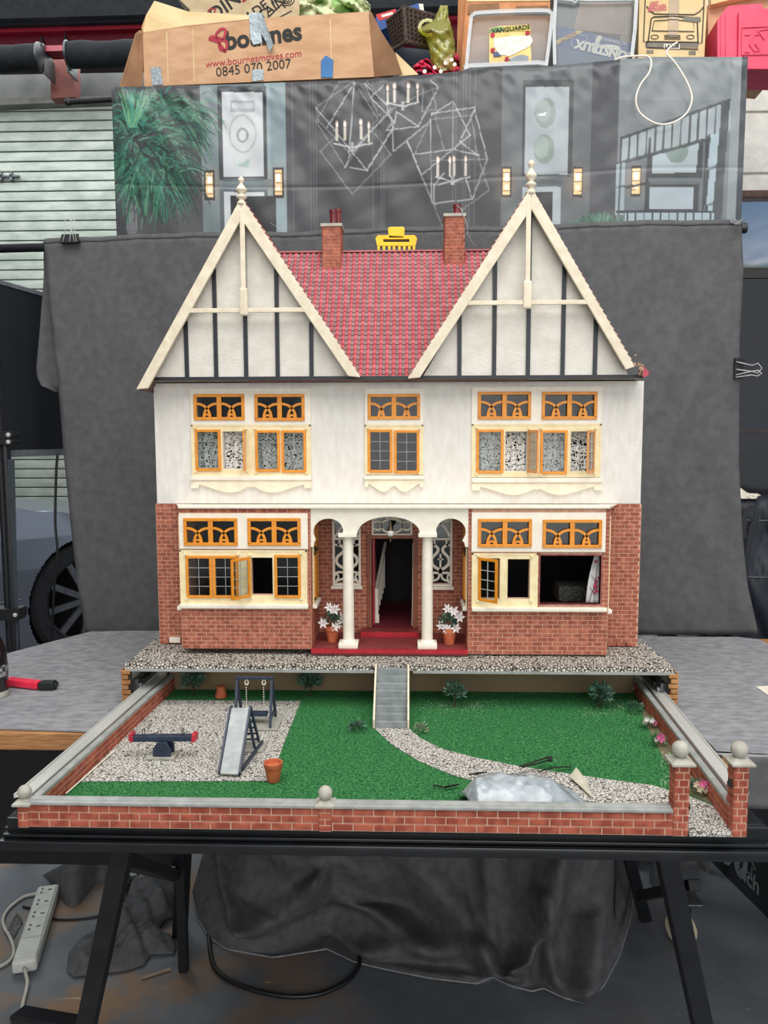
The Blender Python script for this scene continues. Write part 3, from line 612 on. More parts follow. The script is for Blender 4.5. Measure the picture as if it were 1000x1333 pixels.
def smoothc(pl, n=6):
    out = []
    for i in range(len(pl) - 1):
        p0, p1, p2, p3 = pl[max(i - 1, 0)], pl[i], pl[i + 1], pl[min(i + 2, len(pl) - 1)]
        for k in range(n):
            t = k / n; out.append(tuple(.5 * (2 * p1[j] + (p2[j] - p0[j]) * t + (2 * p0[j] - 5 * p1[j] + 4 * p2[j] - p3[j]) * t * t + (3 * p1[j] - p0[j] - 3 * p2[j] + p3[j]) * t ** 3) for j in (0, 1)))
    return out + [pl[-1]]
for q in SW:
    w = obj('fretwork_window', fret_frame(q, YR, .0048, ''), M_trim, house); mb = MB(); y = YR - .001
    mb.ribbon(curve_pts(q, [(.05, .70), (.95, .70)], y), .004, (0, -1, 0), -.0025)
    mb.ribbon(curve_pts(q, smoothc([(.05, .97), (.3, .96), (.65, .88), (.92, .72)]), y), .0042, (0, -1, 0), -.0025)
    mb.ribbon(curve_pts(q, smoothc([(.92, .97), (.7, .96), (.35, .88), (.08, .72)]), y), .0036, (0, -1, 0), -.0025)
    for s_ in (1, -1):
        h = lambda pl: [(.5 + s_ * (u - .5), v) for u, v in pl]
        mb.ribbon(curve_pts(q, h(smoothc([(.93, .62), (.80, .60), (.74, .66), (.80, .69)])), y), .0036, (0, -1, 0), -.0025)
        mb.ribbon(curve_pts(q, h(smoothc([(.82, .62), (.62, .57), (.62, .51), (.84, .42), (.84, .33), (.66, .27), (.53, .25)])), y), .0058, (0, -1, 0), -.0025)
        mb.ribbon(curve_pts(q, h(smoothc([(.50, .26), (.56, .20), (.76, .20), (.94, .18)])), y), .0046, (0, -1, 0), -.0025)
        mb.ribbon(curve_pts(q, h(smoothc([(.52, .25), (.58, .12), (.80, .08), (.92, .05)])), y), .0042, (0, -1, 0), -.0025)
        mb.ribbon(curve_pts(q, h(smoothc([(.93, .145), (.84, .17), (.80, .12), (.86, .09)])), y), .0032, (0, -1, 0), -.0025)
    mb.ribbon(curve_pts(q, [(.5, .48), (.5, .28)], y), .0038, (0, -1, 0), -.0025); mb.ribbon(curve_pts(q, [(.38, .40), (.62, .40)], y), .003, (0, -1, 0), -.0026)
    obj('fretwork', mb, M_trim, w)
    obj('pane', MB().box(q[0] + .003, q[1] - .003, YR + .004, YR + .0045, q[2] + .003, q[3] - .003), M_glass, w)
    sm = MB(); sm.cbox(q[0] - .003, q[1] + .003, YR - .010, YR, q[2] - .006, q[2], .001); obj('sill', sm, M_trim, w)
w = obj('fanlight', fret_frame(TR, YR, .0042, ''), M_trim, house); mb = MB(); y = YR - .001
mb.ribbon(curve_pts(TR, [(.5 + .26 * math.cos(a), .5 + .36 * math.sin(a)) for a in [R(15 * i) for i in range(25)]], y), .0042, (0, -1, 0), -.0025)
for s_ in (1, -1):
    mb.ribbon(curve_pts(TR, [(.5 + s_ * (.36 + .12 * math.cos(a)), .52 + .22 * math.sin(a)) for a in [R(20 * i) for i in range(19)]], y), .0036, (0, -1, 0), -.0026)
    mb.ribbon(curve_pts(TR, smoothc([(.5 + s_ * .1, .88), (.5 + s_ * .3, .96), (.5 + s_ * .45, .8)]), y), .003, (0, -1, 0), -.0024)
obj('fretwork', mb, M_trim, w); obj('pane', MB().box(TR[0] + .003, TR[1] - .003, YR + .004, YR + .0045, TR[2] + .003, TR[3] - .003), M_glass, w)
# -- porch lantern
yl = YB + .03; p = PY(508.5, 693, yl); x = p.x; z = p.z
lamp = obj('porch_lantern', MB().lathe([(.0006, z + .024), (.002, z + .020), (.0035, z + .012), (.006, z + .006), (.0065, z + .0035)], (x, yl, 0), 18), mat('aged_brass', (120, 104, 80), (90, 76, 56), rough=.35, metal=.8), house, smooth=True)
lamp.data.materials[0] = MATS['aged_brass']
obj('globe', MB().ball((x, yl, z - .001), .0078, 20), mat('milk_glass', (226, 222, 212), rough=.2, coat=.5), lamp, smooth='all')
mb = MB().lathe([(.003, z - .008), (.0014, z - .012), (.0012, z - .018), (.0004, z - .019)], (x, yl, 0), 10); mb.tube([(x, yl, z + .02), (x, yl, zu)], .0006, 6); obj('chain', mb, MATS['aged_brass'], lamp)

# -- eaves
YE = -.035                                     # plane of the gable panels
ze1 = PY(520, 489.5, YE).z; ze0 = PY(520, 494, YE).z
ex0, ex1 = PY(198, 493, YE).x, PY(838, 491, YE).x
mb = MB(); mb.box(ex0, ex1, YE - .002, YD + .01, ZU1 + .0065, ze0 - .0002); obj('eaves_board', mb, mat('eaves_grey', (150, 142, 130), (120, 112, 102), rough=.8, scale=60), house)
mb = MB(); mb.box(ex0, ex1, YE - .0045, YE - .0008, ze0, ze1); obj('eaves_beam', mb, M_timber, house)
# -- main roof
zrg = PY(505, 328, .19).z; yrg = .19; ye = YE + .004
def roofpt(x, t): return Vector((x, ye + (yrg - ye) * t, ze0 + (zrg - ze0) * t))
rx0, rx1 = PY(330, 400, .05).x, PY(680, 400, .05).x
n_ = (roofpt(0, 1) - roofpt(0, 0)).cross(Vector((1, 0, 0))).normalized();
if n_.y > 0: n_ = -n_
mb = MB(); a = [roofpt(rx0, 0), roofpt(rx1, 0), roofpt(rx1, 1), roofpt(rx0, 1)]; mb.hexa([p - n_ * .006 for p in a] + a)
b = [Vector((rx0, yrg, zrg)), Vector((rx1, yrg, zrg)), Vector((rx1, YD + .012, ze0)), Vector((rx0, YD + .012, ze0))]; mb.hexa([p - Vector((0, .004, .006)) for p in b] + b)
M_tilebase = mat('tile_gap_brown', (120, 88, 82), (96, 68, 64), rough=.8, scale=90)
roof = obj('main_roof', mb, M_tilebase, house)
M_tile = mat_attr('red_roof_tile', rough=.55)
slope = (roofpt(0, 1) - roofpt(0, 0)).length; sdir = (roofpt(0, 1) - roofpt(0, 0)).normalized(); TW, TH = .0125, .0128
mb = MB(); nr = int(slope / TH); nc = int((rx1 - rx0) / TW) + 1
for r_ in range(nr):
    for c in range(nc):
        x = rx0 + c * TW; base = roofpt(x, 0) + sdir * r_ * TH; i = len(mb.v); j = random.uniform(-10, 10)
        prof = [(0, .0004), (.20, .0018), (.36, .0034), (.52, .0026), (.70, .0006), (1, .0002)]
        for t in (0, 1):
            for u_, h in prof: mb.v.append(base + Vector((u_ * TW, 0, 0)) + sdir * t * TH * 1.02 + n_ * (h + (.0016 if t == 0 else .0)))
        for u_, h in prof: mb.v.append(base + Vector((u_ * TW, 0, 0)) + n_ * .0)
        for k in range(5): mb.f.append((i + k, i + k + 1, i + k + 7, i + k + 6)); mb.f.append((i + 12 + k, i + 13 + k, i + k + 1, i + k))
        fade = 12 * r_ / nr
        red = (190 + j, 82 + j + fade, 90 + j + fade); cgap = (122 + j + fade * 1.5, 98 + j + fade, 96 + j + fade)
        cols = [cgap, red, red, red, cgap, cgap]; mb.c += cols + cols + [(150, 50, 58)] * 6
obj('roof_tiles', mb, M_tile, roof, kind='stuff', normals=False)
mb = MB(); mb.bar(Vector((rx0, yrg - .002, zrg + .001)), Vector((rx1, yrg - .002, zrg + .001)), .010, .003); obj('ridge_tile', mb, mat('dull_red_ridge', (186, 116, 116), (166, 98, 98)), roof)
p = PY(555, 349, .16); tt = (p.z - ze0) / (zrg - ze0); q = roofpt(p.x, tt) + n_ * .004; mb = MB()
for k in range(9): mb.ball(q + Vector((random.uniform(-.004, .004), random.uniform(-.001, .001), random.uniform(-.004, .005))), .0018, 6)
obj('glue_residue', mb, mat('glue_grey', (170, 140, 132)), roof)

# -- gables
def gable(apex, bl, br, bw, king, beams, finial, broken=False):
    YG = YE; YF = -.062
    A = PY(*apex, YF); BL = PY(*bl, YF); BRr = PY(*br, YF); zb = ze1
    ap = PY(apex[0], apex[1] + 10, YG); pl = PY(bl[0] + 20, 490, YG); pr = PY(br[0] - 14, 490, YG)
    panel = [Vector((pl.x, YG, zb)), Vector((pr.x, YG, zb)), Vector((ap.x, YG, ap.z))]
    g = obj('gable_panel', MB().prism(panel, (0, .008, 0)), M_panel, house)
    # boards
    d = [Vector((BL.x, YF, BL.z)), Vector((BRr.x, YF, BRr.z))]; top = Vector((A.x, YF, A.z)); BWD = bw
    for s_, q in ((1, d[0]), (-1, d[1])):
        dr = (top - q).normalized(); nrm = Vector((dr.z * s_, 0, -dr.x * s_)) * BWD     # inwards
        pts = [q, top, top + Vector((0, 0, -BWD * 1.9)), q + Vector((BWD * 1.12 * s_, 0, 0)) + Vector((0, 0, .002))]
        if broken and s_ < 0: pts[0] = q + dr * .012 + nrm * .1; pts[3] = pts[3] + dr * .002
        obj('bargeboard', MB().prism(pts, (0, .007, 0)), M_barge, g, bevel=.0012)
    # tie beam, king post
    zc = PY(*beams[0], YF).z; hl = PY(beams[0][0], beams[0][1], YF).x; hr = PY(beams[1][0], beams[1][1], YF).x
    obj('tie_beam', MB().cbox(hl, hr, YF + .0005, YF + .006, zc - .0085, zc - .0005, .001), M_barge, g)
    k0 = PY(king[0], king[1], YF); k1 = PY(king[0], king[2], YF)
    mb = MB(); mb.cbox(k0.x - .0045, k0.x + .0045, YF - .001, YF + .006, k1.z + .02, top.z - .02, .001); mb.cbox(k0.x - .0078, k0.x + .0078, YF - .004, YF + .006, k1.z, k1.z + .050, .0035)
    obj('king_post', mb, M_barge, g)
    # black timbers
    slope_ = (ap.z - zb)
    for tx, ty in beams[2:]:
        t1 = PY(tx, ty, YG); xb = PY(tx + 1, 488, YG).x
        obj('timber_stud', MB().box(xb - .0038, xb + .0038, YG - .004, YG - .0004, zb, t1.z), M_timber, g)
    # roof sides running back
    YBK = YD + .01
    for s_, q in ((-1, d[0]), (1, d[1])):
        o_ = q + Vector((0, .008, 0)); t_ = top + Vector((0, .008, 0)); e = Vector((0, YBK - o_.y, 0)); dr = (t_ - o_).normalized(); nn = Vector((dr.z * s_, 0, -dr.x * s_))
        if nn.z < 0: nn = -nn
        o_ = o_ + dr * (.012 if (broken and s_ > 0) else .002) ; m_ = MB(); lo = [o_ - nn * .008, t_ - nn * .008, t_ - nn * .008 + e, o_ - nn * .008 + e]; hi = [p_ + nn * .0070 for p_ in lo]
        m_.hexa(lo + hi); sl = obj('gable_roof_slope', m_, M_tilebase, g)
        # scalloped tile edge just behind the bargeboard
        m2 = MB(); L_ = (t_ - o_).length; n2 = int(L_ / .0125)
        for i in range(n2):
            for jj in range(14):
                c = o_ + dr * (i + .5) * L_ / n2 - nn * .0006 + Vector((0, .010 + jj * .028, 0)); w_ = .0055
                if jj == 0: m2.ball(c, .0042, 6, (1, .9, 1))
                if nn.z > 0: m2.hexa([c - dr * w_ + Vector((0, -.012, 0)), c + dr * w_ + Vector((0, -.012, 0)), c + dr * w_ + Vector((0, .012, 0)), c - dr * w_ + Vector((0, .012, 0)), c - dr * w_ * .9 + nn * .0032 + Vector((0, -.011, 0)), c + dr * w_ * .9 + nn * .001 + Vector((0, -.011, 0)), c + dr * w_ * .9 + nn * .001 + Vector((0, .011, 0)), c - dr * w_ * .9 + nn * .0032 + Vector((0, .011, 0))])
        obj('gable_tiles', m2, M_gtile, sl, kind='stuff')
    mb = MB(); mb.prism([panel[0] + Vector((0, YD + .02, 0)), panel[1] + Vector((0, YD + .02, 0)), panel[2] + Vector((0, YD + .02, 0))], (0, .006, 0)); obj('rear_gable', mb, M_panel, house)
    # finial
    fz = top.z - .012; H = PY(finial[0], finial[1], YF + .006).z - fz; F_ = [(.003, 0), (.0085, .0), (.0085, .10), (.0055, .14), (.0055, .20), (.0100, .25), (.0105, .30), (.0055, .36), (.0045, .40), (.0100, .48), (.0112, .55), (.0075, .64), (.0035, .72), (.0030, .78), (.0058, .84), (.0062, .90), (.0035, .97), (.0008, 1.0)]
    obj('finial', MB().lathe([(r_ * .95, fz + h * H) for r_, h in F_], (top.x, YF + .006, 0), 20), M_barge, g, smooth='all')
    return g
M_gtile = mat('faded_tile_edge', (196, 178, 166), (176, 120, 112), rough=.7, scale=80)
gl = gable((313.5, 257), (177, 507), (469, 491), .020, (317, 380, 411), [(244, 401), (398, 399), (243, 418), (281, 349), (320, 283), (361, 346), (405, 420)], (312, 230))
gr = gable((692, 243), (531, 493), (832, 484), .020, (687, 372, 402), [(597, 391), (771, 386), (597, 406), (642, 333), (686, 276), (731, 335), (773, 405)], (692.5, 208), broken=True)
# broken corner on the right
mb = MB()
for k in range(16):
    px_, py_ = random.uniform(824, 837), 0; py_ = 462 + (px_ - 826) * 1.6 + random.uniform(-3, 12); q = PY(px_, py_, -.055); mb.ball(q, random.uniform(.0018, .0045), 7, (1, .7, random.uniform(.6, 1.2)))
obj('splintered_corner', mb, mat('torn_board_brown', (186, 148, 120), (70, 42, 34), scale=220, lo=.42, hi=.58), house)
mb = MB(); mb.bar(PY(835, 480, -.05), PY(842, 489, -.05), .006, .012); obj('torn_tile_strip', mb, mat('torn_red_strip', (200, 90, 100), (160, 40, 56), scale=150), house)

# -- chimneys
def chimney(l, t, r, b, pots, capy, yf, side):
    x0, x1, z0, z1 = rect(l, t, r, b, yf); dp = .045; core = obj('chimney_stack', MB().box(x0 + .0005, x1 - .0005, yf + .0006, yf + dp, z0, z1), M_mortar, house); mb = MB()
    brick_stuff(mb, courses(x0, x1, z0, z1, .0135, .0072, .0009), (0, yf, 0), U, V, F, .0007)
    for xx, n in ((x0, (-1, 0, 0)), (x1, (1, 0, 0))): brick_stuff(mb, courses(yf, yf + dp, z0, z1, .0135, .0072, .0009), (xx, 0, 0), (0, 1, 0), V, n, .0007)
    obj('chimney_brickwork', mb, M_brick, core, kind='stuff')
    obj('chimney_cap', MB().cbox(x0 - .003, x1 + .003, yf - .003, yf + dp + .003, z1, z1 + .0065, .001), M_cap, core)
    for (px_, top, rad, dy) in pots:
        q = PY(px_, top, yf + dy); zz = z1 + .0066
        obj('chimney_pot', MB().lathe([(rad, zz), (rad * .92, zz + .004), (rad * .9, q.z - .006), (rad * 1.08, q.z - .005), (rad * 1.08, q.z), (rad * .8, q.z), (rad * .78, q.z - .008)], (q.x, yf + dy, 0), 18), mat('oxblood_pot', (118, 28, 34), (92, 20, 26), rough=.3, coat=.5) if 'oxblood_pot' not in MATS else MATS['oxblood_pot'], core, smooth=True)
def roof_y(px_, py_):
    o_ = roofpt(0, 0); q = hit(px_, py_, o_, n_); return q.y
yc1 = roof_y(431, 352); yc2 = roof_y(591, 346)
chimney(419.5, 295, 444, 353, [(434, 274, .0082, .014), (440, 273, .0078, .032)], 290, yc1, 1)
chimney(579, 282, 605, 347, [(595, 267, .0086, .016)], 279, yc2, -1)
mb = MB(); mb.tube([PY(595, 268, yc2), PY(601, 272, yc2 - .004), PY(603, 280, yc2 - .006), PY(608, 290, yc2 - .004), PY(609, 305, yc2), PY(616, 318, yc2 + .01), PY(622, 322, yc2 + .02)], .0009, 6)
obj('lighting_wire', mb, mat('silver_wire', (170, 168, 166), rough=.4), house, smooth='all')
# ================================================================ PLINTH (cabinet the house stands on)
ZT = 0.75                                           # black table top
yF = -1.5 + 1.364                                   # front edge of the plinth
ZL = ZLEDGE
lx0, lx1 = PY(160, 866, yF).x, PY(881, 864, yF).x
plinth = thing('gravel_plinth', "open-fronted cabinet with gravel-papered top and brick-edged sides under the dolls' house", 'cabinet', (0, .15, ZT + .001))
pb0 = PZ(207, 826, ZL).x; 
mb = MB().hexa([Vector((lx0 + .004, yF, ZL - .009)), Vector((lx1 - .004, yF, ZL - .009)), Vector((XR + .03, .42, ZL - .009)), Vector((XL - .03, .42, ZL - .009)), Vector((lx0 + .004, yF, ZL)), Vector((lx1 - .004, yF, ZL)), Vector((XR + .03, .42, ZL)), Vector((XL - .03, .42, ZL))])
obj('gravel_top', mb, M_gravel, plinth)
mb = MB().box(lx0 + .004, PY(488, 866, yF).x, yF - .0035, yF - .0005, ZL - .013, ZL - .0085); mb.box(PY(538, 866, yF).x, lx1 - .004, yF - .0035, yF - .0005, ZL - .013, ZL - .0085)
obj('edge_lip', mb, M_capline, plinth)
mb = MB()
for x0, x1 in ((lx0 + .004, lx0 + .012), (lx1 - .012, lx1 - .004)): mb.box(x0, x1, yF + .001, .40, ZT + .0012, ZL - .0095)
obj('side_panel', mb.box(lx0 + .012, lx1 - .012, .392, .40, ZT + .0012, ZL - .0095), mat('plinth_cream', (204, 200, 186), (186, 182, 168)), plinth)
M_quoin = mat('ochre_quoin', (184, 134, 84), (150, 100, 58), rough=.8, scale=60, bump=.3)
mb = MB(); mb.box(lx0 - .001, lx0 + .016, yF - .001, yF + .001, ZT + .002, ZL - .010); mb.box(lx1 - .016, lx1 + .001, yF - .001, yF + .001, ZT + .002, ZL - .010)
mb.box(lx0 + .000, lx0 + .004, yF + .001, yF + .12, ZT + .002, ZL - .010); mb.box(lx1 - .004, lx1 + .000, yF + .001, yF + .12, ZT + .002, ZL - .010)
obj('quoin_backing', mb, M_soil, plinth)
hq = (ZL - .010 - ZT - .002) / 8
for s_, x in ((0, lx0 - .003), (1, lx1 - .014)):
    sm_ = MB()
    for i in range(8):
        z = ZT + .002 + i * hq; w = .017 if i % 2 else .0135; xx = x if (s_ == 0) else x + (.017 - w)
        mb = MB().cbox(xx + (.0015 if s_ == 0 and not i % 2 else 0), xx + w, yF - .005, yF - .001, z + .0008, z + hq - .0008, .0012); obj('quoin_block', mb, M_quoin, plinth)
        xo = lx0 - .004 if s_ == 0 else lx1
        for j in range(4): sm_.box(xo, xo + .004, yF + j * .03 - (.0 if i % 2 else .015) + .001 + (.015 if not i % 2 and j == 0 else 0), yF + (j + 1) * .03 - (0 if i % 2 else .015) - .001, z + .0008, z + hq - .0008)
    obj('side_brickwork', sm_, M_quoin, plinth, kind='stuff')
# drawer runners fixed in the plinth
for s_, x in ((0, lx0 + .0135), (1, lx1 - .0135)):
    sg = 1 if s_ == 0 else -1
    mb = MB(); mb.box(x, x + sg * .010, yF + .01, .36, ZT + .02, ZT + .055); mb.box(x, x + sg * .018, yF + .01, .30, ZT + .024, ZT + .028)
    mb.lathe([(.008, 0), (.008, .005)], (x + sg * .010, yF + .02, ZT + .040), 14, axis=(sg, 0, 0)); mb.box(x + sg * .01, x + sg * .016, yF + .03, yF + .10, ZT + .035, ZT + .05)
    obj('drawer_slide', mb, M_darkmetal, plinth)

# ================================================================ GARDEN DRAWER
ZG = ZT + .007                                      # lawn level
YFR = PZ(450, 1083, ZT + .0005).y                   # front of the front wall
garden = thing('model_garden', "pull-out garden tray with green lawn, paved path and low brick walls", 'garden tray', (0, YFR, ZT + .001))
ZC = ZT + .036                                      # coping top
yb = -1.5 + 1.463
gx = lambda a, b, Y: PY(a, b, Y).x
FL, FRr = gx(37, 1044, -.52), gx(957, 1044, -.52)
fl, fr_ = PY(22.5, 1065, YFR).x, PY(976, 1070, YFR).x
yk = yb + .008
iL = (gx(60, 1044, YFR + .02), gx(219, 905, yb)); iR = (gx(945, 1050, YFR + .02), gx(833, 905, yb))
def Lx(y): t = (y - YFR - .02) / (yb - YFR - .02); return iL[0] + (iL[1] - iL[0]) * t
iR = (PZ(950, 1078, ZG).x, PZ(834, 912, ZG).x); iL = (PZ(52, 1046, ZG + .02).x, PZ(214, 912, ZG).x)
def Rx(y): t = (y - YFR - .02) / (yb - YFR - .02); return iR[0] + (iR[1] - iR[0]) * t
M_lawn = mat('lawn_flock', (80, 146, 88), (38, 100, 56), rough=.98, scale=260, detail=6, bump=.7, bscale=900, spec=.1)
mb = MB().hexa([Vector((Lx(YFR) - .006, YFR + .0025, ZT + .001)), Vector((Rx(YFR) + .0, YFR + .0025, ZT + .001)), Vector((Rx(yb), yb, ZT + .001)), Vector((Lx(yb), yb, ZT + .001)), Vector((Lx(YFR) - .006, YFR + .0025, ZG)), Vector((Rx(YFR) + .0, YFR + .0025, ZG)), Vector((Rx(yb), yb, ZG)), Vector((Lx(yb), yb, ZG))])
obj('lawn', mb, M_lawn, garden)
# grass blades: short upright tufts (real geometry)
rng = random.Random(3); mb = MB()
def flat(pts, z=ZG, th=.0006): return [Vector((PZ(a, b, ZG).x, max(PZ(a, b, ZG).y, YFR + .0004), z)) for a, b in pts]
pave = [(214, 912), (392, 913), (372, 962), (352, 1017), (84, 1018), (128, 978)]
path = [(486, 947), (531, 947), (545, 962), (570, 975), (610, 986), (660, 996), (720, 1006), (790, 1016), (850, 1024), (880, 1032), (903, 1045), (950, 1078), (950, 1083), (800, 1083), (800, 1058), (770, 1046), (700, 1032), (640, 1022), (590, 1010), (545, 991), (510, 970)]
path = [(486, 947), (531, 947), (548, 962), (575, 975), (615, 986), (665, 996), (720, 1005), (790, 1015), (850, 1023), (905, 1040), (935, 1052), (952, 1066), (957, 1090.0), (899, 1090), (896, 1068), (880, 1060), (840, 1053), (790, 1047), (760, 1043), (700, 1034), (640, 1023), (590, 1010), (545, 991), (510, 970)]
def inside(p, poly):
    c = False; n = len(poly)
    for i in range(n):
        a, b = poly[i], poly[(i + 1) % n]
        if (a[1] > p[1]) != (b[1] > p[1]) and p[0] < (b[0] - a[0]) * (p[1] - a[1]) / (b[1] - a[1]) + a[0]: c = not c
    return c
PV = [(v.x, v.y) for v in flat(pave)]; PT = [(v.x, v.y) for v in flat(path)]
for k in range(60000):
    y = rng.uniform(YFR + .014, yb); x = rng.uniform(Lx(y), Rx(y))
    if inside((x, y), PV) or inside((x, y), PT) or (x > Rx(y) - .03 and y < -.1): continue
    a = rng.uniform(0, 6.28); w = .0007; h = rng.uniform(.0009, .0022); dx, dy = math.cos(a) * w, math.sin(a) * w
    mb.quad((x - dx, y - dy, ZG), (x + dx, y + dy, ZG), (x + rng.uniform(-.0008, .0008), y + rng.uniform(-.0008, .0008), ZG + h))
obj('grass', mb, M_lawn, garden, kind='stuff', normals=False)
obj('paved_play_area', MB().prism(flat(pave, ZG + .0004), (0, 0, .0006)), M_gravel2, garden)
obj('curved_path', MB().prism(flat(path, ZG + .0004), (0, 0, .0006)), M_gravel2, garden)
bed = [(836, 925), (846, 925), (905, 1008), (953, 1060), (930, 1048), (900, 1036), (880, 1012), (862, 985), (850, 960), (840, 940)]
obj('soil_border', MB().prism(flat(bed, ZG + .0002), (0, 0, .0008)), mat('dry_earth', (130, 112, 88), (84, 96, 62), rough=1, scale=180), garden)
mb = MB()
for k in range(900):
    a, b = rng.choice([(rng.uniform(760, 840), rng.uniform(908, 935)), (rng.gauss(595, 28), abs(rng.gauss(0, 8)) + 914), (rng.uniform(540, 860), rng.uniform(912, 990)), (rng.uniform(860, 900), rng.uniform(980, 1030))]); p = PZ(a, b, ZG)
    if not (Lx(p.y) < p.x < Rx(p.y) - .004) or p.y > yb - .004: continue
    s_ = rng.uniform(.0004, .0009); mb.quad(p + Vector((-s_, 0, .0020)), p + Vector((s_, -s_, .0022)), p + Vector((0, s_, .0026)))
obj('scatter_crumbs', mb, mat('pale_crumbs', (190, 200, 170)), garden, kind='stuff', normals=False)
# back board of the drawer
obj('back_board', MB().box(Lx(yb) - .01, Rx(yb) + .01, yb + .0005, yb + .006, ZT + .001, ZL - .016), mat('drawer_back_tan', (140, 120, 90), (122, 104, 78), rough=.8, scale=6), garden)
obj('gate_threshold', MB().box(PY(898, 1070, YFR).x, PY(957, 1070, YFR).x, YFR + .0002, YFR + .0022, ZT + .001, ZG + .0013), M_gravel2, garden)
# front wall
gpx = PY(877, 1065, YFR).x
TWL = .0125
obj('front_wall', MB().box(fl + .002, gpx, YFR + .0012, YFR + TWL, ZT + .001, ZC - .004), M_mortar, garden)
GB = dict(thick=.0012)
brick_parts(courses(fl + .015, gpx, ZT + .001, ZC - .0045, .0262, .0092, .0016), (0, YFR + .0012, 0), (1, 0, 0), (0, 0, 1), (0, -1, 0), .0012, garden, M_gbrick)
fm = MB(); brick_stuff(fm, courses(Lx(YFR + TWL), gpx, ZT + .006, ZC - .0045, .0262, .0092, .0016), (0, YFR + TWL, 0), (1, 0, 0), (0, 0, 1), (0, 1, 0), .001)
cm = MB(); cm.cbox(fl + .008, gpx - .001, YFR - .0025, YFR + .0045, ZC - .0045, ZC + .0005, .0015); cm.cbox(fl + .008, gpx - .001, YFR + .004, YFR + TWL + .002, ZC - .0045, ZC + .0015, .0018)
obj('coping', cm, M_capline, garden)
# side walls (inner face bricks) with coping
for s_, f in ((1, Lx), (-1, Rx)):
    a = Vector((f(YFR + .008), YFR + .008, 0)); b = Vector((f(yb), yb, 0)); d = (b - a).normalized(); Ln = (b - a).length; nr = Vector((d.y, -d.x, 0)) * s_    # towards the lawn
    o_ = -nr
    w = MB().hexa([a + Vector((0, 0, ZT + .001)), b + Vector((0, 0, ZT + .001)), b + o_ * .009 + Vector((0, 0, ZT + .001)), a + o_ * .009 + Vector((0, 0, ZT + .001)), a + Vector((0, 0, ZC - .004)), b + Vector((0, 0, ZC - .004)), b + o_ * .009 + Vector((0, 0, ZC - .004)), a + o_ * .009 + Vector((0, 0, ZC - .004))])
    obj('side_wall', w, M_mortar, garden)
    brick_parts(courses(.004, Ln, ZG + .0, ZC - .0045, .0262, .0092, .0016), a, d, (0, 0, 1), nr, .0009, garden, M_gbrick)
    zc_ = Vector((0, 0, ZC)); st0 = d * .004
    cp_ = MB(); cp_.bar(a + zc_ + st0 - nr * .002 + nr * .002 - nr * .0035, b + zc_ - nr * .0035, .010, .006); obj('coping', cp_, M_capline, garden, bevel=.0018)
    # steel runner outside the wall
    rn = MB(); g0 = a - nr * .019 + d * .035; g1 = b - nr * .019
    if s_ > 0: g0 = a - nr * .017 - d * .0
    zr = Vector((0, 0, ZC + .001)); wd = .017
    rn.bar(g0 + zr - Vector((0, 0, .0125)), g1 + zr - Vector((0, 0, .0125)), .006, .025); rn.bar(g0 + zr - nr * .006, g1 + zr - nr * .006, wd, .0022); rn.bar(g0 + zr - nr * .0005 + nr * .009 - Vector((0, 0, .002)) - nr * .006, g1 + zr + nr * .003 - Vector((0, 0, .002)), .003, .006); rn.bar(g0 + zr - nr * .0145 + Vector((0, 0, .001)), g1 + zr - nr * .0145 + Vector((0, 0, .001)), .0022, .006)
    obj('drawer_runner', rn, M_metal, garden, bevel=.0006)
# posts
def post(px0, px1, ytop, yfr, zb, depth, ballr, big=True, inner=None):
    x0 = PY(px0, ytop + 20, yfr).x; x1 = PY(px1, ytop + 20, yfr).x; zt_ = PY((px0 + px1) / 2, ytop, yfr).z; nm = 'gate_post' if big else 'wall_post'
    o_ = obj(nm, MB().box(x0 + .001, x1 - .001, yfr + .001, yfr + depth - .001, zb, zt_), M_mortar, garden)
    n = max(1, round((zt_ - zb) / .0092)); bh = (zt_ - zb) / n; w = x1 - x0; mb = MB()
    brick_stuff(mb, courses(0, w, zb, zt_, w * .62 if big else w, .0092, .0016), (x0, yfr + .001, 0), (1, 0, 0), (0, 0, 1), (0, -1, 0), .0011)
    for xx, nn in ((x0 + .001, (-1, 0, 0)), (x1 - .001, (1, 0, 0))): brick_stuff(mb, courses(0, depth, zb, zt_, depth * .6, .0092, .0016), (xx, yfr, 0), (0, 1, 0), (0, 0, 1), nn, .0011)
    obj('post_brickwork', mb, M_gbrick, o_, kind='stuff')
    cx, cy = (x0 + x1) / 2, yfr + depth / 2; e = .0052 if big else .0045
    c = MB(); c.cbox(cx - w / 2 - e, cx + w / 2 + e, yfr - e, yfr + depth + e, zt_, zt_ + .0035, .001); hw = w / 2 + e * .8; hd = depth / 2 + e * .8
    c.hexa([(cx - hw, cy - hd, zt_ + .003), (cx + hw, cy - hd, zt_ + .003), (cx + hw, cy + hd, zt_ + .003), (cx - hw, cy + hd, zt_ + .003), (cx - w * .28, cy - w * .28, zt_ + .0075), (cx + w * .28, cy - w * .28, zt_ + .0075), (cx + w * .28, cy + w * .28, zt_ + .0075), (cx - w * .28, cy + w * .28, zt_ + .0075)])
    obj('post_cap', c, M_cap, o_)
    obj('ball_finial', MB().ball((cx, cy, zt_ + .007 + ballr * .92), ballr, 24), M_cap, o_, smooth='all')
    return o_
pg1 = post(878.5, 899, 997, YFR - .001, ZT + .001, .022, .0108); pg2 = post(956, 976, 997, YFR - .001, ZT + .001, .022, .0106)
post(22.5, 37, 1049, YFR - .002, ZT + .001, .016, .0088, False); post(414.5, 431.5, 1051, YFR - .002, ZT + .001, .016, .0092, False)
post(203, 219, 888, yb - .004, ZT + .001, .012, .011, False); post(825, 838, 897, yb - .004, ZT + .001, .012, .011, False)
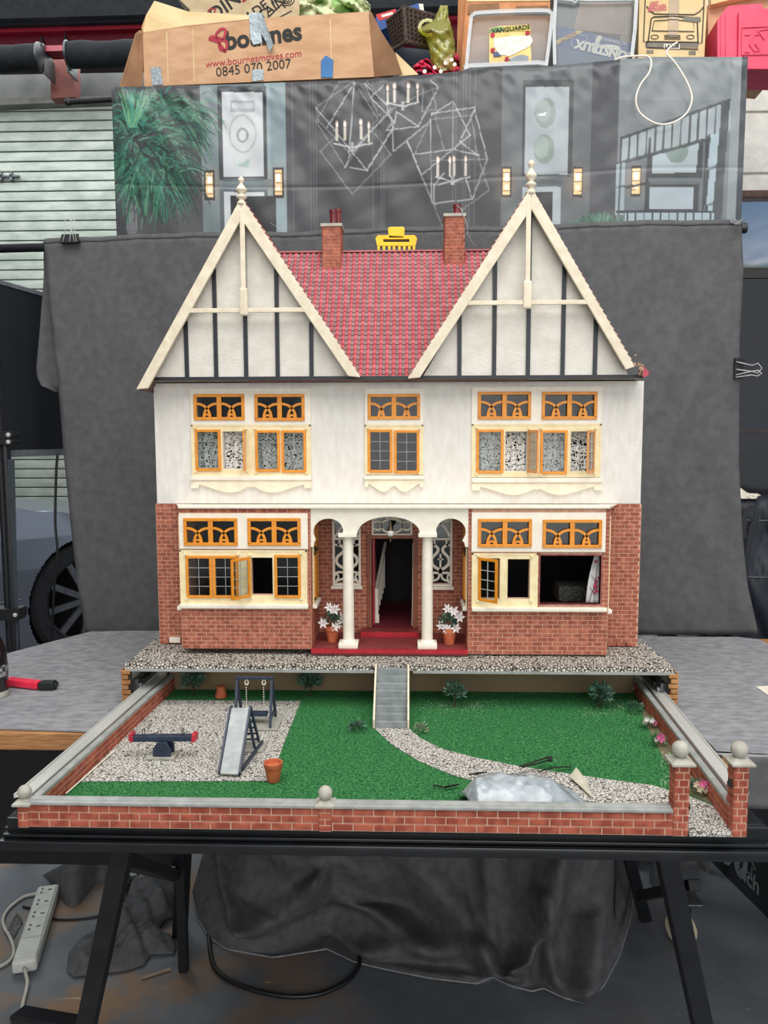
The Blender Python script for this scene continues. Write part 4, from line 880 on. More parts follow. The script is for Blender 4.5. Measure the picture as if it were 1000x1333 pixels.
mb = MB(); mb.cbox(*[PY(956, 1020, YFR).x - .004, PY(956, 1020, YFR).x + .001], YFR + .004, YFR + .010, PY(956, 1027, YFR).z, PY(956, 1018, YFR).z, .0008); mb.cbox(*[PY(899, 1020, YFR).x - .001, PY(899, 1020, YFR).x + .003], YFR + .004, YFR + .010, PY(956, 1058, YFR).z, PY(956, 1050, YFR).z, .0008); obj('gate_hinge', mb, M_timber, garden)

# ================================================================ things in the garden
M_navy = mat('navy_play_paint', (42, 54, 74), (32, 42, 60), rough=.4, scale=60)
M_concrete = mat('pale_concrete_base', (168, 166, 154), (150, 148, 136), rough=.85, scale=90)
M_redplastic = mat('red_seat_plastic', (190, 44, 60), (170, 34, 50), rough=.4)
zp = ZG + .0012
def yof(px_, py_): return PZ(px_, py_, zp).y
# staircase
ytop = yF - .0045; ybot = PZ(510, 948, zp).y; xa, xb = PY(487, 900, (ytop + ybot) / 2).x, PY(533, 900, (ytop + ybot) / 2).x
sc = thing('garden_staircase', 'steep grey model staircase with cream side strings leading from lawn up to the plinth', 'staircase', ((xa + xb) / 2, ybot, zp))
n = 8; rise = (ZL - .002 - zp) / n; run = (ytop - ybot) / n
for i in range(n):
    obj('stair_tread', MB().box(xa + .004, xb - .004, ybot + i * run, ytop - .0005, zp + i * rise + .0004, zp + (i + 1) * rise), mat('grey_stair_paint', (142, 148, 148), (122, 128, 128), rough=.6, scale=60) if i == 0 else MATS['grey_stair_paint'], sc)
for x0, x1 in ((xa, xa + .0035), (xb - .0035, xb)):
    pr = [Vector((x0, ybot - .003, zp)), Vector((x0, ybot - .003, zp + rise + .006)), Vector((x0, ybot + run * .6, zp + rise * 2 + .007)), Vector((x0, ytop - run * .9, ZL + .000)), Vector((x0, ytop - .0008, ZL + .0045)), Vector((x0, ytop - .0008, zp))]
    obj('side_string', MB().prism(pr, (x1 - x0, 0, 0)), M_barge, sc, bevel=.0008)
# see-saw
yy = yof(212, 990); c = PY(212, 985, yy); sw = thing('seesaw', 'dark blue model seesaw with red end seats on the paved corner', 'seesaw', (c.x, yy + .012, zp))
def sx_(px_): return PY(px_, 970, yy + .008).x
zs_ = PY(212, 961, yy + .008).z
obj('base_slab', MB().cbox(sx_(191), sx_(228), yy, yy + .03, zp + .0003, zp + .0042, .001), M_concrete, sw)
for dy in (.003, .021):
    q = [(sx_(200), zp + .0043), (sx_(223), zp + .0043), (sx_(223), zs_ - .016), (sx_(218), zs_ - .005), (sx_(206), zs_ - .005), (sx_(200), zs_ - .015)]
    obj('support', MB().prism([Vector((a, yy + dy, b)) for a, b in q], (0, .004, 0)), M_navy, sw, bevel=.0008)
obj('pivot', MB().lathe([(.0048, 0), (.0048, .026)], (sx_(211.5), yy + .001, zs_ - .011), 16, axis=(0, 1, 0)), M_navy, sw, smooth=True)
obj('plank', MB().bar((sx_(172), yy + .014, zs_ - .0025), (sx_(252), yy + .014, zs_ - .0005), .013, .0085), M_navy, sw, bevel=.0008)
for px_ in (172, 251):
    c_ = Vector((sx_(px_), yy + .014, zs_ - .0005)); s_ = 1 if px_ > 200 else -1
    obj('seat', MB().prism([c_ + Vector((-.002 * s_, -.008, -.007)), c_ + Vector((.005 * s_, -.008, -.004)), c_ + Vector((.005 * s_, -.008, .006)), c_ + Vector((-.001 * s_, -.008, .008))], (0, .016, 0)), M_redplastic, sw, bevel=.001)
for px_ in (186, 237):
    x = sx_(px_); obj('handle', MB().tube([(x, yy + .009, zs_ + .003), (x, yy + .009, zs_ + .009), (x, yy + .011, zs_ + .0125), (x, yy + .017, zs_ + .0125), (x, yy + .019, zs_ + .009), (x, yy + .019, zs_ + .003)], .0008, 6), M_darkmetal, sw, smooth='all')
# slide
ys0 = yof(300, 1010); A = PZ(299, 1010, zp + .001); ztop = None
ysl = ys0 + .085; T0 = PY(301, 923, ysl); T1 = PY(325, 923, ysl); B0 = PZ(286, 1009, zp + .002); B1 = PZ(311, 1010, zp + .002)
sl = thing('play_slide', 'dark blue model slide with a pale chute and ladder beside the swing', 'slide', (B0.x + .015, B0.y + .04, zp))
T0 = Vector((T0.x, ysl, T0.z)); T1 = Vector((T1.x, ysl, T0.z)); zt_ = T0.z
up = Vector((0, -.5, .9)).normalized()
obj('chute', MB().hexa([B0 + Vector((.001, 0, .001)), B1 + Vector((-.001, 0, .001)), T1 - Vector((.001, 0, 0)), T0 + Vector((.001, 0, 0)), B0 + Vector((.001, -.001, .003)), B1 + Vector((-.001, -.001, .003)), T1 + Vector((-.001, -.001, .0025)), T0 + Vector((.001, -.001, .0025))]), mat('pale_chute', (172, 176, 174), (148, 152, 152), rough=.5, scale=60), sl)
for a, b, sgn in ((B0, T0, -1), (B1, T1, 1)): obj('side_rail', MB().bar(a + Vector((sgn * .0012, 0, .003)), b + Vector((sgn * .0012, 0, .002)), .0028, .0075), M_navy, sl)
ylad = ysl + .022
for x in (T0.x, T1.x + .001):
    obj('ladder_post', MB().bar((x, ysl + .001, zt_ + .004), (x + .006, ylad + .012, zp + .004), .003, .004), M_navy, sl)
    obj('strut', MB().bar((x, ysl - .010, zt_ - .012), (x + .004, ysl + .008, zp + .004), .003, .0035), M_navy, sl)
for i in range(5):
    t = .18 + i * .17; obj('rung', MB().bar((T0.x + .006 * t, ysl + (.033) * t, zt_ + (zp - zt_) * t), (T1.x + .001 + .006 * t, ysl + .033 * t, zt_ + (zp - zt_) * t), .0025, .0025), M_navy, sl)
obj('floor_brace', MB().bar((B1.x + .001, B1.y + .02, zp + .004), (T1.x + .014, ylad + .006, zp + .006), .003, .006), M_navy, sl)
obj('base_slab', MB().cbox(T0.x + .004, T1.x + .020, ysl - .002, ylad + .016, zp + .0003, zp + .0035, .001), M_concrete, sl)
# swing
ysw = yof(352, 952); W0 = PY(309, 882, ysw + .035); W1 = PY(354, 882, ysw + .035); zt_ = W0.z; swg = thing('swing_set', 'dark blue model swing frame with white bead chains behind the slide', 'swing', ((W0.x + W1.x) / 2, ysw + .03, zp))
obj('base_slab', MB().cbox(W0.x + .004, W1.x + .014, ysw, ysw + .066, zp + .0003, zp + .0035, .001), M_concrete, swg)
ym = ysw + .034
obj('top_beam', MB().bar((W0.x - .003, ym, zt_), (W1.x + .003, ym, zt_), .006, .005), M_navy, swg, bevel=.0006)
for x in (W0.x, W1.x):
    for dy in (-.028, .026): obj('leg', MB().bar((x, ym, zt_ - .002), (x + .001, ym + dy, zp + .0036), .0042, .0042), M_navy, swg)
    obj('leg_brace', MB().bar((x, ym - .024, zp + .016), (x, ym + .022, zp + .016), .003, .005), M_navy, swg)
for t in (.27, .77):
    x = W0.x + (W1.x - W0.x) * t
    obj('chain_hook', MB().tube([(x + .003 * math.cos(R(a)), ym, zt_ - .008 + .0045 * math.sin(R(a))) for a in range(0, 361, 40)], .0011, 6), M_trim, swg, smooth='all')
    mb = MB()
    for i in range(11): mb.ball((x, ym - .004, zt_ - .016 - i * .0039), .0011, 6)
    obj('bead_chain', mb, M_trim, swg, kind='stuff')
xa_, xb_ = W0.x + (W1.x - W0.x) * .18, W0.x + (W1.x - W0.x) * .88
obj('seat', MB().cbox(xa_, xb_, ym - .013, ym + .004, zt_ - .064, zt_ - .059, .001), M_navy, swg)
# terracotta pots
def pot_mb(c, r, h):
    return MB().lathe([(r * .66, 0), (r * .94, h * .74), (r * 1.0, h * .74), (r * 1.04, h * .78), (r * 1.04, h), (r * .9, h), (r * .86, h * .8)], c, 26)
p = PZ(356, 1016, zp); pt = thing('terracotta_pot', 'empty terracotta pot standing alone on the lawn edge beside the slide', 'plant pot', p); obj('pot', pot_mb(p, .0132, .0275), M_terra, pt, smooth=True)
p = PZ(288, 907, zp); pt = thing('terracotta_pot', 'upturned terracotta pot at the back of the garden by the tan board', 'plant pot', p)
obj('pot', MB().lathe([(.0110, 0), (.0110, .006), (.0100, .006), (.0078, .021), (.001, .0215)], p, 22), M_terra, pt, smooth=True)
# shrubs
M_leaf = mat('blue_green_leaf', (88, 122, 100), (44, 76, 60), rough=.7, scale=160, lo=.4, hi=.6)
M_leaf2 = mat('fresh_green_leaf', (96, 150, 88), (56, 104, 62), rough=.7, scale=160)
M_stem = mat('brown_stem', (74, 58, 44), (54, 42, 32), rough=.9)
def leaves(mb, c, rx, rz, n, ln, wd, rg, up=.35):
    for k in range(n):
        th = rg.uniform(0, 6.283); ph = math.acos(rg.uniform(-.5, 1)); d = Vector((math.sin(ph) * math.cos(th), math.sin(ph) * math.sin(th), math.cos(ph)))
        o_ = c + Vector((d.x * rx, d.y * rx, d.z * rz)) * rg.uniform(.25, .85); t = (d + Vector((0, 0, up)) + Vector((rg.uniform(-.4, .4), rg.uniform(-.4, .4), rg.uniform(-.4, .4)))).normalized()
        s_ = t.cross(Vector((rg.uniform(-1, 1), rg.uniform(-1, 1), rg.uniform(-1, 1)))).normalized() * wd; l = ln * rg.uniform(.7, 1.2)
        mb.quad(o_, o_ + t * l * .5 + s_, o_ + t * l, o_ + t * l * .5 - s_)
def shrub(px_, py_, hh, rr, label, nm="potted_shrub", flower=None, stem=True, seed=1, n=150, cat='shrub', leaf=None, ln=None):
    rg = random.Random(seed); p = PZ(px_, py_, zp); p.z = zp; t = thing(nm, label, cat, p)
    if stem: obj('stem', MB().tube([p, p + Vector((.0006, 0, hh * .3)), p + Vector((0, 0, hh * .55))], [.0016, .0013, .0008], 6), M_stem, t)
    mb = MB(); leaves(mb, p + Vector((0, 0, hh * (.62 if stem else .42))), rr, hh * .40, n, ln or rr * .55, rr * .11, rg)
    for k in range(n // 12):
        mb.tube([p + Vector((0, 0, hh * .3)), p + Vector((rg.uniform(-rr, rr) * .7, rg.uniform(-rr, rr) * .7, hh * rg.uniform(.6, .95)))], .0004, 4, False)
    obj('foliage', mb, leaf or M_leaf, t, normals=False)
    if flower:
        for fx in flower:
            c = p + Vector((fx[0], fx[1], fx[2])); m_ = MB()
            for j in range(6):
                a = R(60 * j + seed * 13); d = Vector((math.cos(a), -.35, math.sin(a))).normalized(); s_ = Vector((-math.sin(a), 0, math.cos(a))) * fx[3] * .3
                m_.quad(c, c + d * fx[3] * .6 + s_, c + d * fx[3], c + d * fx[3] * .6 - s_)
            obj('flower', m_, fx[4], t, normals=False)
    return t
M_pink = mat('pink_petal', (232, 120, 168), (216, 90, 144), rough=.6); M_whitep = mat('white_petal', (236, 232, 226), (216, 206, 206), rough=.6)
shrub(252, 905, .045, .0215, n=240, label='dark bushy model tree at the back left beside the upturned pot', seed=2, nm='model_tree', cat='tree')
shrub(404, 906, .045, .0215, label='round spiky model tree behind the swing, against the tan board', seed=3, nm='model_tree', cat='tree', n=280)
shrub(592, 920, .046, .0185, n=200, label='loose leafy shrub on the lawn just right of the staircase top', seed=4, nm='model_shrub')
shrub(781, 921, .044, .0215, label='dense rounded shrub at the back right of the lawn', seed=5, nm='model_shrub', n=300)
shrub(465, 951, .017, .0150, 'low flat green plant on the lawn left of the staircase foot', seed=6, nm='low_plant', stem=False, n=110, cat='plant')
shrub(548, 953, .017, .0125, 'small pale-leaved plant on the lawn right of the staircase foot', seed=7, nm='low_plant', stem=False, n=110, cat='plant', leaf=mat('silver_leaf', (150, 166, 136), (84, 112, 76), scale=260))
shrub(826, 927, .022, .015, 'dark green plant at the back right corner of the border', seed=8, nm='border_plant', stem=False, n=90, cat='plant')
shrub(844, 947, .020, .0130, 'pink and white flowering plant, furthest back in the right border', nm='flowering_plant', seed=9, stem=False, cat='plant', leaf=M_leaf2, n=110, flower=[(-.005, -.006, .017, .006, M_whitep), (.003, -.008, .016, .006, M_whitep), (.008, -.006, .011, .0065, M_pink), (-.008, -.005, .012, .005, M_whitep)])
shrub(857, 970, .021, .0125, 'bright pink flowering plant midway along the right border', nm='flowering_plant', seed=10, stem=False, cat='plant', leaf=M_leaf2, n=120, flower=[(.0, -.008, .018, .008, M_pink), (.003, -.009, .013, .0065, M_pink), (-.006, -.007, .013, .005, M_whitep)])
shrub(876, 995, .017, .011, 'white flowered plant partly hidden behind the left gate post', nm='flowering_plant', seed=11, stem=False, cat='plant', leaf=M_leaf2, n=90, flower=[(-.003, -.006, .013, .006, M_whitep), (.003, -.007, .012, .006, M_whitep)])
shrub(910, 1034, .023, .0125, 'pink and cream flowering plant seen through the gateway', nm='flowering_plant', seed=12, stem=False, cat='plant', n=120, flower=[(-.006, -.007, .018, .007, mat('cream_petal', (226, 206, 178), (206, 180, 150))), (.001, -.008, .020, .007, M_pink), (.008, -.008, .018, .008, M_pink), (-.002, -.009, .012, .006, MATS['cream_petal']), (.005, -.008, .011, .006, MATS['cream_petal'])])
shrub(157, 1044, .006, .009, 'tiny turquoise-green tuft at the front left of the lawn', nm='plant_tuft', seed=13, stem=False, cat='plant', n=60, ln=.004, leaf=mat('turquoise_leaf', (120, 176, 156), (70, 130, 110)))
shrub(338, 1047, .005, .009, 'tiny pale tuft behind the front wall, left of the middle post', nm='plant_tuft', seed=14, stem=False, cat='plant', n=50, ln=.004, leaf=mat('pale_mint_leaf', (180, 206, 180), (130, 170, 130)))
tag(obj('white_stick', MB().tube([PZ(86, 1033, zp + .001), PZ(149, 977, zp + .003)], .0011, 6), M_trim), 'thin white stick lying across the front left corner of the garden', 'stick')
# lilies on the porch
def lily(px_, py_, label, seed):
    rg = random.Random(seed); y = YB + .052 if seed == 1 else YB + .040; z0 = zf; q = PY(px_, py_, y); p = Vector((q.x, y, z0)); t = thing('potted_lily', label, 'potted plant', p)
    obj('pot', MB().lathe([(.0095, 0), (.0135, .024), (.0150, .024), (.0154, .032), (.0140, .032), (.0130, .026)], p, 24), M_terra, t, smooth=True)
    obj('soil', MB().lathe([(.0128, .026), (.0126, .0275)], p, 18), M_soil, t)
    mb = MB(); leaves(mb, p + Vector((0, 0, .042)), .016, .014, 60, .016, .0030, rg); obj('foliage', mb, M_leaf, t, normals=False)
    for k in range(8):
        a = rg.uniform(0, 6.28) if k > 3 else (k * 1.57 + .6); rr = .018 if k > 1 else .008
        c = p + Vector((rr * math.cos(a) * 1.15, -.010 - .006 * rg.random(), .050 + .018 * math.sin(a) + (.008 if k < 2 else 0))); m_ = MB(); L_ = .0115 * rg.uniform(.85, 1.15); fd = Vector((rg.uniform(-.5, .5), -1, rg.uniform(-.2, .5))).normalized(); e1 = fd.cross(Vector((0, 0, 1))).normalized(); e2 = fd.cross(e1)
        for j in range(6):
            b = R(60 * j + rg.uniform(-8, 8)); d = (e1 * math.cos(b) + e2 * math.sin(b)); s_ = (e1 * -math.sin(b) + e2 * math.cos(b)) * L_ * .24; o2 = c - fd * .002
            m_.quad(o2, o2 + d * L_ * .45 + fd * .0025 + s_, o2 + d * L_ + fd * .0005, o2 + d * L_ * .45 + fd * .0025 - s_)
        m_.ball(c + fd * .002, .0009, 6)
        obj('lily_flower', m_, M_whitep, t, normals=False)
        obj('stem', MB().tube([p + Vector((0, 0, .028)), p * .5 + c * .5 + Vector((0, .002, .008)), c], .0006, 5), M_leaf, t)
lily(433, 832, 'white lilies in a terracotta pot on the porch, left of the columns', 1)
lily(585, 836, 'white lilies in a terracotta pot on the porch, right of the columns', 2)
# plastic bag and cable ties
bz = zp; P0 = [PZ(596, 1026, bz), PZ(617, 1047, bz), PZ(775, 1047, bz), PZ(762, 1012, bz), PZ(700, 1004, bz), PZ(600, 1008, bz)]
bag = thing('plastic_bag', 'crumpled clear plastic bag of grey grit lying on the lawn by the front wall', 'bag', PZ(680, 1040, bz))
yA = YFR + .0185
def bagP(u, v):
    x = PZ(597 + 178 * u, 1040, bz).x; y0 = yA + .002 * math.sin(u * 9); y1 = y0 + .088 * (.55 + .45 * math.sin(math.pi * min(1, u * 1.1 + .05)) ** .5); y = y0 + (y1 - y0) * v
    if u < .12: x += .016 * (1 - u / .12) * (1 - v)
    if u > .9: x += -.018 * (u - .9) / .1 * v
    e = min(1, 5 * u + .42, 2.6 * (1 - u) + .04) * (max(0, math.sin(math.pi * min(1, max(0, v * .92 + .06)))) ** .6)
    h = .0400 * e * (1 - .25 * abs(u - .45)) + .0016 * noise1(u * 6, v * 4, 2) * e + .0007 * noise1(u * 17, v * 9, 5) * e
    return (x, y, bz + .0012 + max(0, h))
bagm = mat('cloudy_polythene', (168, 176, 180), (128, 136, 142), rough=.25, scale=50, detail=5, bump=.5, bscale=90, coat=.6)
obj('polythene', MB().grid(bagP, 70, 40), bagm, bag, smooth='all', solid=.0006)
q = [PZ(742, 1015, bz) + Vector((0, 0, .004)), PZ(750, 1008, bz) + Vector((0, 0, .010)), PZ(764, 1020, bz) + Vector((0, 0, .004)), PZ(772, 1042, bz) + Vector((0, 0, .003))]
obj('bag_flap', MB().prism(q, (0, 0, .001)), mat('yellowed_polythene', (206, 202, 182), (186, 180, 160), rough=.3), bag)
M_tie = mat('black_nylon', (26, 28, 30), rough=.35)
def tie(name, label, pts, head=None, w=.0022):
    t = thing(name, label, 'cable tie', PZ(*pts[0], zp)); P_ = [PZ(a, b, zp) + Vector((0, 0, h)) for a, b, h in [(q_[0], q_[1], q_[2] if len(q_) > 2 else .002) for q_ in pts]] if False else None
    pp = [PZ(q_[0], q_[1], zp + q_[2]) for q_ in pts]; mb = MB()
    for a, b in zip(pp[:-1], pp[1:]): mb.bar(a, b, w, .0012)
    obj('strap', mb, M_tie, t)
    if head: c = PZ(head[0], head[1], zp + head[2]); obj('head', MB().cbox(c.x - .0035, c.x + .0035, c.y - .004, c.y + .004, c.z - .003, c.z + .003, .001), M_tie, t)
def tie(name, label, pts, head=None, w=.0022):
    pp = [PZ(q_[0], q_[1], zp + q_[2]) for q_ in pts]; t = thing(name, label, 'cable tie', pp[0]); mb = MB()
    for a, b in zip(pp[:-1], pp[1:]): mb.bar(a, b, w, .0012)
    obj('strap', mb, M_tie, t)
    if head: c = PZ(head[0], head[1], zp + head[2]); obj('head', MB().cbox(c.x - .0035, c.x + .0035, c.y - .004, c.y + .004, c.z - .003, c.z + .003, .001), M_tie, t)
tie('cable_tie', 'looped black cable tie with its head up, behind the plastic bag', [(676, 998, .012), (700, 990, .014), (716, 985, .015), (714, 990, .012), (680, 999, .010)], (716, 988, .014), .0026)
tie('cable_tie', 'straight black cable tie pointing right behind the plastic bag', [(700, 1005, .004), (722, 999, .006), (744, 998, .004)], None, .0022)
tie('cable_tie', 'black cable tie sticking out to the left of the plastic bag', [(564, 1022, .003), (580, 1025, .003), (598, 1021, .004), (580, 1024, .006)], None, .0026)
tie('cable_tie', 'thin curled black cable tie lying on top of the plastic bag', [(611, 1009, .026), (622, 1006, .027), (634, 1005, .027), (620, 1008, .027), (610, 1008, .0268)], None, .0014)
# ================================================================ TABLES
YT0, YT1 = -.545, .42
tab = thing('black_trestle_table', "black-painted table with a moulded front edge carrying the whole dolls' house", 'table', (0, -.05, 0))
# the table's front edge runs very slightly out of square with the picture, as photographed
xL, xR = PY(2, 1095, YT0).x, PY(1006, 1095, YT0).x
obj('tabletop', MB().box(xL + .01, xR - .006, YT0 + .012, YT1, ZT - .022, ZT), M_black, tab, bevel=.002)
z1 = PY(450, 1091, YT0).z; z2 = PY(450, 1098, YT0 - .004).z; z3 = PY(450, 1112, YT0 - .004).z
mb = MB(); mb.cbox(xL + .006, xR - .003, YT0 + .004, YT0 + .03, z1 - .001, ZT - .0005, .0015); mb.cbox(xL + .002, xR - .001, YT0 - .002, YT0 + .03, z2, z1, .002); mb.cbox(xL - .002, xR + .001, YT0 - .008, YT0 + .03, z3, z2 - .0012, .004); mb.box(xL + .004, xR - .003, YT0 + .002, YT0 + .03, z3 - .006, z3)
obj('edge_moulding', mb, M_black, tab, smooth=True)
mb = MB(); mb.cbox(xR - .012, xR + .004, YT0 + .01, YT1, z3, z1 + .003, .003); mb.cbox(xL - .002, xL + .012, YT0 + .01, YT1, z3, z1 + .003, .003); obj('side_moulding', mb, M_black, tab, smooth=True)
zt0 = ZT - .024
def leg(pa, ya, pb, yb_, zb, w, name='leg'):
    a = PY(pa[0], pa[1], ya); b = PY(pb[0], pb[1], yb_); d = (b - a); a2 = a + d * ((zt0 - a.z) / d.z); b2 = a + d * ((zb - a.z) / d.z)
    obj(name, MB().bar(a2, b2, w, w, up=(0, 1, 0)), M_blackleg, tab, bevel=.002); return a2, b2
A1, A2 = leg((158, 1118), -.50, (113, 1333), -.46, .002, .026)
B1, B2 = leg((868, 1118), -.49, (914, 1333), -.46, .002, .027)
C1, C2 = leg((239, 1120), .28, (236, 1180), .30, .002, .032)
D1, D2 = leg((821, 1125), .38, (846, 1216), .42, .002, .028)
def lerp(a, b, t): return a + (b - a) * t
obj('cross_brace', MB().bar(PY(160, 1120, -.40), PY(232, 1141, .26), .026, .022), M_blackleg, tab, bevel=.002)
obj('cross_brace', MB().bar(PY(835, 1166, .30), PY(905, 1152, -.0), .026, .022), M_blackleg, tab, bevel=.002)
obj('foot_rail', MB().bar(PY(24, 1327, -.40), PY(104, 1342, -.46), .03, .03), M_blackleg, tab, bevel=.004)
mb = MB(); mb.bar(PY(858, 1118, -.2), PY(885, 1160, .1), .006, .018); obj('hinge_strap', mb, M_blackleg, tab)
# side tables with a grey suede cover
M_oak = mat('oak_lipping', (182, 132, 84), (146, 98, 58), rough=.55, scale=30, stretch=(1, 8, 14), bump=.1)
zc_ = .757
def side_table(x0, x1, y0, y1, label, cl, poly, drop=None):
    t = thing('oak_side_table', label, 'table', ((x0 + x1) / 2, y1 - .2, 0))
    obj('tabletop', MB().cbox(x0, x1, y0, y1, zc_ - .034, zc_ - .004, .003), M_oak, t)
    for x in (x0 + .04, x1 - .04):
        for y in ((y0 + .3, y1 - .05)): obj('leg', MB().box(x - .010, x + .010, y - .010, y + .010, .001, zc_ - .0345), M_blackleg, t)
    c = obj('grey_cloth', MB().prism(poly, (0, 0, -.0022)), M_cloth2, None)
    return t
pl = [PZ(a, b, zc_) for a, b in ((-60, 868), (0, 853), (60, 837), (118, 822), (168, 821), (262, 821))]; xr_ = -.503
poly = [Vector((p.x, p.y, zc_)) for p in pl if p.x < -.52] + [Vector((-.507, .43, zc_)), Vector((-.507, PZ(118, 952, zc_).y, zc_)), PZ(118, 952, zc_), PZ(60, 950, zc_), PZ(-60, 946, zc_)]
y0 = PZ(60, 953, zc_).y
t1 = side_table(-1.05, -.507, y0 + .003, .40, 'oak-edged table to the left of the dolls\' house, under a grey cloth', None, poly) if False else None
def build_side(x0, x1, y0, y1, tl, poly, cl, extra=None, thick=.0022):
    t = thing('oak_side_table', tl, 'table', ((x0 + x1) / 2, y1 - .2, 0))
    obj('tabletop', MB().cbox(x0, x1, y0, y1, zc_ - .034, zc_ - .0035, .003), M_oak, t)
    obj('dark_filler_board', MB().box(x0 + .01, x1 - .01, y1 - .02, y1 - .002, .25, zc_ - .0345), M_blackleg, t)  # added dark board that blackens the space under the tabletop
    for x in ((x0 + .04, x1 - .022) if x0 < 0 else (x0 + .022, x1 - .04)):
        for y in (y1 - .035,): obj('leg', MB().box(x - .010, x + .010, y - .010, y + .010, .001, zc_ - .0345), M_blackleg, t)
    o = thing('table_cloth', cl, 'cloth', (poly[0].x, poly[0].y, zc_)); obj('cloth_top', MB().prism(poly, (0, 0, -thick)), M_cloth2, o)
    return o
build_side(-1.10, -.508, y0 + .004, .22, "oak-edged table on the left of the dolls' house, covered by a grey cloth", poly, 'grey suede cloth spread over the left-hand oak table')
yr = PZ(960, 985, zc_).y
poly = [PZ(886, 905, zc_)] ; poly = [Vector((.487, .40, zc_)), PZ(905, 829, zc_), PZ(960, 829, zc_), PZ(988, 832, zc_), PZ(1000, 838, zc_), PZ(1060, 862, zc_), PZ(1060, 985, zc_), PZ(975, 985, zc_), PZ(948, 985, zc_), PZ(935, 981, zc_), PZ(920, 977, zc_), PZ(914, 979, zc_), Vector((.487, PZ(905, 978, zc_).y, zc_))]
rc = build_side(.4885, 1.10, yr + .006, .39, "oak-edged table on the right of the dolls' house, its cloth hanging over the front", poly, 'grey suede cloth spread over the right-hand oak table and hanging at the front')
za = PY(980, 1056, yr - .016).z; xa_ = PZ(948, 985, zc_).x
obj('cloth_drop', MB().grid(lambda u, v: (xa_ + .01 + (1.05 - xa_) * u, yr - .0006 - (.004 + .004 * math.sin(u * 14)) * (1 - v), za + (zc_ - .001 - za) * v), 40, 10), M_cloth, rc, smooth='all', solid=.002)
# things lying on the side tables
zt_ = zc_ + .0008
hp = PZ(60, 897, zt_); pen = thing('highlighter_pen', 'bright red highlighter pen with a black cap lying on the left table', 'pen', hp)
a, b, c = PZ(10, 892, zt_), PZ(52, 897, zt_), PZ(75, 897, zt_); up = Vector((0, 0, .0085))
obj('barrel', MB().bar(a + up, b + up, .020, .015), mat('coral_red_plastic', (236, 52, 82), (224, 40, 70), rough=.35), pen, bevel=.003)
obj('cap', MB().bar(b + up, c + up - (c - b) * .12, .021, .016), M_tie, pen, bevel=.003); obj('cap_tip', MB().bar(b + (c - b) * .8 + up, c + up, .015, .011), M_tie, pen, bevel=.002)
bt = PZ(-6, 905, zt_); bottle = thing('drink_bottle', 'dark bottle with a white-lined label cut off by the left edge, beside the highlighter', 'bottle', bt); rb = .024; 
obj('body', MB().lathe([(rb, 0), (rb * 1.02, .01), (rb, .085), (rb * .72, .108), (rb * .5, .118)], bt, 26), mat('cola_dark_plastic', (30, 26, 30), (22, 20, 22), rough=.15, coat=.6), bottle, smooth=True)
obj('label', MB().lathe([(rb * 1.03, .040), (rb * 1.03, .062)], bt, 26), mat('grey_white_label', (150, 150, 152), (50, 50, 54), scale=160, lo=.48, hi=.52), bottle, smooth=True)
obj('base_rim', MB().lathe([(rb * 1.03, .0), (rb * 1.05, .006), (rb * 1.0, .014)], bt, 26), M_cap, bottle, smooth=True); obj('lid', MB().lathe([(rb * .5, .1185), (rb * .5, .13)], bt, 20), M_trim, bottle)
tag(obj('paper_sheet', MB().prism([PZ(984, 894, zt_), PZ(1000, 893, zt_), PZ(1030, 894, zt_), PZ(1030, 912, zt_), PZ(1000, 905, zt_)], (0, 0, .0006)), M_trim), 'corner of a white paper sheet at the right edge of the right-hand table', 'paper')

# ================================================================ BACKDROP CLOTH ON ITS POLE
def top_y(px): return 314 + (px - 57) * (290 - 314) / (965 - 57) + 1.2 * math.sin(px * .021)
le = [(290, 57), (312, 57), (400, 64), (500, 76), (600, 84), (700, 94), (760, 101), (824, 112)]; re = [(288, 965), (350, 968), (440, 963), (600, 962), (700, 967), (760, 973), (800, 982), (828, 988)]
def interp(tb, y):
    for (y0_, x0_), (y1_, x1_) in zip(tb[:-1], tb[1:]):
        if y <= y1_: return x0_ + (x1_ - x0_) * max(0, (y - y0_)) / (y1_ - y0_)
    return tb[-1][1]
def clothP(u, v):
    vb = 826; px0 = 57 + (965 - 57) * u; t = top_y(px0); py = t + (vb - t) * v; px = interp(le, py) * (1 - u) + interp(re, py) * u
    w = .006 * math.sin(u * 21 + v * 1.5) * (.3 + v) + .004 * noise1(u * 8, v * 3, 1) + .0025 * noise1(u * 30, v * 9, 4) + .006 * v * math.sin(u * 47 + 2) * .4
    w *= min(1, v * 7)
    return BF.px(px, py, w)
bc = thing('backdrop_cloth', "charcoal suede cloth hung over a pole as backdrop right behind the dolls' house", 'cloth', BF.px(520, 824, 0))
obj('cloth_sheet', MB().grid(clothP, 150, 70), M_cloth, bc, smooth='all', solid=.0025)
# roll over the pole
pa, pb = BF.px(57, 315, .012), BF.px(966, 291, .012)
def roll(u, v):
    a = R(200 - 200 * v); p = BF.px(57 + 909 * u, top_y(57 + 909 * u) + 1.5, .0) + BF.N * .013; return p + BF.N * (-.0145 * math.cos(R(-180 * v)) ) * 1.0 + Vector((0, 0, .0145 * math.sin(R(180 * v)) + .001 * noise1(u * 40, v, 2)))
obj('cloth_roll', MB().grid(roll, 150, 8), M_cloth, bc, smooth='all', solid=.0022)
def flap(u, v):
    lx = [(318, 57, 57), (360, 57, 62), (440, 51, 70), (482, 47, 76), (500, 51, 80), (507, 60, 82), (510, 72, 84)]
    y = 318 + 192 * v
    for (a0, l0, r0), (a1, l1, r1) in zip(lx[:-1], lx[1:]):
        if y <= a1: t = (y - a0) / (a1 - a0); l = l0 + (l1 - l0) * t; r = r0 + (r1 - r0) * t; break
    return BF.px(l + (r + 8 - l) * u, y, .030 + .003 * math.sin(u * 6))
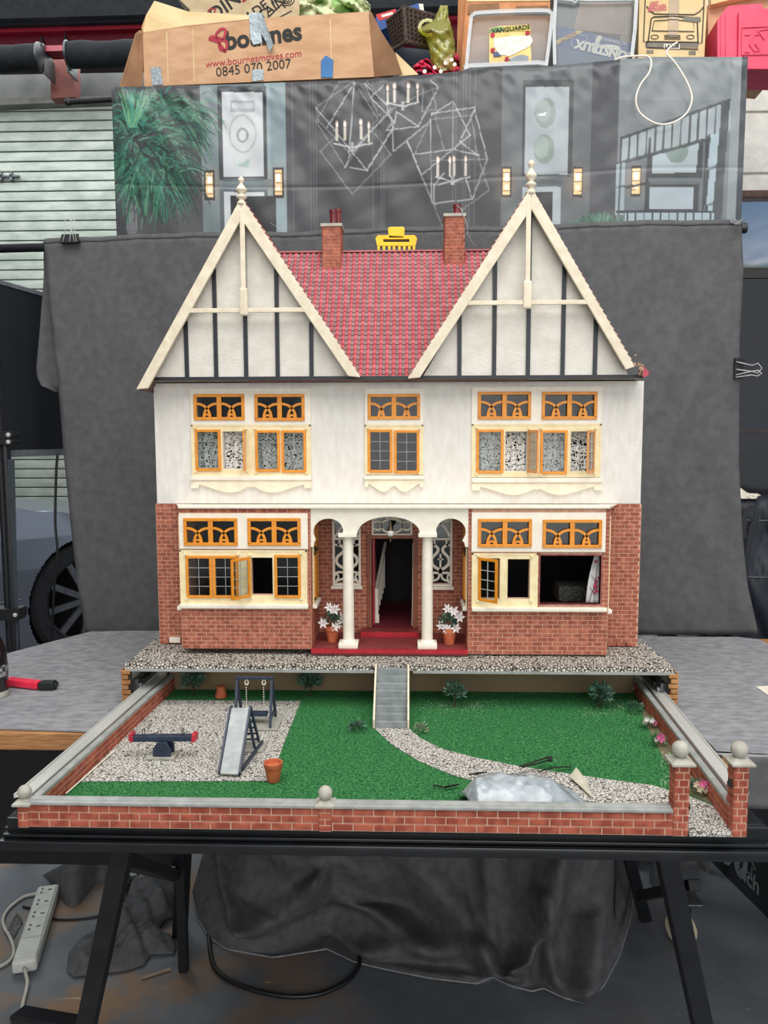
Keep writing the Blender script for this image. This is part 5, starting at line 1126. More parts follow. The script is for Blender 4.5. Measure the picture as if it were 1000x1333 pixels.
obj('cloth_flap', MB().grid(flap, 12, 24), M_cloth, bc, smooth='all', solid=.0025)
pole = thing('backdrop_pole', 'long black pole carrying the charcoal backdrop cloth', 'pole', BF.px(520, 305, .013))
obj('tube', MB().tube([BF.px(-60, 325, .013), BF.px(972, 297, .013)], .0115, 18), M_blackleg, pole, smooth=True); obj('end_cap', MB().lathe([(.0125, 0), (.0125, .012)], BF.px(964, 297, .013), 18, axis=BF.U), M_tie, pole)
tag(obj('knotted_tie', MB().tube([BF.px(952, 291, -.012), BF.px(957, 287, -.018), BF.px(962, 293, -.016), BF.px(967, 286, -.012), BF.px(958, 292, -.018), BF.px(951, 288, -.012)], .003, 6), M_cloth2, smooth='all'), 'pale grey fabric knot at the right end of the backdrop pole', 'tie')
# binder clips
def clip(nm, label, c, U, V, N, s=1.0):
    t = thing(nm, label, 'clip', c); mb = MB(); W, H, Dp = .026 * s, .024 * s, .010
    mb.prism([c - U * W - V * H * .5 - N * Dp, c + U * W - V * H * .5 - N * Dp, c + U * W * .92 + V * H * .5 - N * .002, c - U * W * .92 + V * H * .5 - N * .002], N * .0015); mb.prism([c - U * W - V * H * .5 - N * Dp, c + U * W - V * H * .5 - N * Dp, c + U * W - V * H * .5 + N * .004, c - U * W - V * H * .5 + N * .004], V * .0015)
    obj('jaw', mb, M_blackleg, t)
    for sg, off in ((1, 0), (-.7, .004)):
        o_ = c + U * (.0 if sg > 0 else .012 * s); k = .6 if sg < 0 else 1
        obj('wire_handle', MB().tube([o_ - U * .016 * s * k - V * .010 * s - N * .011, o_ - U * .007 * s * k + V * .028 * s - N * .009, o_ - U * .012 * s * k + V * .042 * s - N * .008, o_ + V * .052 * s - N * .008, o_ + U * .012 * s * k + V * .042 * s - N * .008, o_ + U * .007 * s * k + V * .028 * s - N * .009, o_ + U * .016 * s * k - V * .010 * s - N * .011], .0011, 6), M_bar, t, smooth='all')
Zv = Vector((0, 0, 1))
clip('binder_clip', 'black binder clip with wire handles up, on the backdrop pole at the left', BF.px(92, 311, -.008), BF.U, Zv, BF.N, .98)
cc = BF.px(962, 480, -.006); clip('binder_clip', 'black binder clip pointing sideways on the right edge of the backdrop cloth', cc, -Zv, BF.U, BF.N, .98)

# ================================================================ PRINTED VINYL BANNER
BX0, BX1, BY0, BY1 = 143, 974, 70, 318
def paint():
    W_, H_ = BX1 - BX0, BY1 - BY0; yy, xx = np.mgrid[0:H_, 0:W_].astype(float); xx += BX0 + .5; yy += BY0 + .5; im = np.zeros((H_, W_, 3)); im[:] = (66, 66, 68)
    def rectf(x0, y0, x1, y1, c, a=1.0):
        m = ((xx >= x0) & (xx <= x1) & (yy >= y0) & (yy <= y1))[..., None] * a; im[:] = im * (1 - m) + np.array(c) * m
    def poly(pts, c, a=1.0):
        ins = np.zeros(xx.shape, bool); n = len(pts)
        for i in range(n):
            (xa, ya), (xb, yb_) = pts[i], pts[(i + 1) % n]
            if ya == yb_: continue
            cond = ((ya > yy) != (yb_ > yy)) & (xx < (xb - xa) * (yy - ya) / (yb_ - ya) + xa); ins ^= cond
        m = ins[..., None] * a; im[:] = im * (1 - m) + np.array(c) * m
    def line(pts, w, c, a=1.0):
        for (xa, ya), (xb, yb_) in zip(pts[:-1], pts[1:]):
            x_0, x_1 = int(max(0, min(xa, xb) - w - 2 - BX0)), int(min(W_, max(xa, xb) + w + 3 - BX0)); y_0, y_1 = int(max(0, min(ya, yb_) - w - 2 - BY0)), int(min(H_, max(ya, yb_) + w + 3 - BY0))
            if x_1 <= x_0 or y_1 <= y_0: continue
            X, Y = xx[y_0:y_1, x_0:x_1], yy[y_0:y_1, x_0:x_1]; dx, dy = xb - xa, yb_ - ya; L2 = dx * dx + dy * dy + 1e-9
            t = np.clip(((X - xa) * dx + (Y - ya) * dy) / L2, 0, 1); d = np.hypot(X - xa - t * dx, Y - ya - t * dy); m = (np.clip(w / 2 + .5 - d, 0, 1) * a)[..., None]
            im[y_0:y_1, x_0:x_1] = im[y_0:y_1, x_0:x_1] * (1 - m) + np.array(c) * m
    def ell(cx, cy, rx, ry, c, a=1.0, soft=.06):
        d = np.hypot((xx - cx) / rx, (yy - cy) / ry); m = (np.clip((1 - d) / soft, 0, 1) * a)[..., None]; im[:] = im * (1 - m) + np.array(c) * m
    rg = random.Random(11)
    # walls, bands, art
    rectf(143, 70, 262, 320, (62, 60, 64)); rectf(170, 240, 262, 320, (70, 68, 70)); rectf(205, 265, 260, 320, (84, 82, 84), .5)
    rectf(260, 70, 289, 320, (110, 122, 124)); rectf(340, 70, 372, 320, (120, 136, 140)); rectf(345, 70, 352, 320, (138, 154, 158), .7); rectf(283, 70, 345, 320, (96, 106, 110)); rectf(283, 112, 347, 234, (58, 62, 64)); rectf(260, 234, 372, 248, (104, 116, 120)); rectf(283, 246, 347, 320, (80, 88, 92))
    rectf(289, 120, 342, 230, (186, 188, 190)); rectf(289, 232, 342, 236, (84, 92, 94))
    rectf(299, 131, 332, 146, (150, 156, 158)); rectf(302, 134, 330, 141, (178, 182, 184)); ell(315, 174, 19, 26, (160, 166, 166)); ell(315, 174, 16.5, 23, (190, 194, 192)); ell(315, 176, 8, 10, (138, 144, 144)); ell(315, 176, 5.5, 7, (196, 198, 198)); poly([(305, 203), (312, 214), (324, 206), (322, 218), (306, 217)], (150, 172, 162)); ell(306, 212, 4, 6, (176, 190, 184))
    rectf(289, 250, 342, 320, (186, 190, 192)); rectf(297, 255, 357, 320, (34, 34, 36)); rectf(357, 255, 371, 320, (128, 144, 150))
    def sconce(x, y):
        ell(x, y, 22, 30, (196, 140, 100), .30, .9); rectf(x - 7, y - 20, x + 7, y + 20, (48, 42, 38)); rectf(x - 4.5, y - 17, x + 4.5, y + 16, (226, 190, 136)); rectf(x - 3, y - 12, x + 3, y - 2, (250, 240, 224)); rectf(x - 3, y + 3, x + 3, y + 10, (238, 214, 190))
        for yq in (y - 13, y - 1, y + 11): rectf(x - 5, yq, x + 5, yq + 1, (96, 76, 56))
    sconce(270, 241); sconce(361, 238)
    rectf(372, 70, 655, 320, (52, 52, 55)); rectf(372, 70, 404, 320, (64, 62, 66))
    for x in (376, 380, 411, 414, 486, 492, 496, 500, 591, 595, 604, 608, 612, 619, 404, 407): rectf(x, 90, x + .9, 320, (120, 122, 124), .45)
    # right-hand half
    rectf(655, 70, 690, 320, (84, 88, 90)); rectf(655, 70, 775, 320, (84, 88, 90)); rectf(682, 104, 748, 230, (44, 48, 50)); rectf(686, 113, 742, 227, (148, 156, 160)); ell(712, 147, 14, 20, (122, 132, 128)); ell(709, 144, 10, 15, (142, 152, 148), .8); poly([(699, 150), (713, 146), (712, 151)], (210, 214, 212)); ell(711, 194, 14, 20, (120, 132, 126)); ell(708, 192, 10, 15, (146, 158, 152), .7); rectf(682, 234, 735, 240, (70, 76, 78)); rectf(683, 243, 734, 320, (150, 158, 162)); rectf(690, 250, 723, 320, (20, 20, 24))
    rectf(772, 70, 812, 320, (56, 58, 62)); rectf(808, 70, 964, 320, (104, 110, 113)); rectf(808, 70, 964, 130, (112, 118, 120)); poly([(812, 210), (950, 170), (950, 320), (812, 320)], (92, 100, 104))
    sconce(662, 237); sconce(756, 237)
    poly([(849, 200), (920, 180), (920, 232), (849, 232)], (50, 54, 56)); poly([(854, 203), (914, 185), (912, 225), (854, 226)], (150, 162, 166)); ell(886, 196, 15, 17, (110, 126, 120)); rectf(846, 236, 918, 240, (84, 90, 92)); rectf(847, 240, 916, 276, (48, 52, 54)); rectf(852, 244, 909, 272, (150, 162, 168)); sconce(833, 236)
    for a_, b_ in (((812, 180), (952, 130)), ((806, 214), (948, 176)), ((810, 246), (850, 238))): line([a_, b_], 3.2, (48, 52, 56))
    for i in range(13):
        x = 812 + i * 11.2; y_0 = 180 - (x - 812) * .357; y_1 = 212 - (x - 806) * .27; poly([(x + 1, y_0 + 2), (x + 10, y_0 - 1), (x + 9.5, y_1 - 4), (x + 1, y_1 - 1)], (142, 152, 156)); line([(x, y_0), (x - 1, y_1)], 1.8, (42, 46, 50))
    for j, (y_0, y_1) in enumerate(((176, 218), (222, 266), (268, 320))):
        poly([(929, y_0), (940, y_0 - 3), (939, y_1 - 3), (927, y_1)], (150, 166, 172)); line([(927, y_0), (925, y_1)], 2, (42, 46, 50))
    poly([(942, 130), (953, 130), (946, 320), (934, 320)], (62, 66, 70)); line([(924, 178), (922, 320)], 3, (44, 48, 52)); line([(850, 180), (846, 275)], 3, (46, 50, 54))
    poly([(806, 214), (818, 212), (818, 280), (806, 280)], (136, 150, 154)); line([(812, 212), (811, 280)], 1.6, (44, 48, 50)); line([(806, 244), (818, 242)], 1.6, (44, 48, 50))
    rectf(820, 274, 938, 300, (146, 162, 168)); rectf(808, 274, 940, 276.5, (44, 48, 52))
    for i in range(11): x = 822 + i * 11; rectf(x, 274, x + 1.8, 302, (50, 54, 58))
    rectf(954, 70, 966, 320, (128, 134, 136)); rectf(966, 70, 975, 320, (52, 58, 64))
    for k in range(420):
        x = rg.gauss(785, 22); b = 297 + rg.uniform(-3, 4); h = rg.uniform(6, 22) * max(.3, 1 - abs(x - 785) / 60); line([(x, b), (x + rg.uniform(-9, 9), b - h)], 1.1, rg.choice([(60, 110, 88), (44, 84, 66), (84, 130, 104), (36, 60, 50)]), .85)
    # palm: trunk and arching fronds
    poly([(158, 240), (174, 240), (172, 320), (160, 320)], (112, 112, 114))
    for i in range(26): rectf(160, 240 + i * 3, 172, 241 + i * 3, (76, 78, 80))
    poly([(154, 165), (164, 165), (170, 245), (156, 245)], (62, 58, 60))
    cols = [(30, 70, 54), (44, 92, 66), (66, 118, 90), (32, 84, 72), (24, 48, 42), (22, 40, 38), (90, 140, 112), (46, 116, 98), (34, 44, 44)]
    def frond(x, y, ang, L_, bend, c, w=1.3):
        pts = []; vx, vy = math.cos(R(ang)), -math.sin(R(ang)); n = 7
        for i in range(n + 1):
            t = i / n; pts.append((x + vx * L_ * t, y + vy * L_ * t + bend * t * t * L_))
        for i in range(n): line(pts[i:i + 2], w * (1 - .6 * i / n), c, .85)
    for (cx, cy, n, Lm, a0, a1) in ((178, 160, 170, 62, 20, 175), (212, 150, 150, 56, -30, 120), (240, 150, 130, 40, -60, 70), (168, 205, 110, 42, 180, 330), (205, 190, 130, 48, -70, 60), (218, 215, 110, 42, -80, 60), (180, 215, 140, 44, 190, 340), (158, 175, 60, 40, 90, 260), (172, 140, 80, 40, 50, 130), (205, 235, 60, 36, 240, 320)):
        for k in range(n):
            x, y = cx + rg.gauss(0, 10), cy + rg.gauss(0, 10); frond(x, y, rg.uniform(a0, a1), Lm * rg.uniform(.45, 1), rg.uniform(.35, .9), rg.choice(cols), rg.uniform(1.2, 2.6))
    for k in range(50): x = 165 + k * .9; frond(170 + rg.uniform(-6, 6), 165, rg.uniform(55, 105), rg.uniform(40, 58), .05, rg.choice([(70, 136, 116), (84, 150, 134), (50, 112, 94), (120, 166, 118)]), 1.4)
    # chandeliers
    G = (168, 170, 170); G2 = (118, 120, 122)
    def S(p, sc=3.846, ox=400, oy=80): return [(ox + a / sc, oy + b / sc) for a, b in p]
    wires = [[(45, 300), (160, 105), (235, 100), (45, 230), (60, 300), (210, 455), (430, 245), (300, 100)], [(45, 300), (190, 530), (355, 285), (235, 100)], [(100, 330), (240, 105), (210, 460)], [(45, 230), (300, 545), (435, 330), (400, 220), (290, 110)], [(65, 450), (225, 665), (420, 465), (340, 360)], [(65, 450), (150, 370)], [(215, 530), (300, 545), (430, 340)], [(190, 530), (215, 470), (420, 240)], [(385, 120), (320, 180), (440, 300), (395, 345), (560, 325), (660, 130), (620, 95)], [(290, 110), (360, 270), (600, 150), (660, 130)], [(585, 130), (580, 250), (650, 240), (630, 130)], [(560, 325), (450, 250), (440, 310)], [(400, 345), (430, 300)],
             [(430, 330), (435, 450), (620, 300), (630, 260), (840, 230), (910, 490), (835, 690), (635, 710), (505, 400)], [(505, 400), (575, 570), (820, 370), (735, 200), (630, 265)], [(540, 465), (735, 440), (870, 470)], [(540, 465), (620, 290), (825, 270), (845, 230)], [(620, 290), (630, 700), (650, 720)], [(825, 270), (860, 470), (920, 645), (780, 745)], [(620, 495), (910, 490)], [(735, 200), (735, 440)], [(575, 570), (690, 840)], [(650, 620), (800, 580), (835, 690)], [(860, 470), (770, 400), (845, 240)], [(640, 700), (640, 620), (690, 560)], [(845, 660), (905, 500)], [(640, 260), (690, 440)]]
    for w_ in wires: line(S(w_), 1.5, G if len(w_) % 2 else G2, .9)
    for (cx, cy) in ((150, 340), (190, 340), (270, 330), (310, 345), (405, 160), (440, 150), (510, 150), (555, 150), (660, 520), (720, 520), (740, 515), (800, 515)):
        x, y = S([(cx, cy)])[0]; rectf(x - 1.6, y - 2, x + 1.6, y + 15, (186, 180, 168)); ell(x, y - 7, 2.6, 6, (236, 200, 176), .9, .5); ell(x, y - 6, 1.2, 3.5, (255, 244, 232), 1, .4)
    for (cx, cy, w_) in ((228, 420, 95), (480, 215, 80), (735, 590, 85)):
        x, y = S([(cx, cy)])[0]; line([(x - w_ / 3.8, y - 3), (x, y + 3), (x + w_ / 3.8, y - 3)], 2, (176, 178, 176)); rectf(x - 2, y - 4, x + 2, y + 8, (150, 152, 150)); line([(x, y), (x, y - 60 if cy > 300 else y - 35)], 1, G2)
    im += np.random.default_rng(1).normal(0, 2.0, im.shape[:2])[..., None]; return np.clip(im, 0, 255)
IM = paint(); NU, NV = 700, 205
def btop(px):
    pts = [(143, 118), (150, 113), (300, 110), (480, 103), (560, 97), (640, 88), (700, 88), (800, 78), (850, 74), (974, 74)]
    for (a, b), (c, d) in zip(pts[:-1], pts[1:]):
        if px <= c: return b + (d - b) * (px - a) / (c - a)
    return 74
def bl_(py): return 145 + max(0, py - 118) * .036
def br_(py): return 974 - max(0, py - 75) * .042
vs = []; us = np.linspace(0, 1, NU + 1); cols_ = []
mb = MB()
for b in range(NV + 1):
    v = b / NV
    for a in range(NU + 1):
        u = a / NU; px = 145 + 829 * u; t = btop(px); py = t + (318 - t) * v; X = bl_(py) + (br_(py) - bl_(py)) * u
        w = .055 + .004 * noise1(u * 9, v * 2, 3) + .0035 * math.exp(-v * 7) * (noise1(u * 34, v * 6 + u * 4, 1) + noise1(u * 15 - v * 5, v * 3, 2)) + .0007 * noise1(u * 19 + v * 4, v * 7, 6) + (.010 * math.exp(-v * 70))
        w += .0012 * math.exp(-((v - .62 - .03 * math.sin(u * 5)) / .010) ** 2)
        mb.v.append(BF.px(X, py, w)); ix = int(min(BX1 - BX0 - 1, max(0, px - BX0))); iy = int(min(BY1 - BY0 - 1, max(0, py - BY0))); c = IM[iy, ix]; mb.c.append((float(c[0]), float(c[1]), float(c[2])))
for b in range(NV):
    for a in range(NU): k = b * (NU + 1) + a; mb.f.append((k, k + 1, k + NU + 2, k + NU + 1))
ban = thing('printed_banner', 'glossy vinyl banner printed with palm, chandeliers and framed art, behind the charcoal cloth', 'banner', BF.px(520, 318, .05))
obj('vinyl_print', mb, mat_attr('printed_vinyl', rough=.42, coat=.12), ban, smooth='all', normals=False)
pp = thing('banner_pole', 'thin black pole sticking out at the top left of the printed banner', 'pole', BF.px(115, 130, .06))
obj('tube', MB().tube([BF.px(90, 133, .075), BF.px(500, 108, .075), BF.px(955, 80, .075)], .0072, 12), M_blackleg, pp, smooth=True); obj('end_knob', MB().ball(BF.px(89, 133, .075), .010, 14), M_blackleg, pp, smooth='all')
tag(obj('white_cable', MB().tube([BF.px(a, b, .035) for a, b in smoothc([(800, 78), (812, 74), (828, 73), (842, 73), (848, 80), (845, 95), (834, 110), (828, 128), (832, 145), (846, 157), (862, 162), (880, 158), (895, 146), (901, 128), (896, 110), (886, 92), (876, 78), (868, 70), (872, 62), (882, 55)], 5)], .0022, 8), M_trim, smooth='all'), 'white cable looping down over the right side of the printed banner', 'cable')
tag(obj('cobweb_thread', MB().tube([BF.px(a, b, .02) for a, b in ((352, 290), (372, 302), (400, 308), (425, 312))], .0004, 4), M_bar), 'pale cobweb strand hanging in front of the banner above the left chimney', 'cobweb')
# ================================================================ SHELF AND THE BOXES ON IT
def bp(px, py, w): return BF.px(px, py, w)
U_, N_ = BF.U, BF.N
M_kraft = mat('kraft_cardboard', (200, 160, 124), (184, 142, 106), rough=.85, scale=14, bump=.15, bscale=60, stretch=(1, 1, 3))
M_kraftdk = mat('inner_cardboard', (150, 112, 80), (128, 92, 64), rough=.9, scale=14)
M_kraftlt = mat('pale_cardboard', (222, 196, 150), (206, 178, 130), rough=.85, scale=12)
M_print = mat('black_box_print', (44, 42, 40), rough=.8); M_redprint = mat('red_box_print', (176, 52, 66), rough=.8); M_tape = mat('silver_duct_tape', (160, 170, 174), (134, 144, 150), rough=.35, metal=.3, scale=40, bump=.4, bscale=120)
WB = .125
shelf = thing('storage_shelf', 'grey steel shelf behind the printed banner carrying the cartons and boxes', 'shelf', bp(560, 118, .3))
a0, a1 = bp(160, 120, WB - .01), bp(950, 88, WB - .01)
obj('deck', MB().prism([a0, a1, a1 - Vector((0, 0, .03)), a0 - Vector((0, 0, .03))], N_ * .62), mat('shelf_steel', (88, 90, 92), rough=.5, metal=.4), shelf)
for p in (a0 + U_ * .03, a1 - U_ * .10):
    for w in (.02, .56): q = p + N_ * w - Vector((0, 0, .031)); obj('upright', MB().box(q.x - .02, q.x + .02, q.y - .02, q.y + .02, .001, q.z), MATS['shelf_steel'], shelf)
def quadpr(pts, w, d): return MB().prism([bp(a, b, w) for a, b in pts], N_ * d)
def plc(px, py, w, deg=0, off=.0012):
    c = bp(px, py, w) - N_ * off; ca, sa = math.cos(R(deg)), math.sin(R(deg)); return lambda x, y: c + U_ * (x * ca - y * sa) + Vector((0, 0, x * sa + y * ca))
def ptube(pts, w, r, m, parent, name='printed_line'):
    mb = MB(); mb.ribbon([bp(a, b, w) for a, b in pts], r * 2, -N_, .0004); return obj(name, mb, m, parent)
# open carton with the removals company's printing
box = thing('open_carton', 'large open cardboard carton with bournes lettering and silver tape, left on the shelf', 'cardboard box', bp(335, 108, WB + .2))
fp = [(188, 112.5), (487, 100), (480, 15), (330, 24), (235, 34), (186, 42)]
obj('front_panel', quadpr(fp, WB, .004), M_kraft, box)
obj('back_panel', MB().prism([bp(a, b, WB) + N_ * .34 for a, b in ((190, 112), (485, 100), (480, 20), (186, 42))], N_ * .004), M_kraft, box)
A, B_ = bp(188, 112, WB), bp(487, 100, WB); C_, D_ = bp(186, 42, WB), bp(480, 15, WB)
obj('left_side', MB().prism([A + N_ * .004, C_ + N_ * .004, C_ + N_ * .34, A + N_ * .34], U_ * .004), M_kraft, box)
obj('right_side', MB().prism([B_ + N_ * .004, D_ + N_ * .004, D_ + N_ * .34, B_ + N_ * .34], -U_ * .004), M_kraftdk, box)
obj('base_panel', MB().prism([A + N_ * .005, B_ + N_ * .005, B_ + N_ * .34, A + N_ * .34], Vector((0, 0, .004))), M_kraft, box)
fl_ = [bp(186, 42, WB), bp(184, 36, WB - .01), bp(190, 20, WB + .01), bp(201, 1, WB + .04), bp(214, 5, WB + .05), bp(245, 15, WB + .05), bp(330, 20, WB + .03), bp(335, 24, WB - .001), bp(235, 35, WB - .001)]
obj('top_flap', MB().prism(fl_, N_ * .003), M_kraftlt, box)
fl_ = [bp(186, 41, WB), bp(182, 39, WB - .005), bp(176, 44, WB - .02), bp(155, 114, WB - .045), bp(184, 113, WB - .001)]
obj('left_flap', MB().prism(fl_, U_ * .003 + N_ * .002), M_kraftdk, box)
rf = [bp(480.5, 15, WB), bp(484, 16, WB - .002), bp(497, 42, WB - .01), bp(515, 70, WB - .02), bp(524, 97, WB - .02), bp(487, 100, WB)]
obj('right_flap', MB().prism(rf, N_ * .003), M_kraftdk, box)
obj('lower_flap', MB().prism([bp(515, 68, WB + .03), bp(545, 97, WB + .03), bp(520, 99, WB + .03)], N_ * .003), M_kraftlt, box)
for x, y, w in ((217, 38, .8), (251, 34, .8), (430, 21, .6)): ptube([(x, y + 4), (x + 2, 109 - (x - 190) * .04)], WB - .0008, .0012, M_kraftlt, box, 'crease')
obj('lettering', text_mb('bournes', .064, plc(343, 48, WB, 4.2), bold=.0022, sx=.98), M_print, box, label='dark bold lettering reading bournes')
obj('lettering', text_mb('www.bournesmoves.com', .0255, plc(330, 77, WB, 3.4)), M_redprint, box, label='red lettering reading www.bournesmoves.com')
obj('lettering', text_mb('0845 070 2007', .034, plc(330, 89, WB, 3.6)), M_print, box, label='black telephone number 0845 070 2007')
mb = MB(); lg = smoothc([(294, 68), (287, 58), (281, 47), (288, 38), (294, 40), (291, 50), (284, 54), (277, 52), (273, 51), (276, 48), (286, 50), (295, 55), (294, 65), (287, 64), (285, 56)], 5); mb.ribbon([bp(a, b, WB - .001) for a, b in lg], .0072, -N_, .0005); obj('printed_emblem', mb, M_redprint, box, label='red looped emblem')
tp = MB(); tp.prism([bp(a, b, WB - .0022) for a, b in ((324, 17), (338, 16), (341, 56), (330, 58), (326, 50))], N_ * .0015); tp.prism([bp(334, 16, WB - .004), bp(341, 17, WB - .006), bp(356, 58, WB - .014), bp(351, 68, WB - .012), bp(347, 56, WB - .010), bp(338, 40, WB - .006)], N_ * .0012); obj('duct_tape', tp, M_tape, box)
obj('duct_tape', quadpr([(328, 91), (343, 90), (343, 104), (328, 106)], WB - .0022, .0015), M_tape, box); obj('duct_tape', quadpr([(196, 88), (209, 87), (212, 110), (198, 111)], WB - .0022, .0015), M_tape, box)
obj('blue_tape', quadpr([(418, 79), (424, 72), (434, 78), (433, 101), (418, 101)], WB - .0022, .0014), mat('blue_masking_tape', (50, 112, 168), (38, 96, 150), rough=.6), box, label='blue masking tape strip')
# second carton behind
WB2 = WB + .40
b2 = thing('tilted_carton', 'kraft carton printed MADE IN BRITAIN leaning behind the large open carton', 'cardboard box', bp(320, 40, WB2))
obj('front_face', quadpr([(228, -6), (247, 12), (250, 70), (395, 60), (402, 10), (414, -8)], WB2, .16), mat('light_kraft', (206, 186, 150), (190, 168, 132), rough=.85), b2)
obj('lettering', text_mb('DIN', .062, plc(293, 9, WB2, 33), bold=.001), M_print, b2); obj('lettering', text_mb('MADE IN', .042, plc(338, 12, WB2, 33), bold=.0005), M_print, b2); obj('lettering', text_mb('BRITAIN', .042, plc(344, 19, WB2, 33), bold=.0005), M_print, b2)
mb = MB(); 
for r in (9, 5.5, 2.5): mb.ribbon([bp(374 + r * math.cos(R(a)), 0 + r * .8 * math.sin(R(a)), WB2 - .001) for a in range(0, 361, 20)], .0028, -N_, .0005)
mb.ribbon([bp(345, 27, WB2 - .001), bp(366, 6, WB2 - .001), bp(372, 10, WB2 - .001)], .004, -N_, .0005); mb.ribbon([bp(350, 30, WB2 - .001), bp(380, 14, WB2 - .001)], .003, -N_, .0005); obj('printed_wheel', mb, M_print, b2)
mb = MB(); mb.ribbon([bp(269, 20, WB2 - .001), bp(274, 11, WB2 - .001), bp(281, 12, WB2 - .001), bp(278, 18, WB2 - .001)], .005, -N_, .0005); mb.ribbon([bp(316, 2, WB2 - .001), bp(322, -3, WB2 - .001)], .008, -N_, .0005); obj('printed_mark', mb, M_redprint, b2)
# patterned bag
g = thing('patterned_bag', 'green, yellow and white patterned bag poking up behind the open carton', 'bag', bp(435, 30, WB + .2))
obj('fabric', MB().grid(lambda u, v: bp(390 + 92 * u, 30 - (30 + 9 * math.sin(u * 3.0) - 16 * max(0, u - .55)) * v + 3 * noise1(u * 7, v * 3), WB + .22 + .03 * noise1(u * 5, v * 4, 2)), 30, 10), mat('lime_print', (214, 218, 176), (150, 190, 110), scale=16, lo=.42, hi=.55), g, smooth='all', solid=.003)
# basket
M_wick = mat('dark_wicker', (88, 68, 58), (50, 38, 34), rough=.8, scale=120, bump=.5, bscale=260)
WK = WB + .14
bk = thing('wicker_basket', 'dark brown wicker basket lying on its side between the open carton and yellow bag', 'basket', bp(540, 80, WK + .1))
corn = [(505, 27), (524, 9), (573, 24), (566, 64), (529, 54), (514, 63)]
c3 = {'a': bp(526, 9, WK), 'b': bp(529, 54, WK), 'c': bp(578, 24, WK + .05), 'd': bp(575, 66, WK + .05), 'e': bp(504, 28, WK + .12), 'f': bp(513, 64, WK + .12)}
def weave(p00, p10, p01, p11, nr, nc):
    mb = MB(); n = (p10 - p00).cross(p01 - p00).normalized()
    if n.dot(N_) > 0: n = -n
    for i in range(nr):
        v = (i + .5) / nr; pts = [p00.lerp(p10, u / (nc * 2)).lerp(p01.lerp(p11, u / (nc * 2)), v) + n * (.0022 * (1 if (u + i) % 2 else -1)) for u in range(nc * 2 + 1)]; mb.tube(pts, .0026, 4, False)
    for j in range(nc + 1):
        u = j / nc; mb.tube([p00.lerp(p10, u), p01.lerp(p11, u)], .0034, 5)
    return mb
obj('wicker_side', MB().quad(c3['a'], c3['b'], c3['d'], c3['c']), M_soil, bk); obj('wicker_side', weave(c3['a'], c3['c'], c3['b'], c3['d'], 15, 9), M_wick, bk); obj('wicker_side', MB().quad(c3['a'], c3['e'], c3['f'], c3['b']), M_soil, bk); obj('wicker_side', weave(c3['e'], c3['a'], c3['f'], c3['b'], 15, 6), M_wick, bk)
obj('rim', MB().tube([c3['f'], c3['b'], c3['d']], .006, 8), M_wick, bk); obj('rim', MB().tube([c3['e'], c3['a'], c3['c']], .005, 8), M_wick, bk); obj('corner_cane', MB().tube([c3['a'], c3['b']], .006, 8), M_wick, bk)
t = thing('toy_box', 'red and blue printed game box lying tilted behind the wicker basket', 'box', bp(515, 18, WK + .2))
obj('carton', quadpr([(489, 22), (545, 4), (552, 15), (494, 40)], WK + .2, .10), mat('blue_print_card', (40, 84, 156), (28, 64, 128)), t); obj('red_panel', quadpr([(489, 19), (515, 11.5), (516, 20), (494, 27)], WK + .199, .0008), mat('red_print_card', (206, 48, 52)), t); obj('white_label', quadpr([(496.5, 19.5), (511, 15.5), (512, 18.5), (497.5, 22.5)], WK + .198, .0008), M_trim, t); obj('white_end', quadpr([(545, 5), (551, 5), (552, 14), (547, 13)], WK + .199, .0008), M_trim, t)
tubd = thing('blue_storage_tub', 'dark blue plastic tub in shadow beneath the wicker basket', 'tub', bp(540, 95, WK + .12)); obj('tub_wall', MB().prism([bp(510, 60, WK + .125), bp(585, 68, WK + .125), bp(585, 98, WK + .125), bp(512, 100, WK + .125)], N_ * .12), mat('navy_tub_plastic', (36, 52, 72), rough=.4), tubd)
M_yel = mat_glass('yellow_film', tint=(226, 226, 120), refl=.12, rough=.15, haze=.26, hazecol=(224, 220, 120))
y_ = thing('yellow_plastic_bag', 'translucent yellow plastic bag crumpled upright beside the kraft carton', 'bag', bp(578, 92, WK + .02))
def ybag(u, v):
    tb = [(0, 590, 566, 596), (.25, 580, 560, 594), (.5, 570, 556, 590), (.62, 562, 543, 590), (.78, 570, 566, 584), (1, 577, 573, 583)]
    for q, r in zip(tb[:-1], tb[1:]):
        if v <= r[0]: t = (v - q[0]) / (r[0] - q[0]); l = q[2] + (r[2] - q[2]) * t; rr = q[3] + (r[3] - q[3]) * t; break
    a = 2 * math.pi * u; cx, hw = (l + rr) / 2, (rr - l) / 2; py = 92 - 85 * v; return bp(cx + hw * math.cos(a) * (1 + .08 * noise1(u * 14, v * 9)), py, WK - .02 + hw * .0022 * math.sin(a) * 1.2 + .006 * noise1(u * 20, v * 12, 3))
obj('film', MB().grid(ybag, 40, 30), M_yel, y_, smooth='all')
mb = MB()
for i in range(3): mb.ribbon([bp(560 + (9 + i) * math.cos(R(a)) * 1.1 - 3, 36 + (9 + i) * math.sin(R(a)), WK - .03) for a in range(60, 330, 30)], .004, -N_, .001)
obj('loop_handle', mb, M_yel, y_)
rc_ = thing('printed_fabric', 'crimson cloth with dark and white spots bunched at the foot of the yellow bag', 'cloth', bp(568, 97, WK - .01))
def red(u, v): px = 538 + 60 * u; top = 97 - (6 + 26 * abs(math.sin(u * 5.2 + .4)) * (.4 + .6 * u)); return bp(px, 99 + (top - 99) * v, WK - .045 + .02 * noise1(u * 9, v * 5) + .02 * v)
obj('fabric', MB().grid(red, 34, 12), mat('crimson_spotted', (206, 36, 76), (70, 26, 52), scale=46, lo=.40, hi=.46), rc_, smooth='all', solid=.003)
mb = MB()
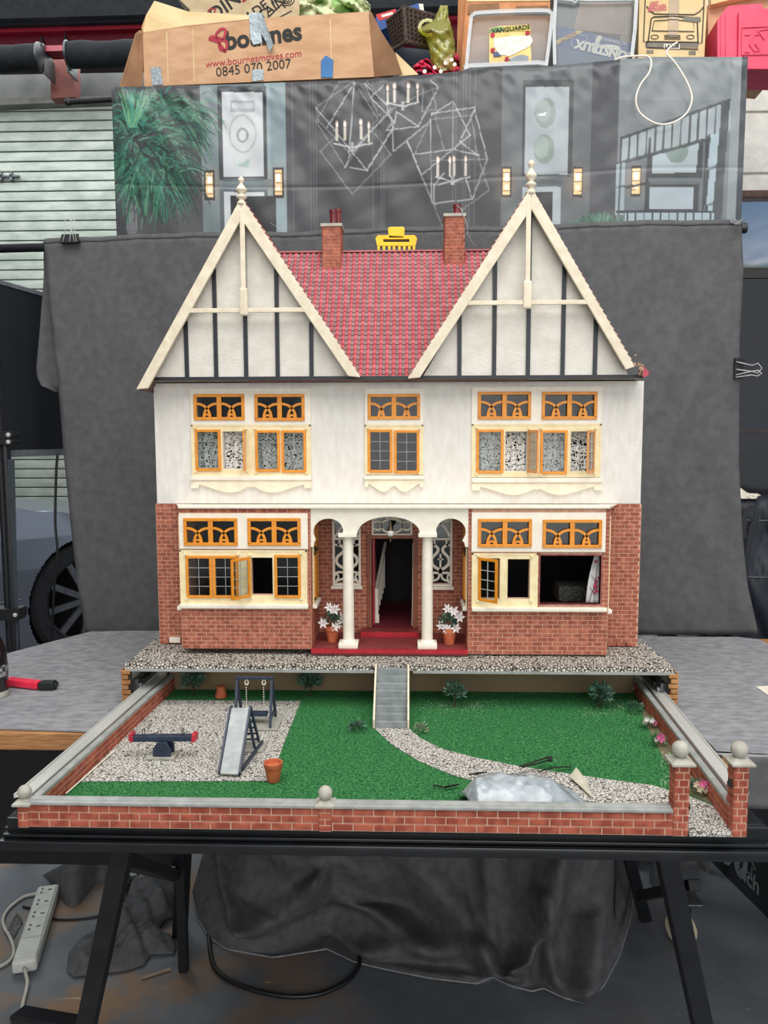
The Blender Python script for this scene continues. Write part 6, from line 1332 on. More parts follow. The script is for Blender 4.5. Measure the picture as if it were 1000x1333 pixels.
for (a, b) in ((566, 88), (580, 82), (588, 78), (553, 93), (592, 84), (574, 93)): c = bp(a, b, WK - .075); mb.lathe([(.0052, 0), (.0052, .001)], c, 10, axis=-N_)
obj('white_spot', mb, M_trim, rc_, kind='stuff')
# kraft carton behind the clear tub
k1 = thing('kraft_carton', 'plain kraft carton standing behind the clear tub with the yellow booklet', 'cardboard box', bp(655, 88, WB + .18))
obj('carton_body', MB().prism([bp(608, -20, WB + .17), bp(717, -20, WB + .17), bp(714, 88, WB + .17), bp(600, 96, WB + .17)], N_ * .2), mat('orange_kraft', (206, 146, 100), (190, 128, 84), rough=.85), k1); obj('carton_side', MB().prism([bp(597, -20, WB + .12), bp(608, -20, WB + .168), bp(600, 96, WB + .168), bp(594, 94, WB + .12)], N_ * .001), MATS['orange_kraft'], k1)
obj('tape_seam', quadpr([(608, -2), (716, -2), (716, 1), (608, 2)], WB + .168, .001), M_kraftlt, k1); obj('front_flap', quadpr([(610, 5), (650, 4), (650, 16), (609, 18)], WB + .166, .002), M_kraftdk, k1); obj('front_flap', quadpr([(672, 8), (714, 7), (714, 18), (672, 18)], WB + .166, .002), M_kraftdk, k1)
# clear tubs
M_clear = mat_glass('clear_polypropylene', tint=(215, 220, 222), refl=.06, rough=.3, haze=.12, hazecol=(176, 180, 180)); M_clearrim = mat_glass('clear_rim', tint=(220, 224, 226), refl=.12, rough=.25, haze=.32, hazecol=(224, 226, 226))
t1 = thing('clear_storage_tub', 'clear plastic tub standing on end with a yellow car booklet inside', 'tub', bp(660, 90, WB + .05))
sh_ = [(607, 92), (613, 30), (616, 22), (622, 18), (708, 15), (716, 18), (718, 26), (711, 84)]
obj('tub_wall', MB().prism([bp(a, b, WB + .02) for a, b in sh_], N_ * .11), M_clear, t1)
mb = MB(); mb.ribbon([bp(a, b, WB + .012) for a, b in smoothc([(607, 92), (613, 30), (616, 22), (623, 19), (660, 17), (707, 16), (716, 19), (718, 27), (711, 86)], 4)], .009, -N_, .010); mb.ribbon([bp(a, b, WB - .02) for a, b in ((604, 91), (612, 88), (700, 84), (713, 86))], .010, -N_, .012); obj('tub_rim', mb, M_clearrim, t1)
bkt = thing('yellow_booklet', 'yellow car collectors booklet with green corner inside the left clear tub', 'booklet', bp(667, 82, WB + .015))
obj('cover', quadpr([(637, 37), (650, 34), (690, 32), (692, 82), (637, 83)], WB + .006, .004), mat('booklet_yellow', (232, 204, 130), (216, 178, 104), scale=30), bkt)
obj('green_corner', quadpr([(637, 38), (646, 35), (655, 34.5), (655, 41), (637, 43)], WB + .005, .0008), mat('booklet_green', (120, 156, 86)), bkt); obj('title_band', quadpr([(655, 34.5), (690, 32.5), (691, 40), (655, 41)], WB + .005, .0008), mat('booklet_lime', (206, 190, 74)), bkt)
obj('lettering', text_mb('VANGUARDS', .0145, plc(665, 38, WB + .005, 3, .001), bold=.0004, sx=1.12), M_print, bkt)
mb = MB(); mb.prism([bp(a, b, WB + .0045) for a, b in ((643, 50), (665, 47), (690, 46), (694, 52), (690, 60), (664, 73), (650, 71), (643, 60))], N_ * .0006); obj('printed_car', mb, mat('print_cream', (244, 236, 206), (206, 204, 196), scale=70, lo=.45, hi=.55), bkt)
mb = MB(); mb.prism([bp(a, b, WB + .0038) for a, b in ((663, 77), (670, 73), (680, 71), (688, 73), (688, 79), (667, 82))], N_ * .0006); obj('printed_car', mb, mat('print_grey', (150, 160, 166)), bkt)
mb = MB(); mb.prism([bp(a, b, WB + .0038) for a, b in ((642, 68), (648, 67), (653, 73), (643, 74))], N_ * .0006); obj('printed_car', mb, mat('print_blue', (70, 84, 120)), bkt)
mb = MB()
for a, b in ((641.5, 45.5), (641.5, 65.5), (660, 77), (687, 43)): mb.lathe([(.0058, 0), (.0058, .0008)], bp(a, b, WB + .004), 12, axis=-N_)
obj('red_roundel', mb, M_redprint, bkt, kind='stuff')
t2 = thing('clear_storage_tub', 'tall clear plastic tub holding a dark blue construction toy box', 'tub', bp(772, 86, WB + .05))
obj('tub_wall', MB().prism([bp(a, b, WB + .02) for a, b in ((722, 86), (722, -20), (828, -20), (824, 74), (800, 80))], N_ * .11), M_clear, t2)
mb = MB(); mb.ribbon([bp(a, b, WB + .012) for a, b in ((722, 86), (721, 40), (724, -15))], .008, -N_, .008); mb.ribbon([bp(a, b, WB + .012) for a, b in ((724, 0), (745, 2), (748, 5), (752, 1), (765, 2), (826, 1))], .004, -N_, .006); mb.ribbon([bp(a, b, WB + .012) for a, b in ((822, 74), (826, 40), (829, -15))], .009, -N_, .008); obj('tub_rim', mb, M_clearrim, t2)
obj('inner_card', quadpr([(746, 38), (756, 2), (822, 2), (817, 46)], WB + .075, .003), mat('grey_brown_card', (168, 138, 118), (150, 122, 104)), t2)
t = thing('construction_toy_box', 'blue toy box with upside-down CONSTRUX lettering inside the right clear tub', 'box', bp(770, 84, WB + .05))
WX = WB + .045
obj('box_front', quadpr([(726, 33), (822, 56), (821, 80), (726, 88)], WX, .02), mat('royal_blue_card', (48, 82, 148), (38, 68, 128), scale=20), t); obj('box_side', quadpr([(726, 61), (802, 78), (760, 84), (727, 87)], WX - .001, .001), mat('slate_blue_card', (70, 100, 128), (60, 88, 116)), t)
obj('yellow_stripe', quadpr([(724, 53), (752, 39), (760, 41), (725, 58)], WX - .0022, .001), mat('stripe_yellow', (236, 206, 90)), t); obj('lettering', text_mb('ACTION', .011, plc(740, 48.5, WX - .0022, 27), bold=.0004), M_redprint, t)
obj('lettering', text_mb('CONSTRUX', .029, plc(788, 66, WX - .001, 180 - 16), bold=.0016, sx=1.0), M_trim, t); obj('lettering', text_mb('ACTION BUILDING', .0095, plc(795, 53, WX - .001, 180 - 14)), M_trim, t)
mb = MB(); mb.prism([bp(a, b, WX - .0015) for a, b in ((779, 46), (784, 47), (780, 58), (796, 58), (806, 60), (812, 68), (806, 66), (780, 62), (773, 58))], N_ * .0005); obj('printed_figure', mb, MATS['print_cream'], t)
ptube([(744, 60), (746, 43), (765, 47), (762, 63), (744, 60)], WX - .001, .0007, M_bar, t)
# van carton
v_ = thing('van_print_carton', 'pale carton printed with the front of a van, beside the red plastic case', 'cardboard box', bp(872, 72, WB + .1))
obj('front_face', quadpr([(833, -22), (922, -22), (917, 75), (831, 77)], WB + .03, .24), M_kraftlt, v_)
wv = WB + .0285
for pts, wd in (([(841, -20), (838, 54), (844, 55)], .0012), ([(918, -20), (914, 56), (909, 56)], .0012), ([(842, 8), (846, 14), (852, 18), (875, 18.5), (904, 19), (911, 15), (916, 9)], .0012), ([(844, 54), (848, 24), (851, 22), (875, 21), (905, 23), (908, 26), (909, 55)], .0014), ([(849, 40), (852, 27), (875, 25.5), (903, 27.5), (904, 41), (849, 40)], .001), ([(842, 54), (909, 55), (909, 64), (842, 62), (842, 54)], .0012)): ptube(pts, wv, wd, M_print, v_)
for cx in (852.5, 899): ptube([(cx + 5 * math.cos(R(a)), 48 + 2.6 * math.sin(R(a))) for a in range(0, 361, 24)], wv, .0008, M_print, v_)
for y in (46, 48, 50.5): ptube([(865, y), (886, y + .3)], wv, .0009, M_print, v_)
M_pg = mat('grey_box_print', (128, 122, 110), rough=.8)
obj('printed_bumper', quadpr([(841, 54), (909, 56), (909, 62), (840, 61)], wv + .0006, .0006), M_pg, v_); obj('printed_tyre', quadpr([(842, 65), (851, 65), (851, 69), (842, 69)], wv, .0006), M_pg, v_); obj('printed_tyre', quadpr([(897, 66), (906, 66), (906, 71), (897, 71)], wv, .0006), M_pg, v_); obj('printed_mirror', quadpr([(890, 22), (904, 22), (912, 22), (913, 27), (908, 29), (890, 27)], wv - .0006, .0006), M_pg, v_)
obj('printed_plate', quadpr([(864.5, 57), (885, 57.5), (885, 63.5), (864.5, 63)], wv - .0012, .0006), M_trim, v_); obj('lettering', text_mb('LARGE', .0115, plc(874.7, 60.2, wv - .0016, 0, .0006), bold=.0006), M_print, v_)
for i, s_ in enumerate(('GET', 'BRITAIN', 'MOVING')): obj('lettering', text_mb(s_, .0115, plc(852 if i == 0 else 856, 4.5 + i * 4, wv, 4, .0006), bold=.0004, align='CENTER'), mat('pink_box_print', (206, 100, 110)) if i == 0 else MATS['pink_box_print'], v_)
obj('brown_tape', quadpr([(872, -20), (885, -20), (883, 48), (870, 48)], wv - .0001, .0006), mat('tape_brown', (176, 150, 118), rough=.3), v_)
k2 = thing('kraft_carton', 'plain kraft carton filling the gap behind the red plastic case', 'cardboard box', bp(960, 78, WB + .25)); obj('carton_body', quadpr([(922, 6), (1020, -14), (1020, 86), (922, 78)], WB + .13, .2), mat('pale_orange_kraft', (214, 172, 138), (198, 154, 118), rough=.85), k2)
k3 = thing('flat_carton', 'flattened carton edge poking out above the red plastic case', 'cardboard box', bp(960, 0, WB + .1)); obj('carton_body', quadpr([(924, -20), (1010, -25), (1010, -12), (950, 0), (926, 6)], WB + .10, .02), M_kraftlt, k3)
r_ = thing('red_plastic_case', 'bright red moulded plastic case on the shelf at the right edge', 'case', bp(975, 84, WB + .05))
M_case = mat('rose_red_plastic', (226, 62, 96), (214, 48, 84), rough=.4, scale=20)
wr = WB + .0
obj('case_body', MB().prism([bp(a, b, wr) for a, b in ((934, 88), (934, 26), (946, 9), (950, 7), (993, 4), (994, 11), (1030, 9), (1030, 90))], N_ * .12), M_case, r_, bevel=.002)
obj('case_lid', quadpr([(961, 90), (962, 15), (1030, 12), (1030, 90)], wr - .008, .008), M_case, r_, bevel=.0015)
mb = MB()
for pts in ([(966, 72), (966, 36), (1030, 33)], [(1000, 70), (966, 72)], [(989, 66), (982, 67), (976, 58), (982, 46), (989, 45)], [(983, 57), (990, 66)], [(987, 40), (995, 52), (1002, 38), (987, 40)], [(970, 46), (977, 45)], [(970, 68), (976, 68)], [(966, 72), (1030, 70)]): mb.ribbon([bp(a, b, wr - .0085) for a, b in pts], .0026, -N_, .002)
obj('moulded_mark', mb, M_case, r_, kind='stuff')
mb = MB()
for x in (939, 945): mb.ribbon([bp(x, 20, wr - .0005), bp(x, 86, wr - .0005)], .003, -N_, .002)
obj('moulded_rib', mb, M_case, r_, kind='stuff')
# yellow clip on the ridge
WY = .20
yc_ = thing('yellow_clip', 'bright yellow comb-toothed plastic clip standing behind the red roof ridge', 'clip', PY(516, 330, WY)); M_yp = mat('yellow_abs', (242, 200, 24), (228, 184, 16), rough=.3)
def yp(a, b, y=WY): return PY(a, b, y)
obj('grip', MB().prism([yp(506, 310), yp(505, 297), yp(508, 295), yp(525, 295), yp(527, 297), yp(526, 310)], (0, .012, 0)), M_yp, yc_, bevel=.0012)
mb = MB(); 
for q in (((489, 310), (492, 306), (540, 306), (543, 310), (543, 311), (489, 311)), ((489, 311), (499, 311), (499, 315), (490, 315)), ((533, 311), (543, 311), (542, 315), (533, 315)), ((490, 315), (542, 315), (541, 320), (491, 320))): mb.prism([yp(*p) for p in q], (0, .012, 0))
obj('body', mb, M_yp, yc_)
for i, x in enumerate((493, 500, 507, 513, 520, 526.5, 533, 539)): obj('tooth', MB().prism([yp(x - 1.8, 319.5), yp(x + 1.8, 319.5), yp(x + .8, 330), yp(x - .8, 330)], (0, .008, 0)), M_yp, yc_)
obj('slot_back', MB().prism([yp(499, 311, WY + .010), yp(533, 311, WY + .010), yp(533, 315, WY + .010), yp(499, 315, WY + .010)], (0, .001, 0)), M_tie, yc_)
# ================================================================ LEFT: screen, stand, car
TV = Frame((-1.17, .70, 0), 80)
tv = thing('television', 'big dark flat screen seen almost edge-on at the left behind the backdrop cloth', 'television', TV.at(.3, 1.14))
zb, zt_ = TV.px(50, 591).z, TV.px(30, 379).z
mb = MB(); c = [TV.at(-.35, zb + .012, .0), TV.at(.85, zb + .012, .0), TV.at(.85, zt_, .0), TV.at(-.35, zt_, .0)]
obj('panel', MB().prism(c, TV.N * .035), mat('black_screen_glass', (20, 26, 34), (14, 18, 26), rough=.25, coat=.3, scale=3), tv)
mb = MB(); mb.bar(TV.at(-.35, zt_ + .006, .004), TV.at(.85, zt_ + .006, .004), .02, .012); mb.bar(TV.at(-.15, zb + .004, .0), TV.at(.85, zb + .004, .0), .03, .020); obj('silver_frame', mb, mat('brushed_silver', (150, 152, 158), rough=.3, metal=.6), tv)
obj('bezel_lettering', text_mb('ENVY', .014, lambda x, y: PY(27, 600, .72) + Vector((x, 0, y * .6)), bold=.0004), M_bar, tv) if False else None
ys = .66
st = thing('equipment_stand', 'black tubular stand with clamp brackets at the far left edge', 'stand', PY(14, 850, ys) - Vector((0, 0, PY(14, 850, ys).z)))
def pv(px): return PY(px, 700, ys).x
mb = MB(); x = pv(13); mb.lathe([(.013, .001), (.013, PY(10, 566, ys).z)], (x, ys, 0), 18); obj('post', mb, M_blackleg, st, smooth=True)
mb = MB(); x2 = PY(2, 700, ys).x; mb.lathe([(.012, .001), (.012, 1.5)], (x2, ys + .02, 0), 18); obj('post', mb, M_blackleg, st, smooth=True)
obj('rail', MB().hexa([PY(14, 852, ys - .01), PY(25, 852, ys - .01), PY(25, 852, ys + .01), PY(14, 852, ys + .01), PY(10, 598, ys - .01), PY(19, 598, ys - .01), PY(19, 598, ys + .01), PY(10, 598, ys + .01)]), mat('dark_slate_rail', (54, 62, 68), rough=.4), st)
for y0_, y1_, xr0 in ((561, 571, 16), (571.5, 579, 16), (793, 808, 25)):
    obj('clamp_bracket', MB().prism([PY(-20, y0_, ys - .022), PY(xr0 - 2, y0_, ys - .022), PY(xr0, (y0_ + y1_) / 2, ys - .022), PY(xr0 - 2, y1_, ys - .022), PY(-20, y1_, ys - .022)], (0, .05, 0)), M_blackleg, st, bevel=.001)
    q = PY(xr0 - 5, (y0_ + y1_) / 2, ys - .0225); obj('bolt_head', MB().lathe([(.006, 0), (.006, .003), (.003, .004)], q, 12, axis=(0, -1, 0)), M_bar, st, smooth=True)
tag(obj('black_cable', MB().tube([PY(a, b, .78) for a, b in smoothc([(75, 590), (73, 620), (72, 680), (75, 720), (71, 760), (68, 820), (66, 900), (66, 1100), (66, 1275)])], .004, 8), M_tie, smooth='all'), 'black cable hanging down from the television in front of the silver car', 'cable')
# car: a shell swept along its length, wheel arch cut out
CF = Frame((-1.81, 2.75, 0), 52)
# u along the car (away to the right), w across
M_car = mat('silver_blue_car_paint', (120, 126, 140), (112, 118, 132), rough=.25, metal=.55, scale=2, coat=.8)
car = thing('car', 'silver-blue sports car parked behind the screen and cloth at the left', 'car', CF.at(0, 0, .4))
wz, wr_ = CF.px(104, 783).z, .335; wr_ = .33
def roofz(u):
    k = [(-2.2, .80), (-1.6, .86), (-1.2, 1.02), (-.75, 1.0), (-.45, .96), (-.2, .915), (.1, .87), (.5, .82), (.9, .72), (1.05, .55)]
    for (a, b), (c, d) in zip(k[:-1], k[1:]):
        if u <= c: t = (u - a) / (c - a); t = t * t * (3 - 2 * t); return b + (d - b) * t
    return .5
def carP(u, v):
    L_ = -2.2 + 3.25 * u; zr = roofz(L_) ; pr = [(0, .12, .06), (.12, .03, .13), (.3, .0, .36), (.5, .0, .56), (.66, .03, .72), (.78, .12, None), (.9, .35, None), (1, .85, None)]
    bulge = .03 * math.exp(-((L_) / .55) ** 2)
    for a, b in zip(pr[:-1], pr[1:]):
        if v <= b[0]:
            t = (v - a[0]) / (b[0] - a[0]); za = a[2] if a[2] is not None else {.78: zr - .06, .9: zr - .01}.get(a[0], zr); zb_ = b[2] if b[2] is not None else {.78: zr - .06, .9: zr - .01, 1: zr}[b[0]]
            za = min(za, zr - .08) if a[2] is not None else za; zb_ = min(zb_, zr - .08) if b[2] is not None else zb_
            return CF.at(L_, za + (zb_ - za) * t, a[1] + (b[1] - a[1]) * t - bulge + (max(0, abs(L_ + .5) - 1.0) * .12))
mb = MB(); NUc, NVc = 420, 150; mb.grid(carP, NUc, NVc)
def keep(f):
    c = sum((mb.v[i] for i in f), Vector()) / len(f); d = c - CF.o; uu = d.dot(CF.U); ww = d.dot(CF.N); return not (math.hypot(uu, c.z - wz) < wr_ * 1.10 and ww < .30)
mb.f = [f for f in mb.f if keep(f)]
obj('body', mb, M_car, car, smooth='all')
obj('wheel_well', MB().lathe([(wr_ * 1.14, .01), (wr_ * 1.14, .30)], CF.at(0, wz, 0), 40, axis=CF.N, caps=False), M_dark, car)
obj('wheel_well_back', MB().lathe([(wr_ * 1.14, .29), (wr_ * 1.14, .30)], CF.at(0, wz, 0), 40, axis=CF.N), M_dark, car)
tyre = obj('wheel', MB().lathe([(wr_ * .72, -.01), (wr_ * .74, -.028), (wr_ * .93, -.03), (wr_, -.008), (wr_, .20), (wr_ * .72, .21), (wr_ * .72, -.01)], CF.at(0, wz, .05), 48, axis=CF.N, caps=False), mat('tyre_rubber', (34, 36, 40), (26, 28, 32), rough=.8), car, smooth=True)
M_alloy = mat('grey_alloy', (116, 120, 126), rough=.3, metal=.7)
obj('rim', MB().lathe([(wr_ * .70, -.02), (wr_ * .73, -.03), (wr_ * .73, .0), (wr_ * .68, .0), (wr_ * .70, -.02)], CF.at(0, wz, .05), 44, axis=CF.N, caps=False), M_alloy, tyre, smooth=True)
for i in range(10):
    a = R(36 * i + 9); d = CF.U * math.cos(a) + Vector((0, 0, math.sin(a))); c = CF.at(0, wz, .03); obj('spoke', MB().bar(c + d * .04, c + d * wr_ * .71, .034 if i % 1 == 0 else .02, .02, up=-CF.N), M_alloy, tyre)
obj('hub', MB().lathe([(.045, -.01), (.045, -.028), (.02, -.034)], CF.at(0, wz, .05), 20, axis=CF.N), M_alloy, tyre, smooth=True)
q = [CF.at(u, z, w) for u, z, w in ((-.66, .86, .10), (-.50, .90, .15), (-.36, .875, .12), (-.40, .845, .09), (-.6, .83, .07))]
mb = MB(); mb.prism([p - CF.N * .05 for p in q], CF.N * .01); obj('quarter_window', mb, mat('dark_car_glass', (40, 46, 58), rough=.1, coat=.8), car)
mb = MB(); q2 = [p - CF.N * .055 for p in q]; mb.tube(q2 + [q2[0]], .005, 6); obj('window_trim', mb, MATS['brushed_silver'], car)
obj('sill_crease', MB().tube([CF.at(-1.2 + i * .2, .40 + .002 * i, -.012 - .012 * math.exp(-((-1.2 + i * .2) / .55) ** 2)) for i in range(5)], .004, 6), M_car, car)
# ================================================================ RIGHT: picture, dark cabinet, bag
yq = YRW - .10
pc_ = thing('framed_sky_picture', 'dark framed picture of blue sky on the white wall, cut off by the right edge', 'picture', PY(985, 350, yq))
x0 = PY(945, 300, yq).x
obj('frame', MB().box(x0, 1.6, yq, yq + .03, PY(980, 362, yq).z, PY(980, 258, yq).z), mat('dark_picture_frame', (40, 32, 30), rough=.4), pc_)
sky = MB(); z0, z1 = PY(980, 349, yq).z, PY(980, 263, yq).z
for j in range(13):
    for i in range(13): sky.v.append(Vector((x0 + .01 + (1.55 - x0) * i / 12, yq - .0015, z0 + (z1 - z0) * j / 12))); t = j / 12; w = .5 + .5 * noise1(i * .9, j * .7, 2) * .4; sky.c.append((70 + 120 * (1 - t) * w + 20, 118 + 80 * (1 - t) * w, 150 + 50 * (1 - t) * w) if not (j < 1 and i < 6) else (60, 90, 70))
for j in range(12):
    for i in range(12): k = j * 13 + i; sky.f.append((k, k + 1, k + 14, k + 13))
obj('sky_print', sky, mat_attr('sky_print_paper', rough=.4), pc_, normals=False)
cb = thing('dark_glass_cabinet', 'tall black glossy cabinet below the sky picture behind the cloth edge', 'cabinet', PY(985, 640, YRW - .1) * 1.0)
obj('cabinet_body', MB().box(PY(948, 500, YRW - .12).x, 1.7, YRW - .12, YRW - .006, .001, PY(980, 363, YRW - .12).z), mat('black_glass', (30, 31, 36), (22, 22, 26), rough=.2, coat=.5, scale=4), cb)
obj('shelf_line', MB().box(PY(948, 500, YRW - .12).x, 1.7, YRW - .125, YRW - .1205, PY(980, 563, YRW - .12).z, PY(980, 560, YRW - .12).z), mat('dark_bronze', (60, 48, 44)), cb)
yb_ = .86
bg = thing('black_holdall', 'black holdall with a strap handle at the right edge, white rag on top', 'bag', PY(1000, 830, yb_) - Vector((0, 0, 0)))
def bagS(u, v):
    px = 950 + 130 * u; top = 646 + 3 * math.sin(u * 9); py = 862 + (top - 862) * v; e = max(0, math.sin(math.pi * min(1, max(0, v)))) ** .4; return PY(px, py, yb_ - .05 * e + .012 * noise1(u * 7, v * 5, 1))
obj('bag_body', MB().grid(bagS, 30, 24), mat('black_nylon_fabric', (40, 44, 54), (28, 32, 42), rough=.55, scale=12), bg, smooth='all', solid=.01)
obj('bag_back', MB().box(PY(952, 700, yb_).x, 1.35, yb_ + .02, yb_ + .16, PY(980, 855, yb_).z, PY(980, 652, yb_).z), MATS['black_nylon_fabric'], bg)
obj('strap', MB().ribbon([PY(a, b, yb_ - .075) for a, b in smoothc([(968, 700), (969, 675), (975, 662), (983, 663), (984, 675), (978, 690), (972, 730), (970, 760)])], .016, (0, -1, 0), .003), M_tie, bg)
for y in (677, 751): obj('seam_piping', MB().tube([PY(966, y, yb_ - .062), PY(1050, y + 2, yb_ - .066)], .0022, 6), M_darkmetal, bg)
tag(obj('white_rag', MB().grid(lambda u, v: PY(958 + 32 * u, 649 - (13 - 9 * u) * v * (1 + .2 * math.sin(u * 9)), yb_ - .02 + .03 * v + .004 * noise1(u * 9, v * 5)), 14, 8), M_trim, smooth='all', solid=.003), 'scrap of white cloth on top of the black holdall', 'cloth')
# support under the holdall
ct = thing('low_black_cabinet', 'low black unit under the black holdall behind the right-hand table', 'cabinet', (1.2, .9, 0)); obj('unit_body', MB().box(1.0, 1.5, .80, 1.02, .001, PY(980, 863, yb_).z), M_blackleg, ct)

# ================================================================ FLOOR ITEMS
Zf = .0015
M_clothdk = mat('charcoal_suede_floor', (100, 99, 100), (84, 84, 86), rough=.95, scale=40, detail=8, bump=.35, bscale=420, spec=.2)
hem = [(250, 1165), (257, 1195), (272, 1220), (295, 1236), (322, 1241), (356, 1247), (400, 1240), (426, 1236), (462, 1253), (500, 1262), (560, 1274), (620, 1281), (642, 1272), (665, 1284), (692, 1291), (708, 1287), (735, 1300), (760, 1306), (785, 1285), (806, 1245), (820, 1200), (824, 1165)]
H3 = [PZ(a, b, .004) for a, b in hem]
def hemP(u):
    s_ = u * (len(H3) - 1); i = min(int(s_), len(H3) - 2); t = s_ - i; return H3[i].lerp(H3[i + 1], t)
FOLDS = [(.0, .55, .18, .80, .06, .030), (.18, .80, .30, .62, .055, .030), (.30, .62, .46, .80, .06, .028), (.12, .45, .40, .60, .05, .035), (.46, .55, .62, .93, .07, .035), (.60, .40, .56, .90, .05, .030), (.86, .35, .66, .80, .09, .050), (.98, .40, .80, .97, .08, .040), (.72, .60, .74, .95, .05, .022), (.40, .90, .55, .72, .04, .025)]
def drape(u, v):
    h = hemP(u); base = -.05 - .30 * 0; yw = .28; top = Vector((-.46 + .98 * u, yw, .70)); mid = Vector((h.x * .92 + top.x * .08, max(h.y + .10, .20 + .04 * math.sin(u * 17)), .05 + .035 * abs(math.sin(u * 9 + 1)))); 
    if v < .7: t = v / .7; t2 = t * t * (3 - 2 * t); p = top.lerp(mid, t); p.y = top.y + (mid.y - top.y) * t2
    else: t = (v - .7) / .3; p = mid.lerp(h, t); p.z = mid.z * max(0, 1 - t) ** 1.3 + .004
    k = max(0, math.sin(math.pi * v)) ** .7
    fold = .050 * math.sin(u * 15 + 6.5 * v) + .014 * math.sin(u * 31 - 6 * v + 1) + .010 * noise1(u * 5, v * 3, 3)
    p.y -= fold * k * (.4 + .8 * v); p.z += k * (.022 * noise1(u * 4 + v * 2, v * 4, 1) + .022 * math.sin(u * 11 + v * 8)) * min(1, v * 1.6) * (1 if v < .93 else (1 - v) / .07)
    for (ua, va, ub, vb, am, wd) in FOLDS:
        L2 = (ub - ua) ** 2 + (vb - va) ** 2; t = min(1, max(0, ((u - ua) * (ub - ua) + (v - va) * (vb - va)) / L2)); dd_ = math.hypot(u - ua - t * (ub - ua), (v - va - t * (vb - va)) * .8); q_ = am * math.exp(-(dd_ / wd) ** 2) * min(1, (1 - v) * 12)
        p.y -= q_; p.z += q_ * .5
    p.z = max(p.z, .005)
    return p

dr = thing('draped_cloth', 'long charcoal cloth hanging behind the trestle and trailing across the floor', 'cloth', (.0, .3, .001)); obj('cloth_sheet', MB().grid(drape, 200, 110), M_clothdk, dr, smooth='all', solid=.003)
obj('hem_binding', MB().tube([drape(i / 120, 1.0) + Vector((0, -.001, .001)) for i in range(121)], .0022, 6), M_cloth2, dr, smooth='all')
def heap(nm, label, bound, cen, zf_, m=M_clothdk, seed=1, n=26):
    t = thing(nm, label, 'cloth', PZ(cen[0], cen[1], .001)); B = [PZ(a, b, .004) for a, b in bound]; C0 = PZ(cen[0], cen[1], .004); K = len(B) * 6; mb = MB()
    def bd(s_): s_ = (s_ % 1) * len(B); i = int(s_) % len(B); return B[i].lerp(B[(i + 1) % len(B)], s_ - int(s_))
    def P(u, v):
        b = bd(u); p = C0.lerp(b, v); e = 1 - v ** 5; q = p; p = Vector((p.x, p.y, .0045 + e * max(0, zf_(p) + .013 * noise1(p.x * 22, p.y * 18, seed) + .004 * noise1(p.x * 50, p.y * 40, seed + 2)))); return p
    obj('cloth_sheet', MB().grid(P, K, n), m, t, smooth='all', solid=.0022)
heap('crumpled_cloth', 'crumpled charcoal cloth on the floor behind the left front table leg', [(160, 1185), (178, 1150), (225, 1146), (232, 1165), (229, 1192), (214, 1199), (206, 1212), (224, 1221), (230, 1232), (226, 1242), (196, 1243), (188, 1256), (165, 1264), (130, 1268), (96, 1272), (87, 1264), (90, 1242), (103, 1227), (120, 1224), (150, 1215)], (165, 1222), lambda p: .025 + .14 * max(0, p.y - .25), seed=4)
def hang(u, v):
    px = 44 + 118 * u; topy = 1150 - 45 * min(1, u * 1.3) ** .7; bot = 1197 - 8 * u + 5 * math.sin(u * 8); py = topy + (bot - topy) * v; d = .52 + .05 * math.sin(u * 9 + 1) - .06 * v; return PY(px, py, d)
hg = thing('hanging_cloth', 'charcoal cloth hanging under the table behind the white extension socket', 'cloth', PY(100, 1190, .5)); obj('cloth_sheet', MB().grid(hang, 40, 16), M_clothdk, hg, smooth='all', solid=.003)
def hang2(u, v):
    rx = 923 - 85 * max(0, v - .45) ** 2 / .3; px = 826 + (rx - 826) * u; py = 1100 + 92 * v - 6 * v * u; return PY(px, py, .66 + .03 * math.sin(u * 10) - .04 * v)
hg = thing('hanging_cloth', 'rounded corner of charcoal cloth hanging behind the right trestle legs', 'cloth', PY(880, 1190, .66)); obj('cloth_sheet', MB().grid(hang2, 24, 20), M_clothdk, hg, smooth='all', solid=.003)
# extension socket
a, b = PZ(64, 1166, Zf), PZ(32, 1268, Zf); ex = thing('extension_socket', 'white four-gang extension socket lying on the floor at the left', 'socket', a.lerp(b, .5)); d = (b - a).normalized(); s_ = d.cross(Vector((0, 0, 1))).normalized(); Ln = (b - a).length; M_wp = mat('white_abs', (206, 206, 198), (194, 194, 186), rough=.35)
obj('body', MB().bar(a + Vector((0, 0, .017)), b + Vector((0, 0, .017)), .056, .032), M_wp, ex, bevel=.007)
obj('face_plate', MB().bar(a + d * .014 + Vector((0, 0, .034)), a + d * Ln * .72 + Vector((0, 0, .034)), .044, .0025), M_wp, ex, bevel=.001); obj('cord_housing', MB().bar(a + d * Ln * .74 + Vector((0, 0, .034)), b - d * .014 + Vector((0, 0, .034)), .048, .003), M_wp, ex, bevel=.002)
for i in range(4):
    c = a + d * (Ln * (.09 + .168 * i)) + Vector((0, 0, .0362)); m_ = MB(); m_.bar(c + s_ * -.014 + d * .003, c - s_ * .004 + d * .003, .004, .0006)
    for dd in (-.008, .010): m_.bar(c + s_ * .011 + d * (dd + .006), c + s_ * .011 + d * (dd - .001), .005, .0006)
    for q in (0,): pass
    sk = obj('socket_outlet', MB().bar(c - d * .017 - Vector((0, 0, .0012)), c + d * .019 - Vector((0, 0, .0012)), .040, .0012), M_wp, ex); obj('pin_slot', m_, M_tie, sk)
M_wc = mat('white_flex', (200, 196, 184), (184, 180, 168), rough=.45)
def fc(pts, r, m, z=.006): return MB().tube([PZ(a_, b_, z) for a_, b_ in smoothc(pts, 6)], r, 8)
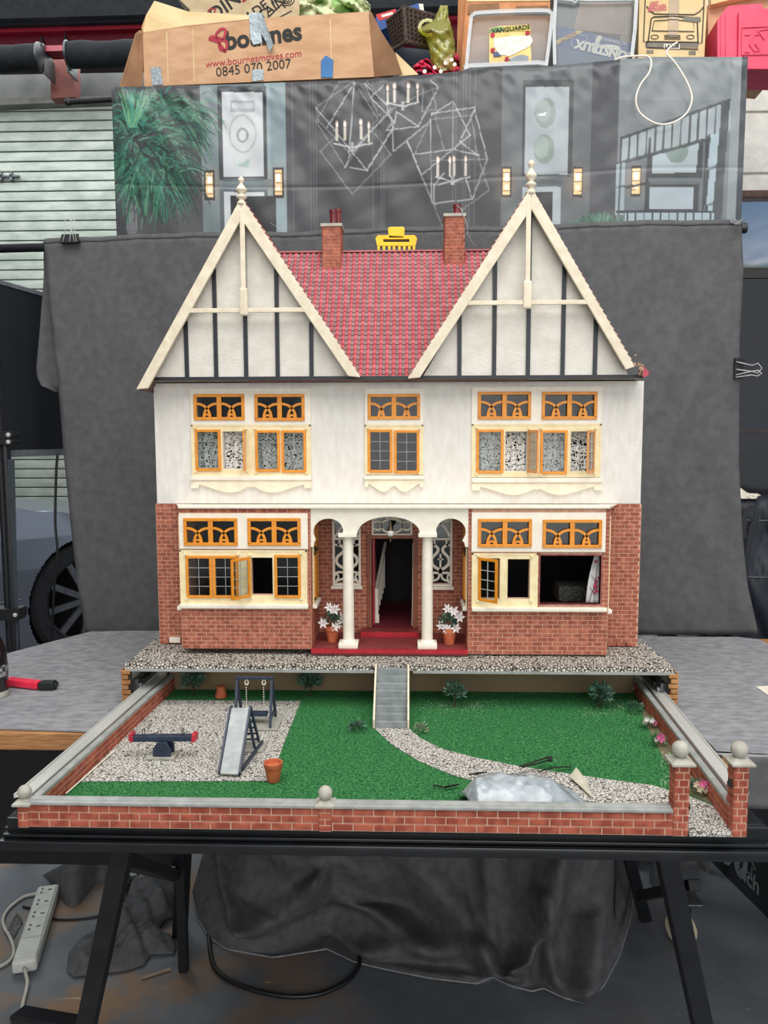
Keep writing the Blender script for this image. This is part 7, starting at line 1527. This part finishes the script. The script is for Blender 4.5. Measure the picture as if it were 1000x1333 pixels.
obj('flex', MB().tube([b + Vector((0, 0, .016)), PZ(36, 1278, .010), PZ(34, 1290, .006), PZ(30, 1305, .006), PZ(27, 1322, .006), PZ(24, 1345, .006)], .0042, 8), M_wc, ex, smooth='all')
tag(obj('white_flex_loop', fc([(60, 1160), (44, 1164), (30, 1168), (12, 1182), (4, 1196), (6, 1208), (14, 1222), (18, 1238), (13, 1250), (0, 1258), (-20, 1266)], .0040, M_wc), M_wc, smooth='all'), 'white flex curling on the floor left of the extension socket', 'cable')
tag(obj('black_cable_loop', fc([(262, 1190), (271, 1212), (274, 1240), (281, 1262), (300, 1277), (335, 1290), (375, 1297), (415, 1294), (448, 1280), (465, 1262), (468, 1246), (460, 1225)], .0055, M_tie, .0065), M_tie, smooth='all'), 'thick black cable looping out on the floor below the draped cloth', 'cable')
tag(obj('thin_black_cable', fc([(30, 1180), (55, 1186), (72, 1196), (110, 1195), (150, 1187), (165, 1183)], .003, M_tie, .004), M_tie, smooth='all'), 'thin black cable running behind the extension socket', 'cable')
tag(obj('wood_sliver', MB().bar(PZ(184, 1273, .004), PZ(222, 1261, .004), .006, .004), mat('pale_stick_wood', (150, 128, 108))), 'thin pale sliver of wood on the floor beside the crumpled cloth', 'stick')
tag(obj('black_card_scrap', MB().prism([PZ(8, 1212, .002), PZ(22, 1188, .002), PZ(30, 1200, .002), PZ(18, 1222, .002)], (0, 0, .001)), mat('dark_printed_card', (90, 88, 84), (40, 38, 38), scale=90, lo=.45, hi=.55)), 'small dark printed card scrap on the floor beside the extension socket', 'card')
# metal fitting at the left
q = PY(174, 1150, .50); cs = thing('metal_stand_foot', 'round chrome fitting on a short grey bar behind the left table leg', 'fitting', Vector((q.x, .5, .001)))
obj('flange', MB().lathe([(.022, 0), (.024, .006), (.024, .012), (.014, .018), (.012, .030), (.016, .034), (.010, .040)], (q.x, .50, q.z - .012), 24), M_darkmetal, cs, smooth=True); obj('bar', MB().hexa([(q.x - .012, .49, .03), (q.x + .010, .49, .03), (q.x + .010, .51, .03), (q.x - .012, .51, .03), (q.x - .009, .49, q.z - .013), (q.x + .009, .49, q.z - .013), (q.x + .009, .51, q.z - .013), (q.x - .009, .51, q.z - .013)]), mat('grey_painted_bar', (110, 106, 96)), cs); obj('foot_plate', MB().lathe([(.02, .001), (.02, .03)], (q.x, .5, 0), 16), M_blackleg, cs)
# cream castor behind the right leg
c = PZ(884, 1229, 0); cw = thing('castor_wheel', 'cream castor wheel with chrome fork behind the right front table leg', 'castor', Vector((c.x, c.y, 0)))
rw = .040; ax = Vector((1, .55, 0)).normalized(); cc = Vector((c.x + .004, c.y, rw + .001))
obj('tyre', MB().lathe([(rw * .6, -.014), (rw * .92, -.015), (rw, -.008), (rw, .008), (rw * .92, .015), (rw * .6, .014)], cc, 30, axis=ax), mat('cream_tyre', (206, 194, 166), (190, 176, 148), rough=.5), cw, smooth=True)
obj('fork', MB().bar(cc + ax * .022, cc + ax * .024 + Vector((.006, 0, .075)), .004, .026, up=(0, 1, 0)), M_darkmetal, cw); obj('fork', MB().bar(cc - ax * .022, cc - ax * .018 + Vector((.006, 0, .075)), .004, .026, up=(0, 1, 0)), M_darkmetal, cw); obj('top_plate', MB().cbox(cc.x - .03, cc.x + .04, cc.y - .03, cc.y + .03, .114, .122, .002), M_darkmetal, cw)
# black carton with 50 inch printing
a, b = PZ(928, 1124, 0), PZ(1000, 1196, 0); dd = (b - a).normalized(); a2 = a - dd * .02; b2 = b + dd * .12; nn = Vector((dd.y, -dd.x, 0));
if nn.x < 0: nn = -nn
ibox = thing('black_carton', 'black carton printed 50 inch with an arrow, on the floor at bottom right', 'cardboard box', a2.lerp(b2, .5) + nn * .1)
obj('carton_body', MB().prism([a2 + Vector((0, 0, .001)), b2 + Vector((0, 0, .001)), b2 + Vector((0, 0, .42)), a2 + Vector((0, 0, .42))], nn * .3), mat('black_card', (30, 32, 36), (22, 24, 28), rough=.6, scale=8), ibox)
M_gp = mat('silver_card_print', (130, 132, 134), rough=.6)
def onface(px, py):
    o_ = a; n0 = nn; return hit(px, py, o_ - nn * .0012, nn)
def fplace(px, py):
    c = onface(px, py); return lambda x, y: c + dd * x + Vector((0, 0, y))
obj('lettering', text_mb('50', .15, fplace(955, 1112), bold=.004, align='CENTER', sx=.9), M_gp, ibox, label='large silver number 50'); obj('lettering', text_mb('inch', .062, fplace(974, 1143), bold=.0016), M_gp, ibox, label='silver word inch')
c = onface(974, 1126); mb = MB(); mb.ribbon([c + dd * x + Vector((0, 0, z)) for x, z in ((-.018, -.02), (-.018, .004), (-.034, .004), (0, .034), (.034, .004), (.018, .004), (.018, -.02), (-.018, -.02))], .004, -nn, .0006); obj('printed_arrow', mb, M_gp, ibox)
# ================================================================ groups for repeated things
GROUPS = {'binder_clip': 'binder clips on the backdrop cloth', 'cable_tie': 'black cable ties around the plastic bag', 'potted_lily': 'potted lilies on the porch', 'flowering_plant': 'flowering plants in the right border',
          'model_tree': 'model trees along the back of the garden', 'model_shrub': 'model shrubs on the back lawn', 'low_plant': 'low plants beside the staircase foot', 'plant_tuft': 'small tufts by the front wall', 'terracotta_pot': 'empty terracotta pots in the garden',
          'shutter_roller': 'black shutter rollers under the red beam', 'oak_side_table': 'oak tables either side of the house', 'table_cloth': 'grey cloths on the side tables', 'clear_storage_tub': 'clear plastic tubs on the shelf', 'kraft_carton': 'plain kraft cartons on the shelf', 'hanging_cloth': 'cloth ends hanging under the table'}
for o in bpy.data.objects:
    if o.parent is None and 'label' in o:
        b = o.name.split('.')[0]
        if b in GROUPS: o['group'] = GROUPS[b]
